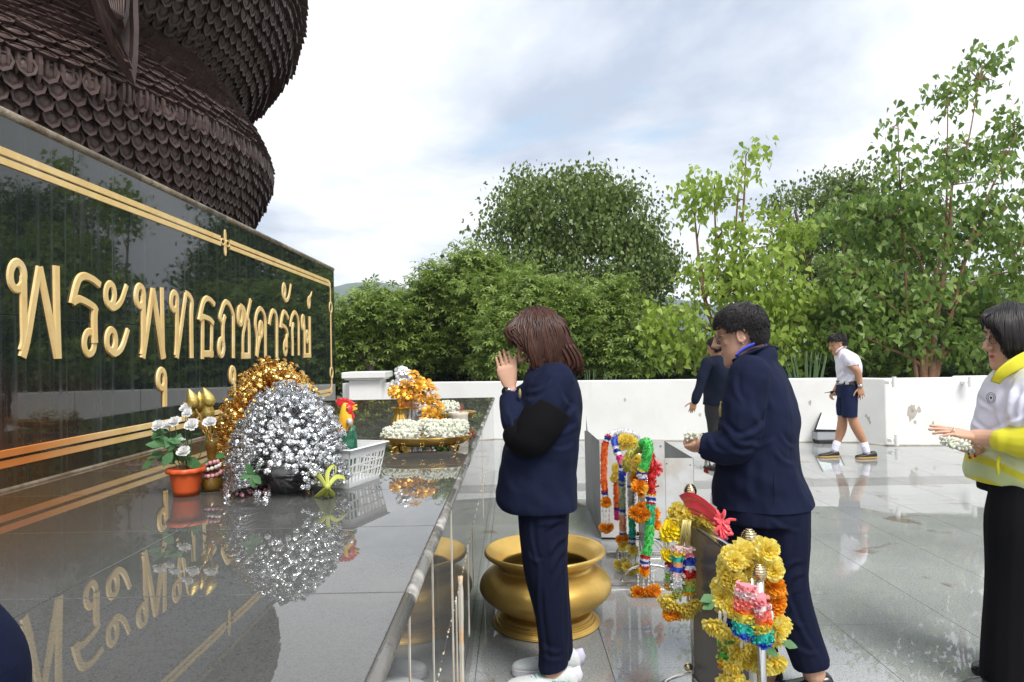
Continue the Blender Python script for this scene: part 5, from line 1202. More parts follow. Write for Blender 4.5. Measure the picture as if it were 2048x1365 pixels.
# front stand: near end
t_ = thing('flower_lei', 'large yellow silk flower lei looped over the near post of the front stand', 'garland', at(1490, 1110, YN), gA)
for (x, y) in ((1475, 1098), (1486, 1104), (1497, 1108), (1510, 1105), (1522, 1092), (1535, 1100), (1528, 1110), (1462, 1112), (1470, 1122), (1485, 1125), (1500, 1122), (1452, 1130), (1464, 1138), (1478, 1145), (1490, 1140), (1445, 1150), (1455, 1160), (1470, 1162), (1482, 1160), (1440, 1175), (1452, 1182), (1468, 1178), (1446, 1195), (1460, 1200), (1472, 1195), (1450, 1212), (1462, 1215), (1444, 1205), (1545, 1128), (1548, 1142), (1480, 1115), (1500, 1134)): fl(t_, x, y, YN - random.uniform(.0, .09), FL_YEL, .033)
for (x, y) in ((1540, 1160), (1548, 1172), (1535, 1175), (1552, 1190), (1542, 1196), (1554, 1205), (1545, 1215), (1532, 1162)): fl(t_, x, y, YN - random.uniform(.0, .06), FL_ORG, .033)
t_ = thing('crepe_tassel', 'rainbow striped crepe tassels hanging from the lei at the near post', 'garland', at(1490, 1180, YN - .1), gA)
frillband(t_, 1493, 1485, 1170, 1272, YN - .19, 'kqwccoylttb', .0225); frillband(t_, 1517, 1527, 1192, 1290, YN - .20, 'kkwccoylttb', .0225)
frillband(t_, 1466, 1463, 1215, 1268, YN - .05, 'annr', .019); frillband(t_, 1455, 1450, 1270, 1335, YN - .03, 'kvlgyd', .02)
for (x, y, f_) in ((1430, 1250, FL_YEL), (1442, 1258, FL_YEL), (1424, 1245, FL_YEL), (1455, 1268, FL_YEL), (1462, 1272, FL_YEL), (1478, 1300, FL_YEL), (1490, 1290, FL_YEL), (1500, 1300, FL_YEL), (1470, 1312, FL_YEL), (1488, 1315, FL_YEL), (1512, 1325, FL_YEL), (1524, 1330, FL_YEL), (1540, 1328, FL_YEL), (1552, 1322, FL_YEL), (1548, 1250, FL_YEL), (1556, 1260, FL_YEL), (1550, 1275, FL_YEL), (1562, 1250, FL_YEL), (1465, 1330, FL_YEL), (1448, 1352, FL_YEL), (1470, 1358, FL_YEL), (1484, 1360, FL_YEL), (1456, 1362, FL_YEL)): fl(t_, x, y, YN - random.uniform(.08, .14), f_, .033, (random.gauss(0, .4), -.7, random.gauss(-.4, .3)))
for (x, y0, y1) in ((1440, 1222, 1246), (1450, 1222, 1250), (1482, 1275, 1296), (1490, 1275, 1290), (1520, 1290, 1318), (1537, 1290, 1316), (1543, 1222, 1248), (1458, 1335, 1350), (1470, 1335, 1352)): hang(t_, x, y0, y1, YN - .12, None)
for (x, y, dx) in ((1428, 1192, -1), (1430, 1205, -.8), (1475, 1275, -1), (1500, 1278, 1), (1528, 1292, .3), (1560, 1284, 1)): place('leaf', leaf_me, t_, leafx(at(x, y, YN - .12), (dx, -.4, -.2), .045, (0, -.7, .7)))

# --- sheet metal box
M_sheet = mat('galvanised_sheet', (.72, .73, .745), .4, .25, col2=(.62, .59, .54), nscale=5, nr=(.4, .6), bump=.15, bscale=14)
M_sheet2 = mat('galvanised_dull', (.27, .28, .285), .5, .7, col2=(.2, .2, .205), nscale=4, bump=.15, bscale=10)
f0 = on_z(1203, 1079, 0); f1 = on_z(1390, 1082, 0); k0 = on_z(1173, 1012, 0)
box_ = thing('metal_box', 'open topped sheet metal screen box behind the garlands', 'box', f0)
zt = at(1203, 882, f0.y).z; zt2 = at(1300, 890, f0.y).z; zt3 = at(1335, 914, f0.y).z
def sheet(name, pts, th, M, nrm, bev=.002): b = MB(); b.prism([tuple(q) for q in pts], nrm, th); return b.build(name, M, box_, smooth=False)
U = Vector((0, 0, 1)); fd = (f1 - f0).normalized(); fn = Vector((-fd.y, fd.x, 0))
sheet('front_sheet', [f0 + U * .006, f0.lerp(f1, .70) + U * .006, f0.lerp(f1, .70) + U * zt, f0 + U * (zt + .012)], .004, M_sheet, fn)
sheet('front_sheet', [f0.lerp(f1, .703) + U * .006 - fn * .003, f1 + U * .006 - fn * .003, f1 + U * zt3 - fn * .003, f0.lerp(f1, .703) + U * zt3 - fn * .003], .004, M_sheet, fn)
bd = (k0 - f0).normalized(); zk_ = at(1172, 862, k0.y).z
sheet('side_sheet', [f0 + U * .006, f0 + U * zt, f0.lerp(k0, .75) + U * (zk_ + .03), f0.lerp(k0, .82) + U * (zk_ + .16), f0.lerp(k0, .86) + U * (zk_ + .02), k0 + U * zk_, k0 + U * .006], .004, M_sheet2, Vector((bd.y, -bd.x, 0)) * -1)
sheet('side_sheet', [f1 + U * .006, f1 + U * zt3, f1 + bd * 1.0 + U * zt3, f1 + bd * 1.0 + U * .006], .004, M_sheet2, Vector((1, 0, 0)))
b = MB(); b.tube([tuple(f0.lerp(k0, q) + U * (.22 + .04 * q) + fn * 0 + Vector((-.003, 0, 0))) for q in (0, .5, 1)], .003, 6); b.build('seam', M_sheet2, box_)
for u, z in ((.05, .05), (.05, zt - .05), (.4, .05), (.66, zt - .04), (.72, zt3 - .04), (.97, .05), (.97, zt3 - .05), (.97, .3)):
    b = MB(); q = f0.lerp(f1, u) + U * z - fn * .002; b.ball(q, (.007, .004, .007), 5, 8); b.build('rivet', M_sheet2, box_)
b = MB(); b.tube([tuple(f0 + U * .008 - fn * .002), tuple(f1 + U * .008 - fn * .004)], .007, 6); b.build('bottom_edge', M_black, box_)

# --- floodlight
fb = on_z(1660, 886, 0); s_ = fb.y / FPX
fl_ = thing('floodlight', 'black floodlight with a tilted glass front on the floor by the white pier', 'floodlight', fb)
M_fglass = mat('lamp_glass', (.62, .72, .76), .06, coat=.6, col2=(.75, .80, .80), nscale=6); M_fgrey = mat('lamp_grey', (.34, .36, .38), .5)
def fp(x, y, d=0): return at(x, y, fb.y + d)
fr = [fp(1629, 861, -.10), fp(1679, 862, -.10), fp(1692, 823, .10), fp(1643, 822, .10)]
nrm = (fr[1] - fr[0]).cross(fr[3] - fr[0]).normalized(); nrm = nrm if nrm.y < 0 else -nrm
b = MB(); b.prism([tuple(q) for q in fr], -nrm, .05); b.build('lamp_head', M_black, fl_, smooth=False, bevel=.006)
cen = sum(fr, Vector()) / 4
b = MB(); b.prism([tuple(cen + (q - cen) * .90 + nrm * .004) for q in fr], -nrm, .004); b.build('glass', M_fglass, fl_, smooth=False)
for i in range(4):
    b = MB(); b.tube([tuple(cen + (fr[i] - cen) * .97 + nrm * .004), tuple(cen + (fr[(i + 1) % 4] - cen) * .97 + nrm * .004)], .010, 8); b.build('frame_bar', M_black, fl_)
b = MB(); b.prism([tuple(cen + (q - cen) * .8 - nrm * .05) for q in fr], -nrm, .09); b.build('reflector_back', M_black, fl_, smooth=False, bevel=.02)
b = MB(); q0 = fp(1634, 864, -.08); q1 = fp(1672, 880, -.08); b.box((q0.x, fb.y - .09, q1.z), (q1.x, fb.y + .10, q0.z)); b.build('gear_box', M_fgrey, fl_, smooth=False, bevel=.008)
b = MB(); b.box((q0.x + .01, fb.y - .10, q1.z - .05), (q1.x + .03, fb.y + .11, q1.z)); b.build('lower_box', M_black, fl_, smooth=False, bevel=.01)
for x in (1636, 1660, 1668):
    b = MB(); q = fp(x, 880, -.06); b.tube([(q.x, q.y, .0), (q.x, q.y, q.z)], .012, 8); b.build('leg', M_black, fl_)
# ================================================================== PEOPLE
M_skin = mat('skin', (.56, .32, .215), .45, col2=(.60, .35, .24), nscale=18, sss=.12, bump=.06, bscale=180)
M_skin_tan = mat('skin_tan', (.44, .225, .125), .48, col2=(.48, .25, .145), nscale=14, sss=.1)
M_navy = mat('navy_wool', (.0070, .0105, .031), .88, col2=(.009, .0135, .039), nscale=3, bump=.30, bscale=17, bdetail=5, spec=.15)
M_navy2 = mat('navy_trouser', (.0062, .0085, .026), .88, col2=(.008, .0105, .031), nscale=3, bump=.3, bscale=15, bdetail=5, bstretch=(1.6, 1.6, .5), spec=.15)
M_blkcl = mat('black_cloth', (.0055, .0055, .007), .9, bump=.25, bscale=16, bdetail=5, bstretch=(1.5, 1.5, .6), spec=.12)
M_hair_br = mat('brown_hair', (.034, .0125, .008), .42, spec=.4, col2=(.075, .028, .017), nscale=7, nstretch=(6, 6, 1))
M_hair_bk = mat('black_hair', (.008, .0065, .007), .42, col2=(.015, .012, .012), nscale=8, spec=.3)
M_eyew = mat('eye_white', (.75, .73, .70), .2); M_lip = mat('lips', (.48, .10, .095), .4); M_lash = mat('lash', (.02, .012, .01), .7)
M_frame = mat('glasses_frame', (.05, .04, .04), .25, .6); M_lens = mat('glasses_lens', (.9, .92, .93), .03, trans=1., ior=1.05, alpha=.35)

def remesh_obj(B, name, M, parent, vox, it=3):
    return B.build(name, M, parent, remesh=vox, smooth_it=it)
def wrinkle(o, amp, sc, off=0., ridge=False):
    me = o.data; n_ = len(me.vertices); co = np.empty(n_ * 3); no = np.empty(n_ * 3); me.vertices.foreach_get('co', co); me.vertices.foreach_get('normal', no); co = co.reshape(-1, 3); no = no.reshape(-1, 3)
    d = np.array([mnoise.noise((x * sc[0] + off, y * sc[1], z * sc[2] + x * sc[3] + off)) for x, y, z in co])
    if ridge: d = 1 - 2 * np.abs(d)
    me.vertices.foreach_set('co', (co + no * (amp * d)[:, None]).ravel()); me.update()
def ringx(c, f, l, a, b_, k=28, n_=2.3):
    o = []
    for j in range(k):
        t_ = 2 * PI * j / k; ct, st = math.cos(t_), math.sin(t_)
        x = a * math.copysign(abs(ct) ** (2 / n_), ct); y = b_ * math.copysign(abs(st) ** (2 / n_), st); o.append(tuple(c + f * x + l * y))
    return o
def cut(o, pt, n_, rad):
    """flat hem: trims what lies beyond a plane, only near pt"""
    off = world_loc(o.parent) if o.parent else Vector(); p_ = Vector(pt) - off; bm = bmesh.new(); bm.from_mesh(o.data)
    fs = [f for f in bm.faces if (f.calc_center_median() - p_).length < rad]; geom = list(set(fs) | {e for f in fs for e in f.edges} | {v for f in fs for v in f.verts})
    r_ = bmesh.ops.bisect_plane(bm, geom=geom, plane_co=p_, plane_no=Vector(n_), clear_outer=True)
    ed = [e for e in bm.edges if e.is_boundary]
    if ed:
        h_ = bmesh.ops.holes_fill(bm, edges=ed, sides=0)
        for f in h_['faces']:
            f.smooth = False
            for e in f.edges: e.smooth = False
    bm.to_mesh(o.data); bm.free()
def folds(o, Fg, lst, amp=.006, w_=.010):
    """cloth creases along traced lines: a ridge with a hollow beside it"""
    off = world_loc(o.parent); me = o.data; n_ = len(me.vertices); co = np.empty(n_ * 3); no = np.empty(n_ * 3); me.vertices.foreach_get('co', co); me.vertices.foreach_get('normal', no); co = co.reshape(-1, 3) + np.array(off); no = no.reshape(-1, 3); d = np.zeros(n_); V_ = np.array(CAM)
    # near side only, measured across the line of sight so that a crease follows the surface
    for q in lst:
        x0, y0, x1, y1 = q[:4]; am = amp * (q[4] if len(q) > 4 else 1); w2 = w_ * (q[5] if len(q) > 5 else 1)
        A = np.array(Fg.p(x0, y0, -.2)); B_ = np.array(Fg.p(x1, y1, -.2)); ax = B_ - A; L_ = np.linalg.norm(ax); ax /= L_; vw = (A + B_) / 2 - V_; vw /= np.linalg.norm(vw); sd = np.cross(ax, vw); sd /= np.linalg.norm(sd)
        r_ = co - A; u = np.clip((r_ @ ax) / L_, -.3, 1.3); s_ = r_ @ sd; env = np.exp(-np.maximum(0, np.abs(u - .5) - .32) ** 2 / .03); front = np.clip(-(no @ vw) * 2.2, 0, 1)
        s_ = s_ - .012 * np.sin(u * 3.1) * (1 if (x0 + y1) % 2 > 1 else -1)
        d += am * env * front * (np.exp(-(s_ / w2) ** 2) - .75 * np.exp(-((s_ - 1.7 * w2) / w2) ** 2))
    me.vertices.foreach_set('co', (co - np.array(off) + no * d[:, None]).ravel()); me.update()
class Fig:
    def __init__(s, Y, fx=-1., fy=0.): s.Y = Y; s.s = Y / FPX; s.f = Vector((fx, fy, 0)).normalized(); s.l = Vector((0, 0, 1)).cross(s.f)
    def p(s, x, y, d=0): return at(x, y, s.Y + d)
    def torso(s, B, secs, k=1., kw=1., n_=2.35, interp=4):
        S_ = spline(secs, interp); R_ = []
        sn, cs = abs(s.f.y), abs(s.f.x)
        for (xl, xr, y, hw, d) in S_:
            c = s.p((xl + xr) / 2, y, d); hx = (xr - xl) / 2 * s.s; hw = hw * kw
            a = math.sqrt(max(hx * hx - (hw * sn) ** 2, (.35 * hx) ** 2)) / max(cs, .5); R_.append(ringx(c, s.f, s.l, a * k, hw * k, n_=n_))
        B.grid(R_)
    def limb(s, B, pts, k=1., n_=14, interp=5, cap=True):
        S_ = spline(pts, interp); P = [s.p(q[0], q[1], q[3]) for q in S_]; B.tube(P, [max(q[2] * s.s * k, .003) for q in S_], n_, cap)
        B.ball(P[0], S_[0][2] * s.s * k * .99, 8, 12); B.ball(P[-1], S_[-1][2] * s.s * k * .95, 8, 12)
def head(B, C, f, u, s_=1., nose=1., jaw=1., neck=1.):
    f = Vector(f).normalized(); u = Vector(u); u = (u - f * u.dot(f)).normalized(); l = u.cross(f)
    def P(a, b_, c): return C + (f * a + l * b_ + u * c) * s_
    secs = [(-.121, .074, .038, .018), (-.115, .089, .012, .030), (-.100, .097, -.012, .044 * jaw), (-.080, .094, -.030, .054 * jaw), (-.058, .094, -.046, .060 * jaw), (-.030, .091, -.062, .065), (0, .089, -.084, .069), (.028, .086, -.096, .072), (.045, .092, -.100, .0735), (.065, .094, -.102, .074), (.085, .086, -.096, .070), (.103, .066, -.080, .058), (.115, .036, -.052, .038), (.120, .005, -.02, .015)]
    S_ = spline(secs, 3); B.grid([ringx(P((a + b_) / 2, 0, uu), f, l, (a - b_) / 2 * s_, w_ * s_, 24, 2.2) for (uu, a, b_, w_) in S_])
    B.tube([P(-.022, 0, -.03), P(-.022 - .008 * neck, 0, -.03 - .07 * neck), P(-.022 - .02 * neck, 0, -.03 - .145 * neck)], [.050 * s_, .050 * s_, .058 * s_], 16)
    B.tube([P(.086, 0, .040), P(.098, 0, .022), P(.110 * 1, 0, .002), P(.118 + .004 * nose, 0, -.014), P(.100, 0, -.026)], [.0075 * s_, .0085 * s_, .0105 * s_, .0125 * s_, .010 * s_], 10)
    for q in (-1, 1):
        B.ball(P(.102, q * .0125, -.018), .0085 * s_, 6, 8)
        B.ball(P(.082, q * .031, .044), (.012 * s_, .019 * s_, .007 * s_), 6, 10, Matrix((f, l, u)).transposed())       # brow ridge
        B.ball(P(.066, q * .040, -.012), (.016 * s_, .014 * s_, .018 * s_), 6, 10, Matrix((f, l, u)).transposed())       # cheek
        B.ball(P(.079, q * .031, .022), (.011 * s_, .014 * s_, .008 * s_), 6, 10, Matrix((f, l, u)).transposed())       # lids
        # ear : rim and lobe
        rim = [P(.004 + .017 * math.cos(a) - .004 * math.sin(a), q * (.074 + .006 * (math.cos(a) < 0) + .004 * math.sin(a)), .006 + .030 * math.sin(a)) for a in np.linspace(-2.6, 2.9, 12)]
        B.tube(rim, .0048 * s_, 8); B.ball(P(.008, q * .072, -.022), (.008 * s_, .005 * s_, .009 * s_), 6, 8, Matrix((f, l, u)).transposed()); B.ball(P(.002, q * .071, .004), (.013 * s_, .005 * s_, .024 * s_), 6, 8, Matrix((f, l, u)).transposed())
    B.ball(P(.094, 0, -.049), (.0075 * s_, .021 * s_, .0065 * s_), 6, 10, Matrix((f, l, u)).transposed()); B.ball(P(.092, 0, -.061), (.008 * s_, .018 * s_, .007 * s_), 6, 10, Matrix((f, l, u)).transposed())
    B.ball(P(.088, 0, -.100), (.010 * s_, .018 * s_, .012 * s_), 6, 10, Matrix((f, l, u)).transposed())
    return P, f, l, u
def face_bits(t_, P, f, l, u, s_=1., lipM=None, closed=True):
    Mx = Matrix((f, l, u)).transposed()
    b = MB(); b.ball(P(.0975, 0, -.0505), (.0050 * s_, .018 * s_, .0036 * s_), 6, 10, Mx); b.ball(P(.0965, 0, -.0575), (.0050 * s_, .016 * s_, .0044 * s_), 6, 10, Mx); b.build('lips', lipM or M_lip, t_)
    for q in (-1, 1):
        b = MB(); b.tube([P(.085, q * .016, .018), P(.0915, q * .031, .0165), P(.082, q * .046, .019)], [.0012 * s_, .0019 * s_, .0012 * s_], 5); b.build('eyelash', M_lash, t_)
        b = MB(); b.tube([P(.0935, q * .014, .047), P(.0945, q * .030, .052), P(.081, q * .048, .047)], [(.0015 * s_, .003 * s_)] * 3, 6); b.build('eyebrow', M_lash, t_)
def glasses(t_, P, rad=.022, M_=None):
    M_ = M_ or M_frame
    g_ = MB()
    for q in (-1, 1):
        g_.tube([P(.108 - .004 * abs(math.cos(a)), q * .033 + rad * math.cos(a), .018 + rad * .85 * math.sin(a)) for a in np.linspace(0, 2 * PI, 21)], .0012, 6)
        g_.tube([P(.104, q * .055, .024), P(.06, q * .072, .026), P(.0, q * .078, .024), P(-.015, q * .078, .008)], .0013, 6)
    g_.tube([P(.110, -.011, .022), P(.113, 0, .024), P(.110, .011, .022)], .0012, 6)
    o = g_.build('glasses', M_, t_)
    for q in (-1, 1):
        b = MB(); b.raw([tuple(P(.107, q * .033 + rad * .95 * math.cos(a), .018 + rad * .8 * math.sin(a))) for a in np.linspace(0, 2 * PI, 19)[:-1]], [tuple(range(18))]); x = b.build('lens', M_lens, None, smooth=False); attach(x, o)
def hand(B, W, D, Nn, T, curl=(10, 12, 14, 16), s_=1., spread=.06, thumb=(.55, .75, .1)):
    """wrist, direction of the fingers, palm normal, towards the thumb"""
    D = Vector(D).normalized(); Nn = Vector(Nn); Nn = (Nn - D * Nn.dot(D)).normalized(); T = Vector(T); T = (T - D * T.dot(D) - Nn * T.dot(Nn)).normalized()
    R_ = []
    for (q, w_, h_) in ((-.015, .026, .019), (.005, .027, .017), (.03, .034, .0155), (.06, .0405, .0135), (.082, .041, .0115), (.092, .036, .008)): R_.append(ringx(W + D * (q * s_), T, Nn, w_ * s_, h_ * s_, 16, 2.6))
    B.grid(R_)
    for i, (o_, L_, r_) in enumerate(((.0290, .070, .0080), (.0098, .079, .0083), (-.0096, .073, .0080), (-.0282, .057, .0071))):
        d = (D + T * (o_ / .03) * spread).normalized(); q = W + D * (.084 * s_ - abs(o_) * .12) + T * (o_ * s_); pts = [q - d * .02 * s_, q]; a = 0; c = R(curl[i])
        for sg in (.44, .31, .25):
            a += c; dd = d * math.cos(a) + Nn * math.sin(a); q = q + dd * (L_ * sg * s_); pts.append(q)
        P_ = spline([tuple(x) for x in pts], 3); m_ = len(P_); B.tube(P_, [r_ * s_ * (1.0 - .24 * (j / (m_ - 1)) ** 1.8) for j in range(m_)], 8); B.ball(P_[-1], r_ * s_ * .72, 6, 8)
    q = W + D * (.022 * s_) + T * (.024 * s_); pts = [q - D * .01]; d = (D * thumb[0] + T * thumb[1] + Nn * thumb[2]).normalized()
    for sg, bend in ((.042, 0.), (.032, .5), (.026, .8)):
        dd = (d * (1 - bend * .5) + D * bend * .6).normalized(); pts.append(q); q = q + dd * (sg * s_)
    pts.append(q); P_ = spline([tuple(x) for x in pts], 3); m_ = len(P_); B.tube(P_, [.0125 * s_ * (1 - .35 * j / (m_ - 1)) for j in range(m_)], 8); B.ball(P_[-1], .008 * s_, 6, 8)
def locks(name, M, t_, paths, w_=.0055, th=.0022):
    b = MB()
    for p_ in paths:
        P = spline([tuple(q) for q in p_], 4); m_ = len(P); ww = w_ * random.uniform(.6, 1.3)
        b.tube(P, [(max(ww * (.45 + .75 * math.sin(PI * min(1, .22 + .78 * j / (m_ - 1)))), .0006), th) for j in range(m_)], 5, up=(.2, .9, .3))
    return b.build(name, M, t_)
def shoe(t_, heel, d, L_, W_, M, Ms, hgt=.075, sole=.022, top=None, name='shoe'):
    """heel: ground point under the heel; d: forward"""
    d = Vector(d).normalized(); l = Vector((0, 0, 1)).cross(d); U_ = Vector((0, 0, 1))
    S_ = [(0, .30, .70), (.06, .40, 1.), (.20, .42, 1.), (.36, .43, .82), (.52, .46, .66), (.70, .49, .55), (.86, .44, .46), (.96, .28, .36), (1., .10, .22)]
    b = MB(); b.grid([ringx(heel + d * (q * L_) + U_ * (sole * .6 + hgt * h_ * .5), U_, l, hgt * h_ * .5, W_ * w_, 16, 2.5) for q, w_, h_ in spline(S_, 3)]); o = b.build(name, M, t_)
    b = MB(); k = 22; prof = spline([(q, w_) for q, w_, _ in S_], 3); pts = [heel + d * (q * L_) + l * (W_ * w_ * 1.06) for q, w_ in prof] + [heel + d * (q * L_) - l * (W_ * w_ * 1.06) for q, w_ in prof[::-1]]
    b.prism([tuple(q + U_ * .001) for q in pts], U_, sole); x = b.build('sole', Ms, None, smooth=False, bevel=.004); attach(x, o)
    return o
def skp(x, y, z):
    g = lambda t_: math.copysign(abs(t_) ** .84, t_)
    return -.006 + .101 * g(x), .079 * g(y), .022 + .102 * g(z)
def skproj(q, lift):
    v = Vector(((q.x + .006) / .101, q.y / .079, (q.z - .022) / .102)); e = 2 / .84; n_ = (abs(v.x) ** e + abs(v.y) ** e + abs(v.z) ** e) ** (1 / e)
    v = v * ((1 + lift) / max(n_, 1e-4)); return Vector((v.x * .101 - .006, v.y * .079, v.z * .102 + .022))
def skull_hair(t_, P, M, n_, length, rule, seed=3, w_=.0026, whorl=(-.065, .01, .115), top=.16):
    """short hair combed away from the whorl, lying along the scalp"""
    r_ = random.Random(seed); ps = []; Wv = Vector(whorl); k = 0
    while len(ps) < n_ and k < n_ * 40:
        k += 1; v = Vector((r_.gauss(0, 1), r_.gauss(0, 1), r_.gauss(0, 1))).normalized(); a, b_, c = skp(*v); L_ = rule(a, b_, c)
        if not L_: continue
        p0 = Vector((a, b_, c)); d = p0 - Wv; d = d.normalized() if d.length > .01 else Vector((1, 0, 0)); d = (d + Vector((r_.gauss(.12, .16), r_.gauss(0, .16), r_.gauss(-.05, .16)))).normalized()
        lf = .045 + (top - .045) * max(0, min(1, (c - .02) / .09)); ln = length * L_ * r_.uniform(.7, 1.3); q = [skproj(p0, lf * .75)]; cur = p0
        for i in range(3):
            cur = cur + d * (ln / 3); q.append(skproj(cur, lf * (1. + .10 * i + r_.uniform(-.08, .16)))); cur = skproj(cur, 0)
        ps.append([P(*x) for x in q])
    return locks('hair', M, t_, ps, w_, .0014)
def hair_cap(t_, P, M, rule, off=.010, vox=.006):
    b = MB(); k = 0; V = []
    for i in range(26):
        for j in range(40):
            th = PI * (i + .5) / 26; ph = 2 * PI * j / 40; v = (math.sin(th) * math.cos(ph), math.sin(th) * math.sin(ph), math.cos(th)); a, b_, c = skp(*v)
            if c < -.02: a *= .85
            if rule(a, b_, c): q = skproj(Vector((a, b_, c)), -.055 + .115 * max(0, min(1, (c - .02) / .09))); b.ball(P(*q), .0105, 4, 6)
    return b.build('hair_base', M, t_, remesh=vox, smooth_it=2)

# ---------------------------------------------------------------- praying woman
F = Fig(2.93)
base = F.p(1095, 1352); base.z = 0
W1 = thing('person', 'brown haired woman in a navy blazer praying with palms together', 'person', base)
jk = [(1062, 1128, 726, .062, 0), (1054, 1140, 738, .105, 0), (1046, 1152, 754, .160, 0), (1040, 1160, 780, .188, 0), (1030, 1164, 820, .198, 0), (1016, 1162, 860, .202, 0), (1006, 1156, 900, .200, 0), (997, 1152, 940, .202, 0), (991, 1153, 978, .208, 0), (993, 1155, 1000, .210, 0), (1004, 1155, 1014, .206, 0)]
armN = [(1112, 764, 37, -.165), (1098, 800, 38, -.185), (1078, 848, 37, -.20), (1056, 880, 31, -.195), (1036, 852, 29, -.14), (1024, 818, 25, -.075), (1019, 790, 21, -.035)]
armF = [(1112, 764, 36, .165), (1096, 800, 37, .185), (1074, 848, 35, .20), (1054, 876, 30, .195), (1036, 850, 28, .14), (1024, 818, 24, .075), (1018, 790, 20, .040)]
legN = [(1086, 1005, 51, -.075), (1086, 1060, 48, -.08), (1089, 1130, 43, -.08), (1098, 1190, 38, -.08), (1105, 1250, 34, -.08), (1108, 1300, 31, -.08), (1107, 1336, 30, -.08)]
legF = [(1092, 1005, 50, .085), (1092, 1060, 47, .085), (1096, 1130, 41, .085), (1104, 1190, 36, .085), (1112, 1250, 33, .085), (1117, 1290, 30, .085), (1118, 1318, 29, .085)]
th = R(36); hf = Vector((-math.cos(th), 0, -math.sin(th))); hu = Vector((-math.sin(th), 0, math.cos(th)))
B = MB(); P, f_, l_, u_ = head(B, F.p(1081, 683), hf, hu, 1.0, neck=.25)
F.torso(B, jk, .84); F.limb(B, armN, .62); F.limb(B, armF, .62); F.limb(B, legN, .62); F.limb(B, legF, .62)
B.tube([F.p(1090, 690), F.p(1100, 725), F.p(1105, 760)], [.05, .055, .07], 14)
for d, q, tilt in ((-.0155, 1, 0), (.0155, -1, 0)):
    w0 = F.p(1020, 775, d * 1.7); D_ = F.p(1003, 703, d) - w0; hand(B, w0, D_, (0, q, 0), (1, 0, .25), (1.5, 1, 1, 1.5), 1.0, .005, (.95, .32, .0))
for leg, y in ((legN, 1352), (legF, 1330)): F.limb(B, [(leg[-1][0], leg[-1][1], 22, leg[-1][3]), (leg[-1][0] - 2, y - 4, 20, leg[-1][3])]); 
remesh_obj(B, 'body', M_skin, W1, .0031, 3); face_bits(W1, P, f_, l_, u_); glasses(W1, P, .021, mat('rose_frame', (.55, .30, .28), .2, .7))
B = MB(); F.torso(B, jk); F.limb(B, armN); F.limb(B, armF)
o = remesh_obj(B, 'blazer', M_navy, W1, .0065, 5); wrinkle(o, .008, (7, 5, 9, 5), 2.); wrinkle(o, .004, (15, 10, 18, 9), 7.)
for A in (armN, armF): cut(o, F.p(A[-1][0], A[-1][1] + 5, A[-1][3]), F.p(A[-1][0], A[-1][1], A[-1][3]) - F.p(A[-2][0], A[-2][1], A[-2][3]), .085)
cut(o, F.p(1080, 1010), (0, 0, -1), .5)
folds(o, F, [(1100, 850, 1152, 815, 1.2), (1098, 870, 1156, 850, 1.), (1104, 900, 1150, 890, .7), (1060, 785, 1102, 762, 1.), (1050, 800, 1085, 792, .8), (1118, 770, 1140, 815, 1.), (1022, 830, 1040, 870, .8), (1012, 815, 1030, 838, .7), (1150, 780, 1158, 860, .8, 1.5), (1010, 900, 1060, 880, .9), (1005, 935, 1030, 990, .6, 1.6), (1110, 930, 1118, 1005, .6, 1.8), (1140, 900, 1146, 1000, .6, 1.5), (1066, 915, 1075, 1000, .5, 1.8)])
B = MB(); S_ = spline([(1100, 814, 42, -.188), (1087, 838, 42.5, -.198), (1074, 860, 41, -.202), (1060, 878, 37, -.20), (1046, 872, 35.5, -.17), (1038, 860, 34, -.145)], 6); B.tube([F.p(q[0], q[1], q[3]) for q in S_], [q[2] * F.s for q in S_], 26); o = B.build('armband', M_blkcl, W1); wrinkle(o, .003, (12, 8, 16, 6), 1.)
B = MB(); F.limb(B, legN, interp=4); F.limb(B, legF, interp=4); F.torso(B, [(1040, 1134, 1030, .19, 0), (1036, 1136, 1005, .19, 0), (1040, 1134, 980, .18, 0)]); o = remesh_obj(B, 'trousers', M_navy2, W1, .0065, 4); wrinkle(o, .007, (6, 6, 3.5, 7), 3.); wrinkle(o, .004, (22, 12, 5, 3), 9.)
for A in (legN, legF): cut(o, F.p(A[-1][0], A[-1][1], A[-1][3]), (.25, 0, -1), .11)
folds(o, F, [(1062, 1035, 1078, 1140, 1., .8), (1078, 1140, 1092, 1325, 1., .8), (1132, 1075, 1098, 1112, 1.1), (1134, 1098, 1100, 1150, 1.), (1136, 1125, 1108, 1185, .8), (1130, 1040, 1090, 1062, .8), (1128, 1160, 1122, 1300, .8, 1.2), (1060, 1110, 1085, 1125, .6), (1085, 1290, 1125, 1308, .7), (1090, 1312, 1128, 1322, .6)], .006)
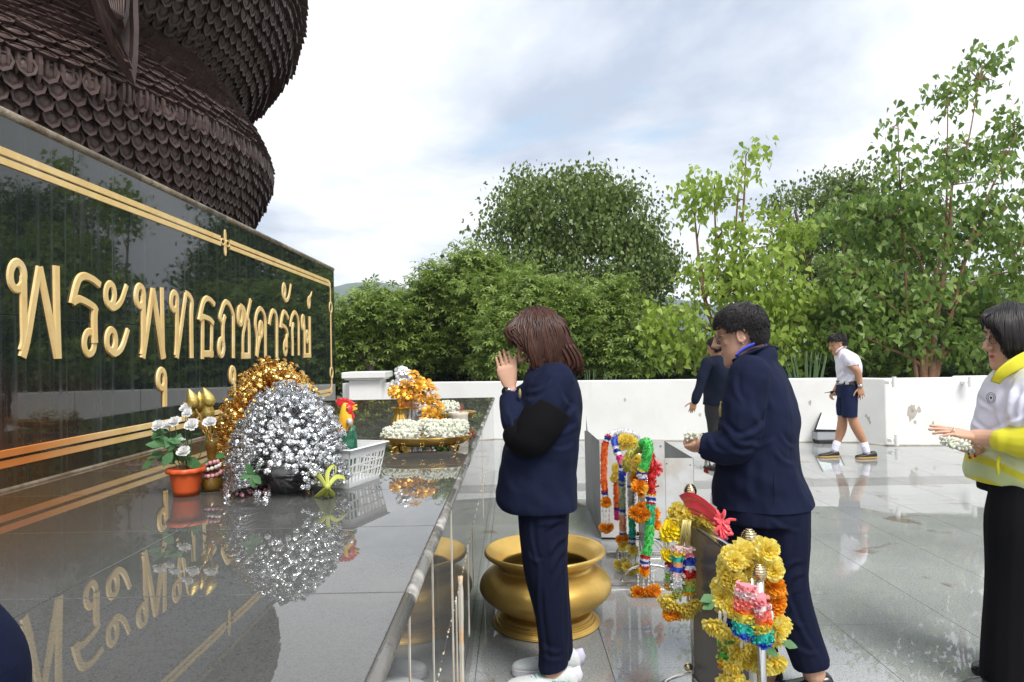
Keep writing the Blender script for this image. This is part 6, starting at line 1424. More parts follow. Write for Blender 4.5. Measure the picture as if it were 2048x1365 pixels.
# blazer details
b = MB(); b.tube([F.p(1112, 752, -.170), F.p(1136, 790, -.19), F.p(1134, 830, -.205), F.p(1100, 866, -.225)], .0012, 5); b.build('sleeve_seam', M_navy2, W1)
b = MB(); b.tube([F.p(1030, 900, -.20), F.p(1058, 908, -.212), F.p(1080, 914, -.212)], (.0045, .002), 6, up=(0, 1, 0)); b.build('pocket_welt', M_navy2, W1)
b = MB(); b.ball(F.p(1040, 788, -.115), (.006, .012, .022), 8, 10); b.build('crest', mat('gold_thread', (.48, .40, .16), .5, .4, bump=.8, bscale=90), W1)
for k in range(3):
    b = MB(); b.ball(F.p(1001.5 + k * 1.4, 818 + k * 6, -.075), .0055, 6, 10); b.build('cuff_button', M_gmet, W1)
for q in (-1, 1):
    b = MB(); b.tube(spline([tuple(F.p(1118, 722, q * .075)), tuple(F.p(1092, 736, q * .098)), tuple(F.p(1066, 756, q * .105)), tuple(F.p(1044, 800, q * .085)), tuple(F.p(1030, 850, q * .05))], 5), [(.017, .004)] * 21, 8, up=(0, 1, 0)); b.build('lapel', M_navy, W1)
# watch
b = MB(); wc = F.p(1019, 783, -.028); ax = (F.p(1010, 745, -.02) - wc).normalized(); a_, b2 = basis(ax)
b.tube([wc - ax * .010, wc + ax * .010], .0305, 20); o = b.build('watch_strap', mat('pink_strap', (.55, .33, .33), .5), W1)
b = MB(); q = wc + Vector((-.012, -.030, 0)); n_ = Vector((-.4, -.9, .1)).normalized(); b.tube([q - n_ * .002, q + n_ * .009], [.0195, .0195], 20); b.build('watch_face', mat('watch_glass', (.008, .008, .009), .08), W1)
b = MB(); b.tube([q + n_ * .001, q + n_ * .0075], [.0212, .0205], 20); b.build('watch_case', M_steel, W1)
# hair
def bob(t_, Fg, Tq, Mq, Eq, n_, M, curl=.0, wid=.092, rnd=1., frac=1.):
    Ts, Ms, Es = spline(Tq, 12), spline(Mq, 12), spline(Eq, 12)
    def on(c, q): i = q * (len(c) - 1); a = int(min(i, len(c) - 2)); return c[a] + (c[a + 1] - c[a]) * (i - a)
    def pathof(q, ph, jit, kk=1.):
        sh = math.sqrt(max(1 - (2 * q - 1) ** 2 * .70, .06)); t0, m0, e0 = on(Ts, q), on(Ms, q), on(Es, q); c0 = on(Ms, .5)
        def k_(p_): return c0 + (p_ - c0) * kk
        t1, m1, e1 = k_(t0), k_(m0), k_(e0); j = lambda a: random.gauss(0, a) * jit
        mt = (t1 + m1) / 2 * 1.0
        return [Fg.p(t1[0] + j(3), t1[1] + j(2), ph * .018 * kk), Fg.p(mt[0] + (mt[0] - c0[0]) * .14 + j(2), mt[1] - 4 + j(2), ph * wid * .72 * sh * kk), Fg.p(m1[0] + j(3), m1[1] + j(3), ph * wid * sh * kk), Fg.p((m1[0] + e1[0]) / 2 + j(3) + jit * 3.5 * math.sin(9 * q + 1), (m1[1] + e1[1]) / 2 + j(3), ph * wid * (1.04 + .05 * jit * math.sin(23 * q)) * sh * kk), Fg.p(e1[0] + j(4), e1[1] + j(5), ph * (wid * 1.0 - curl) * sh * kk + random.gauss(0, .004) * jit)]
    b = MB(); rows = []
    for q in np.linspace(0, 1, 22): rows.append(None)
    for side in (-1, 1):
        G = [[tuple(x) for x in spline([tuple(v) for v in pathof(q, side, 0, .94)], 4)] for q in np.linspace(.0, 1, 24)]; b.grid(G, close_v=False, cap=False)
    for (qq) in (0., 1.):      # close the front and back strips between the sides
        G = [[tuple(x) for x in spline([tuple(v) for v in pathof(qq, ph, 0, .94)], 4)] for ph in np.linspace(-1, 1, 10)]
        b.grid(G, close_v=False, cap=False)
    b.build('hair_base', M, t_)
    ps = []
    for _ in range(n_):
        q = random.random() ** .9; ph = random.choice((-1, -1, -1, 1)) * (1 - .5 * random.random() ** 3) if .06 < q < .94 else random.uniform(-1, 1)
        ps.append(pathof(q, ph, rnd))
    locks('hair', M, t_, ps, .0052, .0019)
bob(W1, F, [(1046, 630), (1076, 618), (1104, 628)], [(1018, 668), (1050, 672), (1085, 672), (1112, 662), (1136, 676)], [(1050, 690), (1072, 724), (1080, 752), (1106, 746), (1134, 736), (1164, 740)], 1500, M_hair_br, .012, .093, 1.25)
ps = []
for _ in range(170):      # fringe over the forehead
    q = random.random(); ph = random.uniform(-1, 1); ps.append([F.p(1046 + 20 * q, 628 - 6 * q, ph * .03), F.p(1024 + 14 * q, 648 + 4 * q, ph * .065), F.p(1013 + 8 * q + random.gauss(0, 2), 664 + random.gauss(0, 3), ph * .075), F.p(1022 + 14 * q + random.gauss(0, 3), 684 + random.gauss(0, 5), ph * .07)])
locks('fringe', M_hair_br, W1, ps, .006, .002)
ps = []
for _ in range(160):      # flicked ends at the back
    x = random.uniform(1128, 1160); d = random.uniform(-.09, .09); ps.append([F.p(x - 14, 690, d), F.p(x, 715, d), F.p(x + 4, 732 + random.gauss(0, 3), d * .95), F.p(x + random.uniform(-12, 8), 738 + random.gauss(0, 4), d * .85)])
locks('hair_ends', M_hair_br, W1, ps, .006, .0022)
# sneakers
M_sneak = mat('white_mesh', (.70, .72, .72), .7, col2=(.60, .64, .64), nscale=60, bump=.3, bscale=200); M_sol = mat('lilac_sole', (.62, .58, .76), .5, col2=(.78, .77, .80), nscale=9); M_teal = mat('teal_print', (.10, .42, .40), .5)
for (hx, hy, tx, ty, d) in ((1154, 1366, 1012, 1372, -.085), (1160, 1340, 1024, 1350, .085)):
    hp_ = F.p(hx, hy, d); hp_.z = .002; tp = F.p(tx, hy + 4, d); tp.z = .002; dv = tp - hp_; o = shoe(W1, hp_, dv, dv.length, .094, M_sneak, M_sol, .082, .032)
    U_ = Vector((0, 0, 1)); dn = dv.normalized(); ln = Vector((0, 0, 1)).cross(dn); L_ = dv.length
    b = MB(); b.tube([hp_ + dn * .004 + U_ * .04 , hp_ + dn * -.002 + U_ * .075, hp_ + dn * .004 + U_ * .105], [(.022, .012), (.024, .010), (.018, .006)], 10); x = b.build('heel_tab', M_sol, None); attach(x, o)
    b = MB()
    for k in range(6):
        q = hp_ + dn * (L_ * (.42 + .055 * k)) + U_ * (.094 - .007 * k); b.tube([q - ln * .022 + dn * .006 - U_ * .006, q + U_ * .002, q + ln * .022 - dn * .006 - U_ * .006], .0022, 5)
    x = b.build('lace', M_teal, None); attach(x, o)
    if d < 0:
        def sx_(u, v): return hp_ + dn * (L_ * (.12 + .25 * (1 - u))) - ln * -.0 + U_ * (.045 + .024 * v) + ln * .046
        b = MB()
        for st in ([(.30, .95), (.06, .95), (.05, .55), (.26, .50), (.24, .05), (.0, .05)], [(.40, 1.), (.34, 0)], [(.62, 1.), (.38, .5), (.58, 0)], [(.70, 1.), (.92, 0)], [(1., 1.), (.64, 0)]): b.tube([tuple(sx_(*q)) for q in st], .0028, 5)
        x = b.build('lettering', M_teal, None); attach(x, o)

# ---------------------------------------------------------------- man in the blazer
F = Fig(2.86, -.87, .49); base = F.p(1560, 1350); base.z = 0
W2 = thing('person', 'short haired person in a navy suit with a royal blue collar holding a garland', 'person', base)
jk = [(1482, 1546, 694, .062, 0), (1474, 1556, 708, .100, 0), (1464, 1562, 724, .150, 0), (1452, 1578, 745, .195, 0), (1448, 1589, 775, .203, 0), (1446, 1598, 812, .203, 0), (1440, 1599, 850, .196, 0), (1436, 1598, 895, .205, 0), (1431, 1604, 945, .210, 0), (1428, 1615, 982, .203, 0), (1428, 1622, 1011, .212, 0)]
armN = [(1502, 752, 39, -.185), (1492, 790, 40, -.185), (1485, 838, 39, -.195), (1480, 878, 36, -.195), (1455, 896, 33, -.17), (1428, 894, 28, -.13), (1406, 890, 24.5, -.10)]
armF = [(1530, 752, 36, .20), (1505, 800, 38, .21), (1480, 850, 36, .20), (1465, 878, 33, .17), (1440, 890, 29, .10), (1420, 890, 25, .03), (1408, 888, 23, -.02)]
legN = [(1562, 1012, 56, -.07), (1561, 1080, 53, -.075), (1566, 1150, 44, -.075), (1582, 1215, 39, -.075), (1604, 1275, 36, -.075), (1622, 1326, 35, -.075)]
legF = [(1490, 1012, 56, .07), (1490, 1090, 50, .075), (1497, 1170, 43, .075), (1512, 1250, 37, .075), (1530, 1335, 33, .075)]
hf = Vector((-.93, .28, -.20)); hu = Vector((-.18, .05, .98))
B = MB(); C_ = F.p(1484, 673); P, f_, l_, u_ = head(B, C_, hf, hu, 1.0, jaw=1.03)
F.torso(B, jk, .84); F.limb(B, armN, .62); F.limb(B, armF, .62); F.limb(B, legN, .6); F.limb(B, legF, .6)
B.tube([F.p(1496, 690), F.p(1508, 712), F.p(1512, 745)], [.052, .055, .058], 14)
wN = F.p(1412, 890, -.10); hand(B, wN, F.p(1372, 900, -.03) - wN, (.1, .5, .85), (-.2, .85, .5), (48, 50, 52, 54), .92, .02, (.8, .3, .6))
wF = F.p(1412, 888, -.0); hand(B, wF, F.p(1376, 894, -.03) - wF, (.1, -.4, .9), (-.2, -.9, .4), (46, 48, 50, 52), .92, .02, (.8, .3, .6))
F.limb(B, [(1626, 1330, 22, -.075), (1628, 1352, 21, -.075)]); F.limb(B, [(1532, 1335, 22, .075), (1533, 1350, 21, .075)])
remesh_obj(B, 'body', M_skin, W2, .0042, 3); face_bits(W2, P, f_, l_, u_, 1.0, mat('lips_pale', (.46, .20, .16), .5)); glasses(W2, P, .022)
B = MB(); F.torso(B, jk); F.limb(B, armN); F.limb(B, armF)
o = remesh_obj(B, 'blazer', M_navy, W2, .0065, 5); wrinkle(o, .008, (7, 5, 7, 6), 12.); wrinkle(o, .004, (15, 10, 18, 9), 17.)
for A in (armN, armF): cut(o, F.p(A[-1][0] + 5, A[-1][1], A[-1][3]), F.p(A[-1][0], A[-1][1], A[-1][3]) - F.p(A[-2][0], A[-2][1], A[-2][3]), .085)
cut(o, F.p(1525, 1006), (0, 0, -1), .5)
folds(o, F, [(1478, 880, 1532, 842, 1.2), (1490, 893, 1545, 880, 1.), (1442, 845, 1478, 872, 1.), (1450, 870, 1490, 885, .8), (1420, 880, 1440, 905, .7), (1455, 905, 1500, 902, .8), (1535, 740, 1545, 820, .9, 1.3), (1560, 870, 1598, 905, 1.), (1550, 905, 1596, 935, .9), (1572, 760, 1590, 850, .7, 1.6), (1500, 930, 1500, 1000, .6, 1.7), (1590, 940, 1608, 1000, .8, 1.4), (1470, 745, 1480, 800, .8), (1500, 775, 1515, 840, .7, 1.4), (1450, 930, 1446, 1000, .6, 1.6)], .0065)
b = MB(); b.tube(spline([tuple(F.p(1466, 722, -.11)), tuple(F.p(1500, 706, -.105)), tuple(F.p(1530, 697, -.05)), tuple(F.p(1550, 700, .03)), tuple(F.p(1540, 705, .10))], 6), [(.020, .007)] * 25, 8, up=(0, .3, 1)); b.build('collar', M_navy, W2)
b = MB(); b.tube(spline([tuple(F.p(1472, 713, -.085)), tuple(F.p(1486, 700, -.085)), tuple(F.p(1508, 690, -.064)), tuple(F.p(1526, 688, -.02)), tuple(F.p(1530, 691, .03))], 6), [(.019, .006)] * 25, 8, up=(0, .3, 1)); b.build('shirt_collar', mat('royal_blue', (.025, .045, .55), .6, sheen=.2), W2)
b = MB(); b.tube([F.p(1546, 705, .0), F.p(1549, 800, -.16), F.p(1546, 900, -.19), F.p(1548, 1008, -.22)], .0013, 5); b.build('back_seam', M_navy2, W2)
b = MB(); b.tube([F.p(1528, 735, -.175), F.p(1536, 770, -.22), F.p(1530, 820, -.245), F.p(1517, 880, -.245)], .0015, 5); b.build('sleeve_seam', M_navy2, W2)
b = MB(); b.prism([tuple(F.p(*q)) for q in ((1439, 931, -.135), (1480, 927, -.20), (1480, 934, -.204), (1440, 938, -.139))], (-.3, -.9, 0), .004); b.build('pocket_flap', M_navy2, W2, smooth=False)
b = MB(); b.ball(F.p(1441, 822, -.05), (.006, .010, .028), 8, 10); b.ball(F.p(1442, 806, -.05), (.004, .007, .007), 6, 8); b.build('crest', bpy.data.materials['gold_thread'], W2)
B = MB(); F.limb(B, legN, interp=4); F.limb(B, legF, interp=4); F.torso(B, [(1440, 1612, 1035, .21, 0), (1436, 1614, 1005, .205, 0), (1440, 1606, 975, .19, 0)]); o = remesh_obj(B, 'trousers', M_navy2, W2, .0065, 4); wrinkle(o, .007, (6, 6, 3.5, 7), 23.); wrinkle(o, .004, (22, 12, 5, 3), 29.)
for A in (legN, legF): cut(o, F.p(A[-1][0], A[-1][1] + 4, A[-1][3]), (.2, 0, -1), .13)
folds(o, F, [(1604, 1120, 1560, 1150, 1.), (1606, 1145, 1566, 1180, 1.), (1596, 1180, 1570, 1215, .8), (1540, 1040, 1600, 1065, .7), (1575, 1190, 1640, 1325, 1., .9), (1530, 1060, 1545, 1180, .7, 1.3), (1590, 1240, 1622, 1262, .7), (1608, 1300, 1650, 1310, .7)], .006)
def rule_m(a, b_, c):
    if a > .050 and c < .080: return 0
    if .0 < a <= .050 and c < .026 + a * .85: return 0
    if -.03 < a <= .0 and c < .022: return 0
    if a <= -.03 and c < -.036: return 0
    return 1.05 if a > .045 else (1. if c > .05 else .42)
hair_cap(W2, P, M_hair_bk, rule_m); skull_hair(W2, P, M_hair_bk, 4200, .044, rule_m, w_=.0021, top=.13)
b = MB(); b.ball(P(.006, .078, -.03), .0035, 6, 8); b.build('earring', M_gmet, W2)
M_lth = mat('black_leather', (.010, .010, .011), .25, coat=.3)
for (hx, tx, y, d) in ((1664, 1552, 1368, -.075), (1562, 1450, 1362, .085)):
    hp_ = F.p(hx, y, d); hp_.z = .002; tp = F.p(tx, y + 3, d); tp.z = .002; dv = tp - hp_; shoe(W2, hp_, dv, dv.length * 1.05, .092, M_lth, M_black, .075, .022)
jasmine('jasmine_garland', 'small jasmine garland held in the hands of the person in the navy suit', None, [F.p(1370, 876, -.06), F.p(1382, 872, -.07), F.p(1396, 874, -.08), F.p(1404, 880, -.05), F.p(1392, 882, -.02), F.p(1376, 881, -.03)], .012, 190, .0062)
def tasselstring(label, Y, x, y0, pts):
    t_ = thing('rose_tassel', label, 'flower', at(x, y0, Y)); b = MB()
    for (px, py) in pts: b.tube([at(x, y0, Y), at(px, py - 5, Y)], .0012, 5); [b.ball(at(x + (px - x) * q, y0 + (py - y0) * q, Y), (.004, .004, .007), 5, 6) for q in (.4, .55, .7, .82)]
    b.build('string', M_wpetal, t_)
    for (px, py) in pts: place('flower', FL_ROSE, t_, xf(at(px, py + 3, Y), (random.gauss(0, .2), -.5, -.8), .017)); place('leaf', leaf_me, t_, leafx(at(px, py - 4, Y), (.3, -.2, -1), .016)); place('leaf', leaf_me, t_, leafx(at(px, py - 4, Y), (-.3, -.2, -1), .016))
tasselstring('two red roses on strings hanging below the hands of the person in the navy suit', 2.79, 1414, 905, [(1409, 935), (1420, 931), (1413, 937)])

# ---------------------------------------------------------------- woman in the white and yellow jacket
F = Fig(2.86); base = F.p(2030, 1375); base.z = 0
W3 = thing('person', 'woman with a black bob in a white and yellow sports jacket', 'person', base)
M_sport = bpy.data.materials.new('sports_jacket'); M_sport.use_nodes = True; t = M_sport.node_tree; p = t.nodes['Principled BSDF']; g = nn(t, 'ShaderNodeNewGeometry').outputs['Position']; sx = nn(t, 'ShaderNodeSeparateXYZ'); t.links.new(g, sx.inputs[0])
dz = mth(t, 'ADD', sx.outputs[2], mth(t, 'MULTIPLY', sx.outputs[0], .75)); mr = nn(t, 'ShaderNodeMapRange'); t.links.new(dz, mr.inputs[0])
z0 = F.p(1953, 965).z + .75 * F.p(1953, 965).x; mr.inputs[1].default_value, mr.inputs[2].default_value = z0, z0 + .42
st = ramp(t, mr.outputs[0], [(0, (.62, .58, .02)), (.06, (.52, .60, .28)), (.20, (.62, .58, .02)), (.28, (.60, .66, .38)), (.47, (.70, .69, .80)), (.60, (.66, .64, .72))], 'CONSTANT')
low = nn(t, 'ShaderNodeMapRange'); t.links.new(sx.outputs[2], low.inputs[0]); low.inputs[1].default_value, low.inputs[2].default_value = 1.06, 1.02
st = mix(t, low.outputs[0], (.72, .71, .82), st); hi = nn(t, 'ShaderNodeMapRange'); t.links.new(sx.outputs[2], hi.inputs[0]); hi.inputs[1].default_value, hi.inputs[2].default_value = 1.24, 1.34
t.links.new(mix(t, hi.outputs[0], st, (.74, .76, .40)), p.inputs['Base Color']); p.inputs['Roughness'].default_value = .55; p.inputs['Sheen Weight'].default_value = .2
M_yl = mat('yellow_knit', (.68, .63, .015), .6, col2=(.60, .55, .01), nscale=6, sheen=.2)
jk = [(2010, 2082, 728, .066, 0), (2000, 2096, 742, .10, 0), (1992, 2112, 760, .150, 0), (1982, 2108, 790, .172, 0), (1971, 2112, 830, .178, 0), (1962, 2112, 870, .178, 0), (1957, 2110, 910, .178, 0), (1953, 2110, 945, .185, 0), (1956, 2122, 966, .18, 0)]
armN = [(2076, 772, 42, -.165), (2070, 815, 45, -.185), (2066, 850, 41, -.18), (2052, 882, 38, -.185), (2030, 882, 28, -.18)]
foreN = [(2052, 882, 22, -.185), (2010, 880, 20, -.16), (1975, 877, 17, -.11), (1950, 874, 15, -.08)]
armF = [(2076, 772, 40, .19), (2066, 815, 42, .21), (2058, 860, 40, .20), (2040, 885, 36, .15)]; foreF = [(2052, 890, 22, .18), (2000, 900, 18, .08), (1955, 896, 15, .0)]
legN = [(2034, 972, 45, -.07), (2032, 1040, 53, -.08), (2026, 1130, 47, -.08), (2022, 1230, 47, -.08), (2020, 1360, 50, -.08)]
legF = [(2044, 972, 45, .07), (2044, 1040, 52, .08), (2044, 1130, 47, .08), (2042, 1230, 46, .08), (2040, 1355, 48, .08)]
hf = Vector((-1, -.04, -.10)); hu = Vector((-.10, 0, 1))
B = MB(); C_ = F.p(2024, 682); P, f_, l_, u_ = head(B, C_, hf, hu, 1.0); F.torso(B, jk, .84); F.limb(B, armN, .55); F.limb(B, foreN); F.limb(B, armF, .55); F.limb(B, foreF); F.limb(B, legN, .55); F.limb(B, legF, .55)
B.tube([F.p(2032, 700), F.p(2042, 728), F.p(2050, 760)], [.05, .056, .08], 14)
wN = F.p(1948, 874, -.078); hand(B, wN, F.p(1876, 857, -.06) - wN, (-.15, .35, -1), (-.2, .85, .4), (4, 7, 10, 12), 1.02, .12, (.7, .5, .4))
wF = F.p(1955, 896, 0); hand(B, wF, F.p(1900, 898, -.02) - wF, (0, -.2, 1), (-.2, -.9, .2), (30, 32, 34, 36), 1.0, .05, (.8, .4, .5))
F.limb(B, [(2020, 1352, 18, -.08), (2014, 1376, 18, -.08)]); F.limb(B, [(2040, 1352, 18, .08), (2034, 1372, 18, .08)])
remesh_obj(B, 'body', M_skin, W3, .0034, 3); face_bits(W3, P, f_, l_, u_, 1., mat('lips_red', (.55, .05, .05), .3)); glasses(W3, P, .023, mat('grey_frame', (.10, .10, .11), .2, .5))
B = MB(); F.torso(B, jk); F.limb(B, armN[:3] + [(2066, 860, 34, -.175)]); F.limb(B, armF[:3]); o = remesh_obj(B, 'jacket', M_sport, W3, .0065, 5); wrinkle(o, .010, (7, 5, 8, 6), 32.); wrinkle(o, .0055, (15, 10, 18, 9), 37.)
cut(o, F.p(2030, 962), (0, 0, -1), .5)
folds(o, F, [(2000, 790, 2010, 870, 1.2), (1985, 830, 2020, 860, 1.), (2030, 775, 2022, 850, 1.2), (2045, 790, 2035, 860, .9), (1970, 870, 2005, 905, 1.), (1975, 910, 2040, 925, .9), (2010, 930, 2035, 955, .8), (1965, 935, 1990, 955, .7), (2020, 845, 2048, 830, 1.)], .009, .011)
for A in ([(2078, 860, 48, -.18), (2060, 879, 45, -.19), (2036, 883, 33, -.185), (2013, 881, 25, -.165), (2006, 881, 24.5, -.16)], [(2058, 868, 40, .20), (2042, 886, 36, .16), (2020, 893, 28, .12)]):
    B = MB(); F.limb(B, A); o = remesh_obj(B, 'sleeve_cuff', M_yl, W3, .006, 3); wrinkle(o, .006, (18, 10, 6, 4), 41.)
b = MB(); b.tube(spline([tuple(F.p(1990, 766, -.075)), tuple(F.p(2004, 748, -.095)), tuple(F.p(2030, 730, -.10)), tuple(F.p(2060, 716, -.075)), tuple(F.p(2090, 715, .0))], 6), [(.020 + .012 * math.sin(PI * j / 30), .0035) for j in range(25)], 8, up=(.2, -.6, 1)); b.build('collar', M_yl, W3)
b = MB(); b.tube(spline([tuple(F.p(1990, 762, .02)), tuple(F.p(1998, 742, .03)), tuple(F.p(2016, 724, -.045)), tuple(F.p(2044, 706, -.055)), tuple(F.p(2080, 706, .0))], 6), [(.018, .005)] * 25, 8, up=(.2, -.6, 1)); b.build('collar_lining', mat('white_knit', (.74, .74, .80), .6), W3)
b = MB(); b.tube([F.p(2000, 912, -.148), F.p(1996, 930, -.158), F.p(1997, 950, -.160)], (.007, .003), 6, up=(0, 1, 0)); b.build('pocket_zip', M_yl, W3)
em = thing  # emblem printed on the chest
b = MB(); q = F.p(1982, 796, -.115)
for rr in (.021, .014): b.tube([q + Vector((rr * .45 * math.cos(a) - .0, -rr * .7 * math.cos(a) * .8, rr * math.sin(a))) for a in np.linspace(0, 2 * PI, 17)], .0011, 5)
b.ball(q, (.004, .004, .006), 6, 8); b.build('crest', M_black, W3)
B = MB(); F.limb(B, legN, interp=4); F.limb(B, legF, interp=4); F.torso(B, [(1980, 2100, 985, .175, 0), (1978, 2100, 960, .165, 0), (1986, 2096, 942, .15, 0)]); o = remesh_obj(B, 'trousers', M_blkcl, W3, .0065, 4); wrinkle(o, .005, (6, 6, 3, 5), 43.)
bob(W3, F, [(1990, 616), (2022, 605), (2052, 614)], [(1966, 640), (1994, 648), (2022, 655), (2056, 652), (2080, 668)], [(1976, 655), (2006, 692), (2016, 712), (2040, 718), (2062, 722), (2078, 726)], 800, M_hair_bk, .03, .092, .6)
ps = []
for _ in range(150):
    q = random.random(); ph = random.uniform(-1, 1); ps.append([F.p(1992 + 16 * q, 616 - 4 * q, ph * .03), F.p(1972 + 14 * q, 628, ph * .065), F.p(1963 + 8 * q, 636 + random.gauss(0, 2), ph * .070), F.p(1964 + 14 * q, 650 + random.gauss(0, 3), ph * .070)])
locks('fringe', M_hair_bk, W3, ps, .006, .002)
for (hx, y, d) in ((2046, 1385, -.08), (2060, 1378, .08)):
    hp_ = F.p(hx, y, d); hp_.z = .002; shoe(W3, hp_, (-1, 0, 0), .24, .09, M_lth, M_black, .07, .025)
b = MB(); q = F.p(1907, 863, -.085); b.tube([q + Vector((.003 * math.cos(a), .010 * math.cos(a), .0105 * math.sin(a))) for a in np.linspace(0, 2 * PI, 17)], .0016, 6); b.ball(q + Vector((-.002, -.006, .012)), .0042, 6, 8); b.build('ring', M_silver, W3)
jasmine('jasmine_garland', 'jasmine garland held under the hand of the yellow cuffed woman', None, [F.p(1886, 878, -.08), F.p(1900, 885, -.105), F.p(1918, 889, -.105), F.p(1934, 889, -.08), F.p(1920, 889, -.02), F.p(1896, 886, -.02)], .016, 240, .0068)
tasselstring('two red roses on strings below the hand of the yellow cuffed woman', 2.80, 1944, 896, [(1938, 908), (1950, 905)])

# ---------------------------------------------------------------- schoolboy
F = Fig(8.75); base = F.p(1700, 918); base.z = 0
W4 = thing('person', 'schoolboy in a white shirt, navy shorts, white socks and black shoes walking left', 'person', base)
M_shirt = mat('white_shirt', (.74, .72, .80), .7, sheen=.2)
tor = [(1675, 1692, 698, .06, 0), (1673, 1702, 704, .12, 0), (1673, 1712, 713, .17, 0), (1674, 1719, 728, .18, 0), (1676, 1721, 744, .17, 0), (1677, 1717, 757, .16, 0), (1678, 1714, 768, .155, 0)]
slv = [(1694, 712, 10.5, -.16), (1699, 722, 10.5, -.19), (1702, 731, 9.5, -.20)]; slvF = [(1692, 712, 10, .16), (1690, 724, 10, .18), (1689, 732, 9, .18)]
arm = [(1694, 712, 8, -.16), (1702, 731, 7, -.20), (1714, 742, 6.8, -.21), (1718, 757, 6, -.20), (1720, 773, 4.6, -.19)]; armf = [(1692, 712, 8, .16), (1689, 736, 7, .20), (1684, 754, 6.3, .22), (1676, 770, 5.3, .20), (1669, 783, 4.4, .17)]
lN = [(1700, 775, 13, -.07), (1702, 810, 12, -.075), (1707, 842, 9.6, -.075), (1718, 866, 9.2, -.075), (1727, 884, 6.5, -.075), (1733, 902, 5.2, -.075)]; lF = [(1690, 775, 13, .07), (1686, 810, 12, .075), (1685, 842, 9.6, .075), (1682, 862, 9.4, .075), (1676, 882, 6.5, .075), (1670, 898, 5.2, .075)]
B = MB(); P, f_, l_, u_ = head(B, F.p(1676, 690), (-.97, -.05, -.25), (-.22, 0, 1), 1.02); F.torso(B, tor, .86); F.limb(B, arm); F.limb(B, armf); F.limb(B, [(x, y, r_ * (.78 if y < 830 else 1), d) for x, y, r_, d in lN]); F.limb(B, [(x, y, r_ * (.72 if y < 826 else 1), d) for x, y, r_, d in lF]); B.tube([F.p(1678, 694), F.p(1682, 702), F.p(1686, 712)], [.05, .055, .07], 12)
wN = F.p(1720, 774, -.19); hand(B, wN, F.p(1724, 795, -.2) - wN, (0, 1, 0), (-1, 0, 0), (8, 10, 12, 14), 1.05, .30, (.6, .8, .1)); wF = F.p(1669, 783, .17); hand(B, wF, F.p(1664, 789, .16) - wF, (.3, 0, -.6), (0, -1, .2), (40, 42, 45, 45), .95)
remesh_obj(B, 'body', M_skin_tan, W4, .0065, 3); face_bits(W4, P, f_, l_, u_)
B = MB(); F.torso(B, tor); F.limb(B, slv); F.limb(B, slvF); o = remesh_obj(B, 'shirt', M_shirt, W4, .010, 3); wrinkle(o, .014, (9, 6, 9, 6), 51.)
cut(o, F.p(1701.5, 732, -.2), F.p(1702, 731, -.2) - F.p(1699, 722, -.19), .11); cut(o, F.p(1689, 734, .18), (0, 0, -1), .11)
folds(o, F, [(1676, 755, 1700, 735, 1.), (1680, 764, 1705, 750, 1.), (1695, 765, 1716, 742, 1.), (1680, 715, 1690, 745, .8), (1706, 708, 1716, 735, .8)], .014, .02)
b = MB(); b.tube(spline([tuple(F.p(1671, 706, -.05)), tuple(F.p(1678, 699, -.07)), tuple(F.p(1688, 694, -.05)), tuple(F.p(1692, 695, .03))], 4), [(.022, .006)] * 13, 6, up=(0, .3, 1)); b.build('collar', M_shirt, W4)
B = MB(); F.torso(B, [(1677, 1714, 768, .16, 0), (1676, 1715, 782, .17, 0), (1677, 1714, 795, .165, 0)]); F.limb(B, [(1699, 780, 15, -.07), (1700, 808, 14.5, -.08), (1699, 834, 14, -.08)]); F.limb(B, [(1690, 780, 14.5, .07), (1686, 805, 13, .08), (1684, 829, 11.5, .08)]); o = remesh_obj(B, 'shorts', mat('navy_shorts', (.008, .0145, .050), .85, spec=.2), W4, .010, 3); wrinkle(o, .012, (8, 6, 6, 8), 55.)
cut(o, F.p(1699, 835, -.08), (.1, 0, -1), .15); cut(o, F.p(1684, 830, .08), (.1, 0, -1), .15)
b = MB(); F.torso(b, [(1677, 1714.5, 762, .163, 0), (1677, 1714.5, 770, .165, 0)], 1.02); b.build('belt', M_lth, W4); b = MB(); q = F.p(1694, 766, -.168); b.box((q.x - .02, q.y - .008, q.z - .02), (q.x + .02, q.y + .002, q.z + .02)); b.build('buckle', M_steel, W4, smooth=False)
M_sock = mat('white_sock', (.76, .74, .84), .8); M_gum = mat('gum_sole', (.42, .27, .07), .6)
for A, hx, hy, tx, ty, d in (([(1728, 889, 8, -.075), (1733, 906, 7.4, -.075)], 1752, 912, 1708, 921, -.075), ([(1674, 887, 8, .075), (1669, 903, 7.2, .075)], 1677, 917, 1643, 906, .075)):
    B = MB(); F.limb(B, A); B.build('sock', M_sock, W4)
    hp_ = F.p(hx, hy, d); tp = F.p(tx, ty, d); dv = tp - hp_; z_ = max(hp_.z, .002); hp_.z = z_; o = shoe(W4, Vector((hp_.x, hp_.y, .003)), Vector((dv.x, -.02, 0)), .27, .098, M_black, M_gum, .075, .022)
b = MB(); q = F.p(1720, 772, -.19); b.tube([q + Vector((0, 0, -.012)), q + Vector((0, 0, .012))], .036, 14); b.ball(q + Vector((-.005, -.036, 0)), (.02, .008, .02), 6, 10); b.build('watch', M_steel, W4)
def rule_b(a, b_, c):
    if a > .05 and c < .072: return 0
    if a <= .05 and a > -.02 and c < .035 + max(a, 0) * .7: return 0
    if a <= -.02 and c < -.03: return 0
    return 1. if c > .06 else .4
hair_cap(W4, P, M_hair_bk, rule_b, vox=.008); skull_hair(W4, P, M_hair_bk, 600, .035, rule_b, 5, .007, top=.18)
rd = thing('radio', 'small black hand radio with a thin aerial held by the schoolboy', 'radio', F.p(1666, 787, .16))
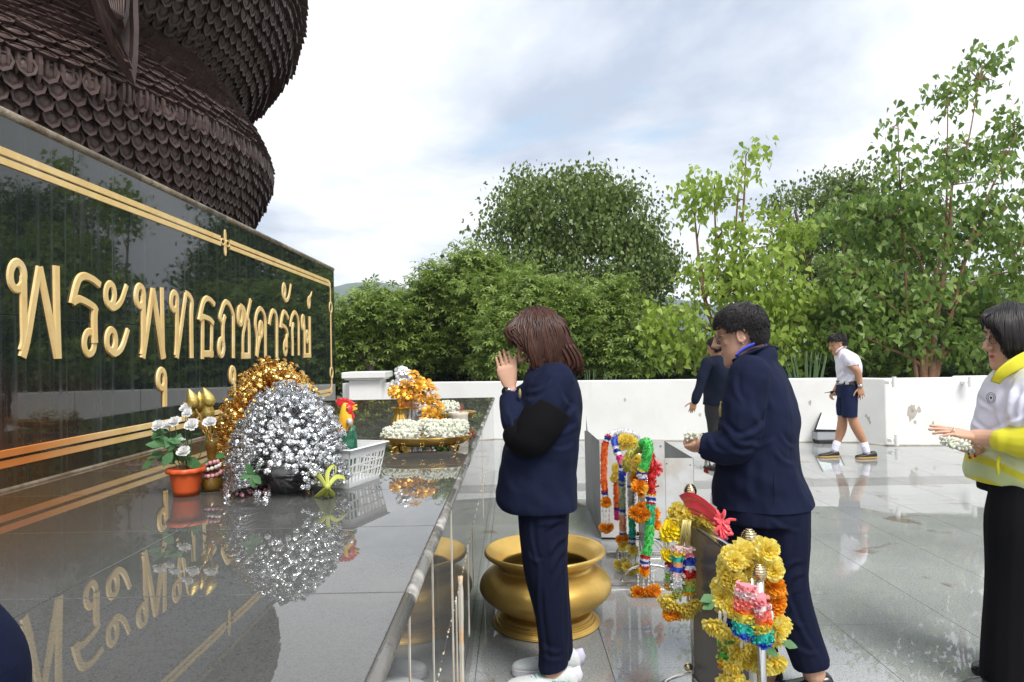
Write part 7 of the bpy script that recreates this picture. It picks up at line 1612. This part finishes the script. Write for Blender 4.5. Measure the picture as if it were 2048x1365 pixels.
b = MB(); q = F.p(1666, 787, .16); b.box((q.x - .03, q.y - .02, q.z - .03), (q.x + .05, q.y + .02, q.z + .03)); b.build('case', M_black, rd, smooth=False, bevel=.006); b = MB(); b.tube([F.p(1664, 784, .16), F.p(1649, 786.5, .16)], [.007, .004], 6); b.build('aerial', M_black, rd)

# ---------------------------------------------------------------- distant woman walking away
F = Fig(8.0, -.5, .87); base = F.p(1438, 948); base.z = 0
W5 = thing('person', 'woman with a low black bun in a navy jacket and dark skirt walking away', 'person', base)
tor = [(1428, 1450, 710, .06, 0), (1420, 1460, 716, .12, 0), (1411, 1468, 726, .17, 0), (1408, 1472, 745, .18, 0), (1409, 1472, 770, .165, 0), (1410, 1472, 792, .175, 0), (1409, 1474, 810, .185, 0)]
aN = [(1415, 726, 11.5, -.15), (1407, 748, 11, -.17), (1399, 775, 9.5, -.18), (1390, 802, 8, -.18)]; aF = [(1462, 726, 11, .15), (1470, 750, 10, .17), (1474, 778, 9, .17), (1474, 802, 7.5, .15)]
B = MB(); P, f_, l_, u_ = head(B, F.p(1433, 697), (-.72, .62, -.25), (-.2, .1, 1), .98); F.torso(B, tor, .85); F.limb(B, aN, .6); F.limb(B, aF, .6); B.tube([F.p(1436, 700), F.p(1438, 712), F.p(1440, 725)], [.048, .055, .07], 12)
lN = [(1430, 820, 13, -.07), (1433, 870, 11, -.07), (1436, 910, 9, -.07), (1437, 940, 6, -.07)]; lF = [(1448, 820, 13, .07), (1450, 870, 11, .07), (1452, 910, 9, .07), (1454, 934, 6, .07)]; F.limb(B, lN, .62); F.limb(B, lF, .62)
w0 = F.p(1389, 803, -.18); hand(B, w0, F.p(1384, 822, -.17) - w0, (.2, 1, 0), (-1, 0, .2), (10, 12, 14, 16), .95, .12)
w0 = F.p(1474, 802, .15); hand(B, w0, (0, 0, -1), (0, -1, 0), (-1, 0, 0), (10, 12, 14, 16), .95)
remesh_obj(B, 'body', M_skin_tan, W5, .0065, 3)
B = MB(); F.torso(B, tor); F.limb(B, aN); F.limb(B, aF); o = remesh_obj(B, 'jacket', mat('navy_jacket', (.008, .0125, .028), .85, spec=.15, bump=.3, bscale=12), W5, .010, 3); wrinkle(o, .009, (8, 6, 8, 6), 61.)
B = MB(); F.torso(B, [(1411, 1470, 800, .175, 0), (1411, 1470, 830, .18, 0), (1418, 1464, 870, .165, 0), (1421, 1462, 900, .15, 0)]); B.build('skirt', mat('charcoal_skirt', (.017, .016, .020), .85), W5, remesh=.01, smooth_it=2)
def rule_f(a, b_, c):
    if a > .045 and c < .07: return 0
    if a <= .045 and a > .01 and c < .0: return 0
    if c < -.05: return 0
    return 1.
hair_cap(W5, P, M_hair_bk, rule_f, vox=.008); skull_hair(W5, P, M_hair_bk, 500, .035, rule_f, 6, .007, (.09, 0, .06), .10)
b = MB(); b.ball(P(-.105, 0, -.045), (.035, .04, .035), 8, 12); b.ball(P(-.115, .01, -.03), (.025, .03, .02), 8, 12); b.build('bun', M_hair_bk, W5)
for l3, y in ((lN, 948), (lF, 942)):
    q = F.p(l3[-1][0] + 4, y, l3[-1][3]); q.z = .002; shoe(W5, q, F.f, .24, .085, M_lth, M_black, .06, .03)

# ---------------------------------------------------------------- person at the near end of the ledge, only a sleeve in view
F = Fig(.62, -.2, 1.); c = Vector((-.80, .42, 0))
W6 = thing('person', 'person in navy whose sleeve shows at the lower left corner', 'person', c)
def V(x, y, z): return c + Vector((x, y, z))
B = MB(); head(B, V(0, .02, 1.50), (.1, 1, -.1), (0, 0, 1)); B.tube([V(0, .02, 1.48), V(0, 0, 1.30)], [.05, .07], 12)
secs = [(1.36, .07, .06), (1.31, .16, .08), (1.20, .19, .10), (1.0, .17, .10), (.80, .18, .11), (.70, .17, .10)]; B.grid([ringx(V(0, 0, z), Vector((1, 0, 0)), Vector((0, 1, 0)), a * .85, b_ * .85) for z, a, b_ in secs])
up_ = [V(.17, 0, 1.28), at(-350, 1150, .55), at(-94, 1310, .62), at(-60, 1400, .66), at(-62, 1510, .68)]
B.tube(up_, [.035, .033, .03, .026, .022], 12); B.tube([V(-.17, 0, 1.28), V(-.21, .06, 1.16), V(-.2, .16, 1.05), V(-.10, .30, 1.10), V(-.03, .36, 1.22)], [.035, .033, .03, .026, .022], 12)
for q in (-1, 1): B.tube([V(q * .09, 0, .75), V(q * .09, 0, .4), V(q * .09, 0, .06)], [.07, .05, .035], 12)
hand(B, at(-62, 1520, .68), (0, .1, -1), (-1, 0, 0), (0, 1, 0), (6, 6, 6, 6)); hand(B, V(-.02, .37, 1.24), (.1, .2, 1), (1, 0, 0), (0, -1, 0), (2, 2, 2, 2))
remesh_obj(B, 'body', M_skin, W6, .007, 2)
B = MB(); B.grid([ringx(V(0, 0, z), Vector((1, 0, 0)), Vector((0, 1, 0)), a, b_) for z, a, b_ in secs]); B.tube([tuple(q) for q in spline([tuple(x) for x in up_], 5)], .050, 14); B.tube(spline([tuple(V(-.17, 0, 1.28)), tuple(V(-.21, .06, 1.16)), tuple(V(-.2, .16, 1.05)), tuple(V(-.10, .30, 1.10))], 5), .050, 14); remesh_obj(B, 'blazer', M_navy, W6, .009, 4)
B = MB(); [B.tube([V(q * .09, 0, .82), V(q * .09, 0, .4), V(q * .09, 0, .04)], [.10, .075, .07], 14) for q in (-1, 1)]; B.build('trousers', M_navy2, W6)
for q in (-1, 1): shoe(W6, V(q * .09, -.07, 0), (0, 1, 0), .24, .09, M_lth, M_black)
# ================================================================== AIR
b = MB(); b.box((-1400, -70, -3), (1400, 1300, 190))
M_haze = bpy.data.materials.new('haze'); M_haze.use_nodes = True; t = M_haze.node_tree; t.nodes.clear()
vo = nn(t, 'ShaderNodeVolumePrincipled'); vo.inputs['Color'].default_value = (.78, .88, 1., 1); vo.inputs['Density'].default_value = .00055
ot = nn(t, 'ShaderNodeOutputMaterial'); t.links.new(vo.outputs[0], ot.inputs['Volume'])
tag(b.build('haze', M_haze, smooth=False), kind='stuff')
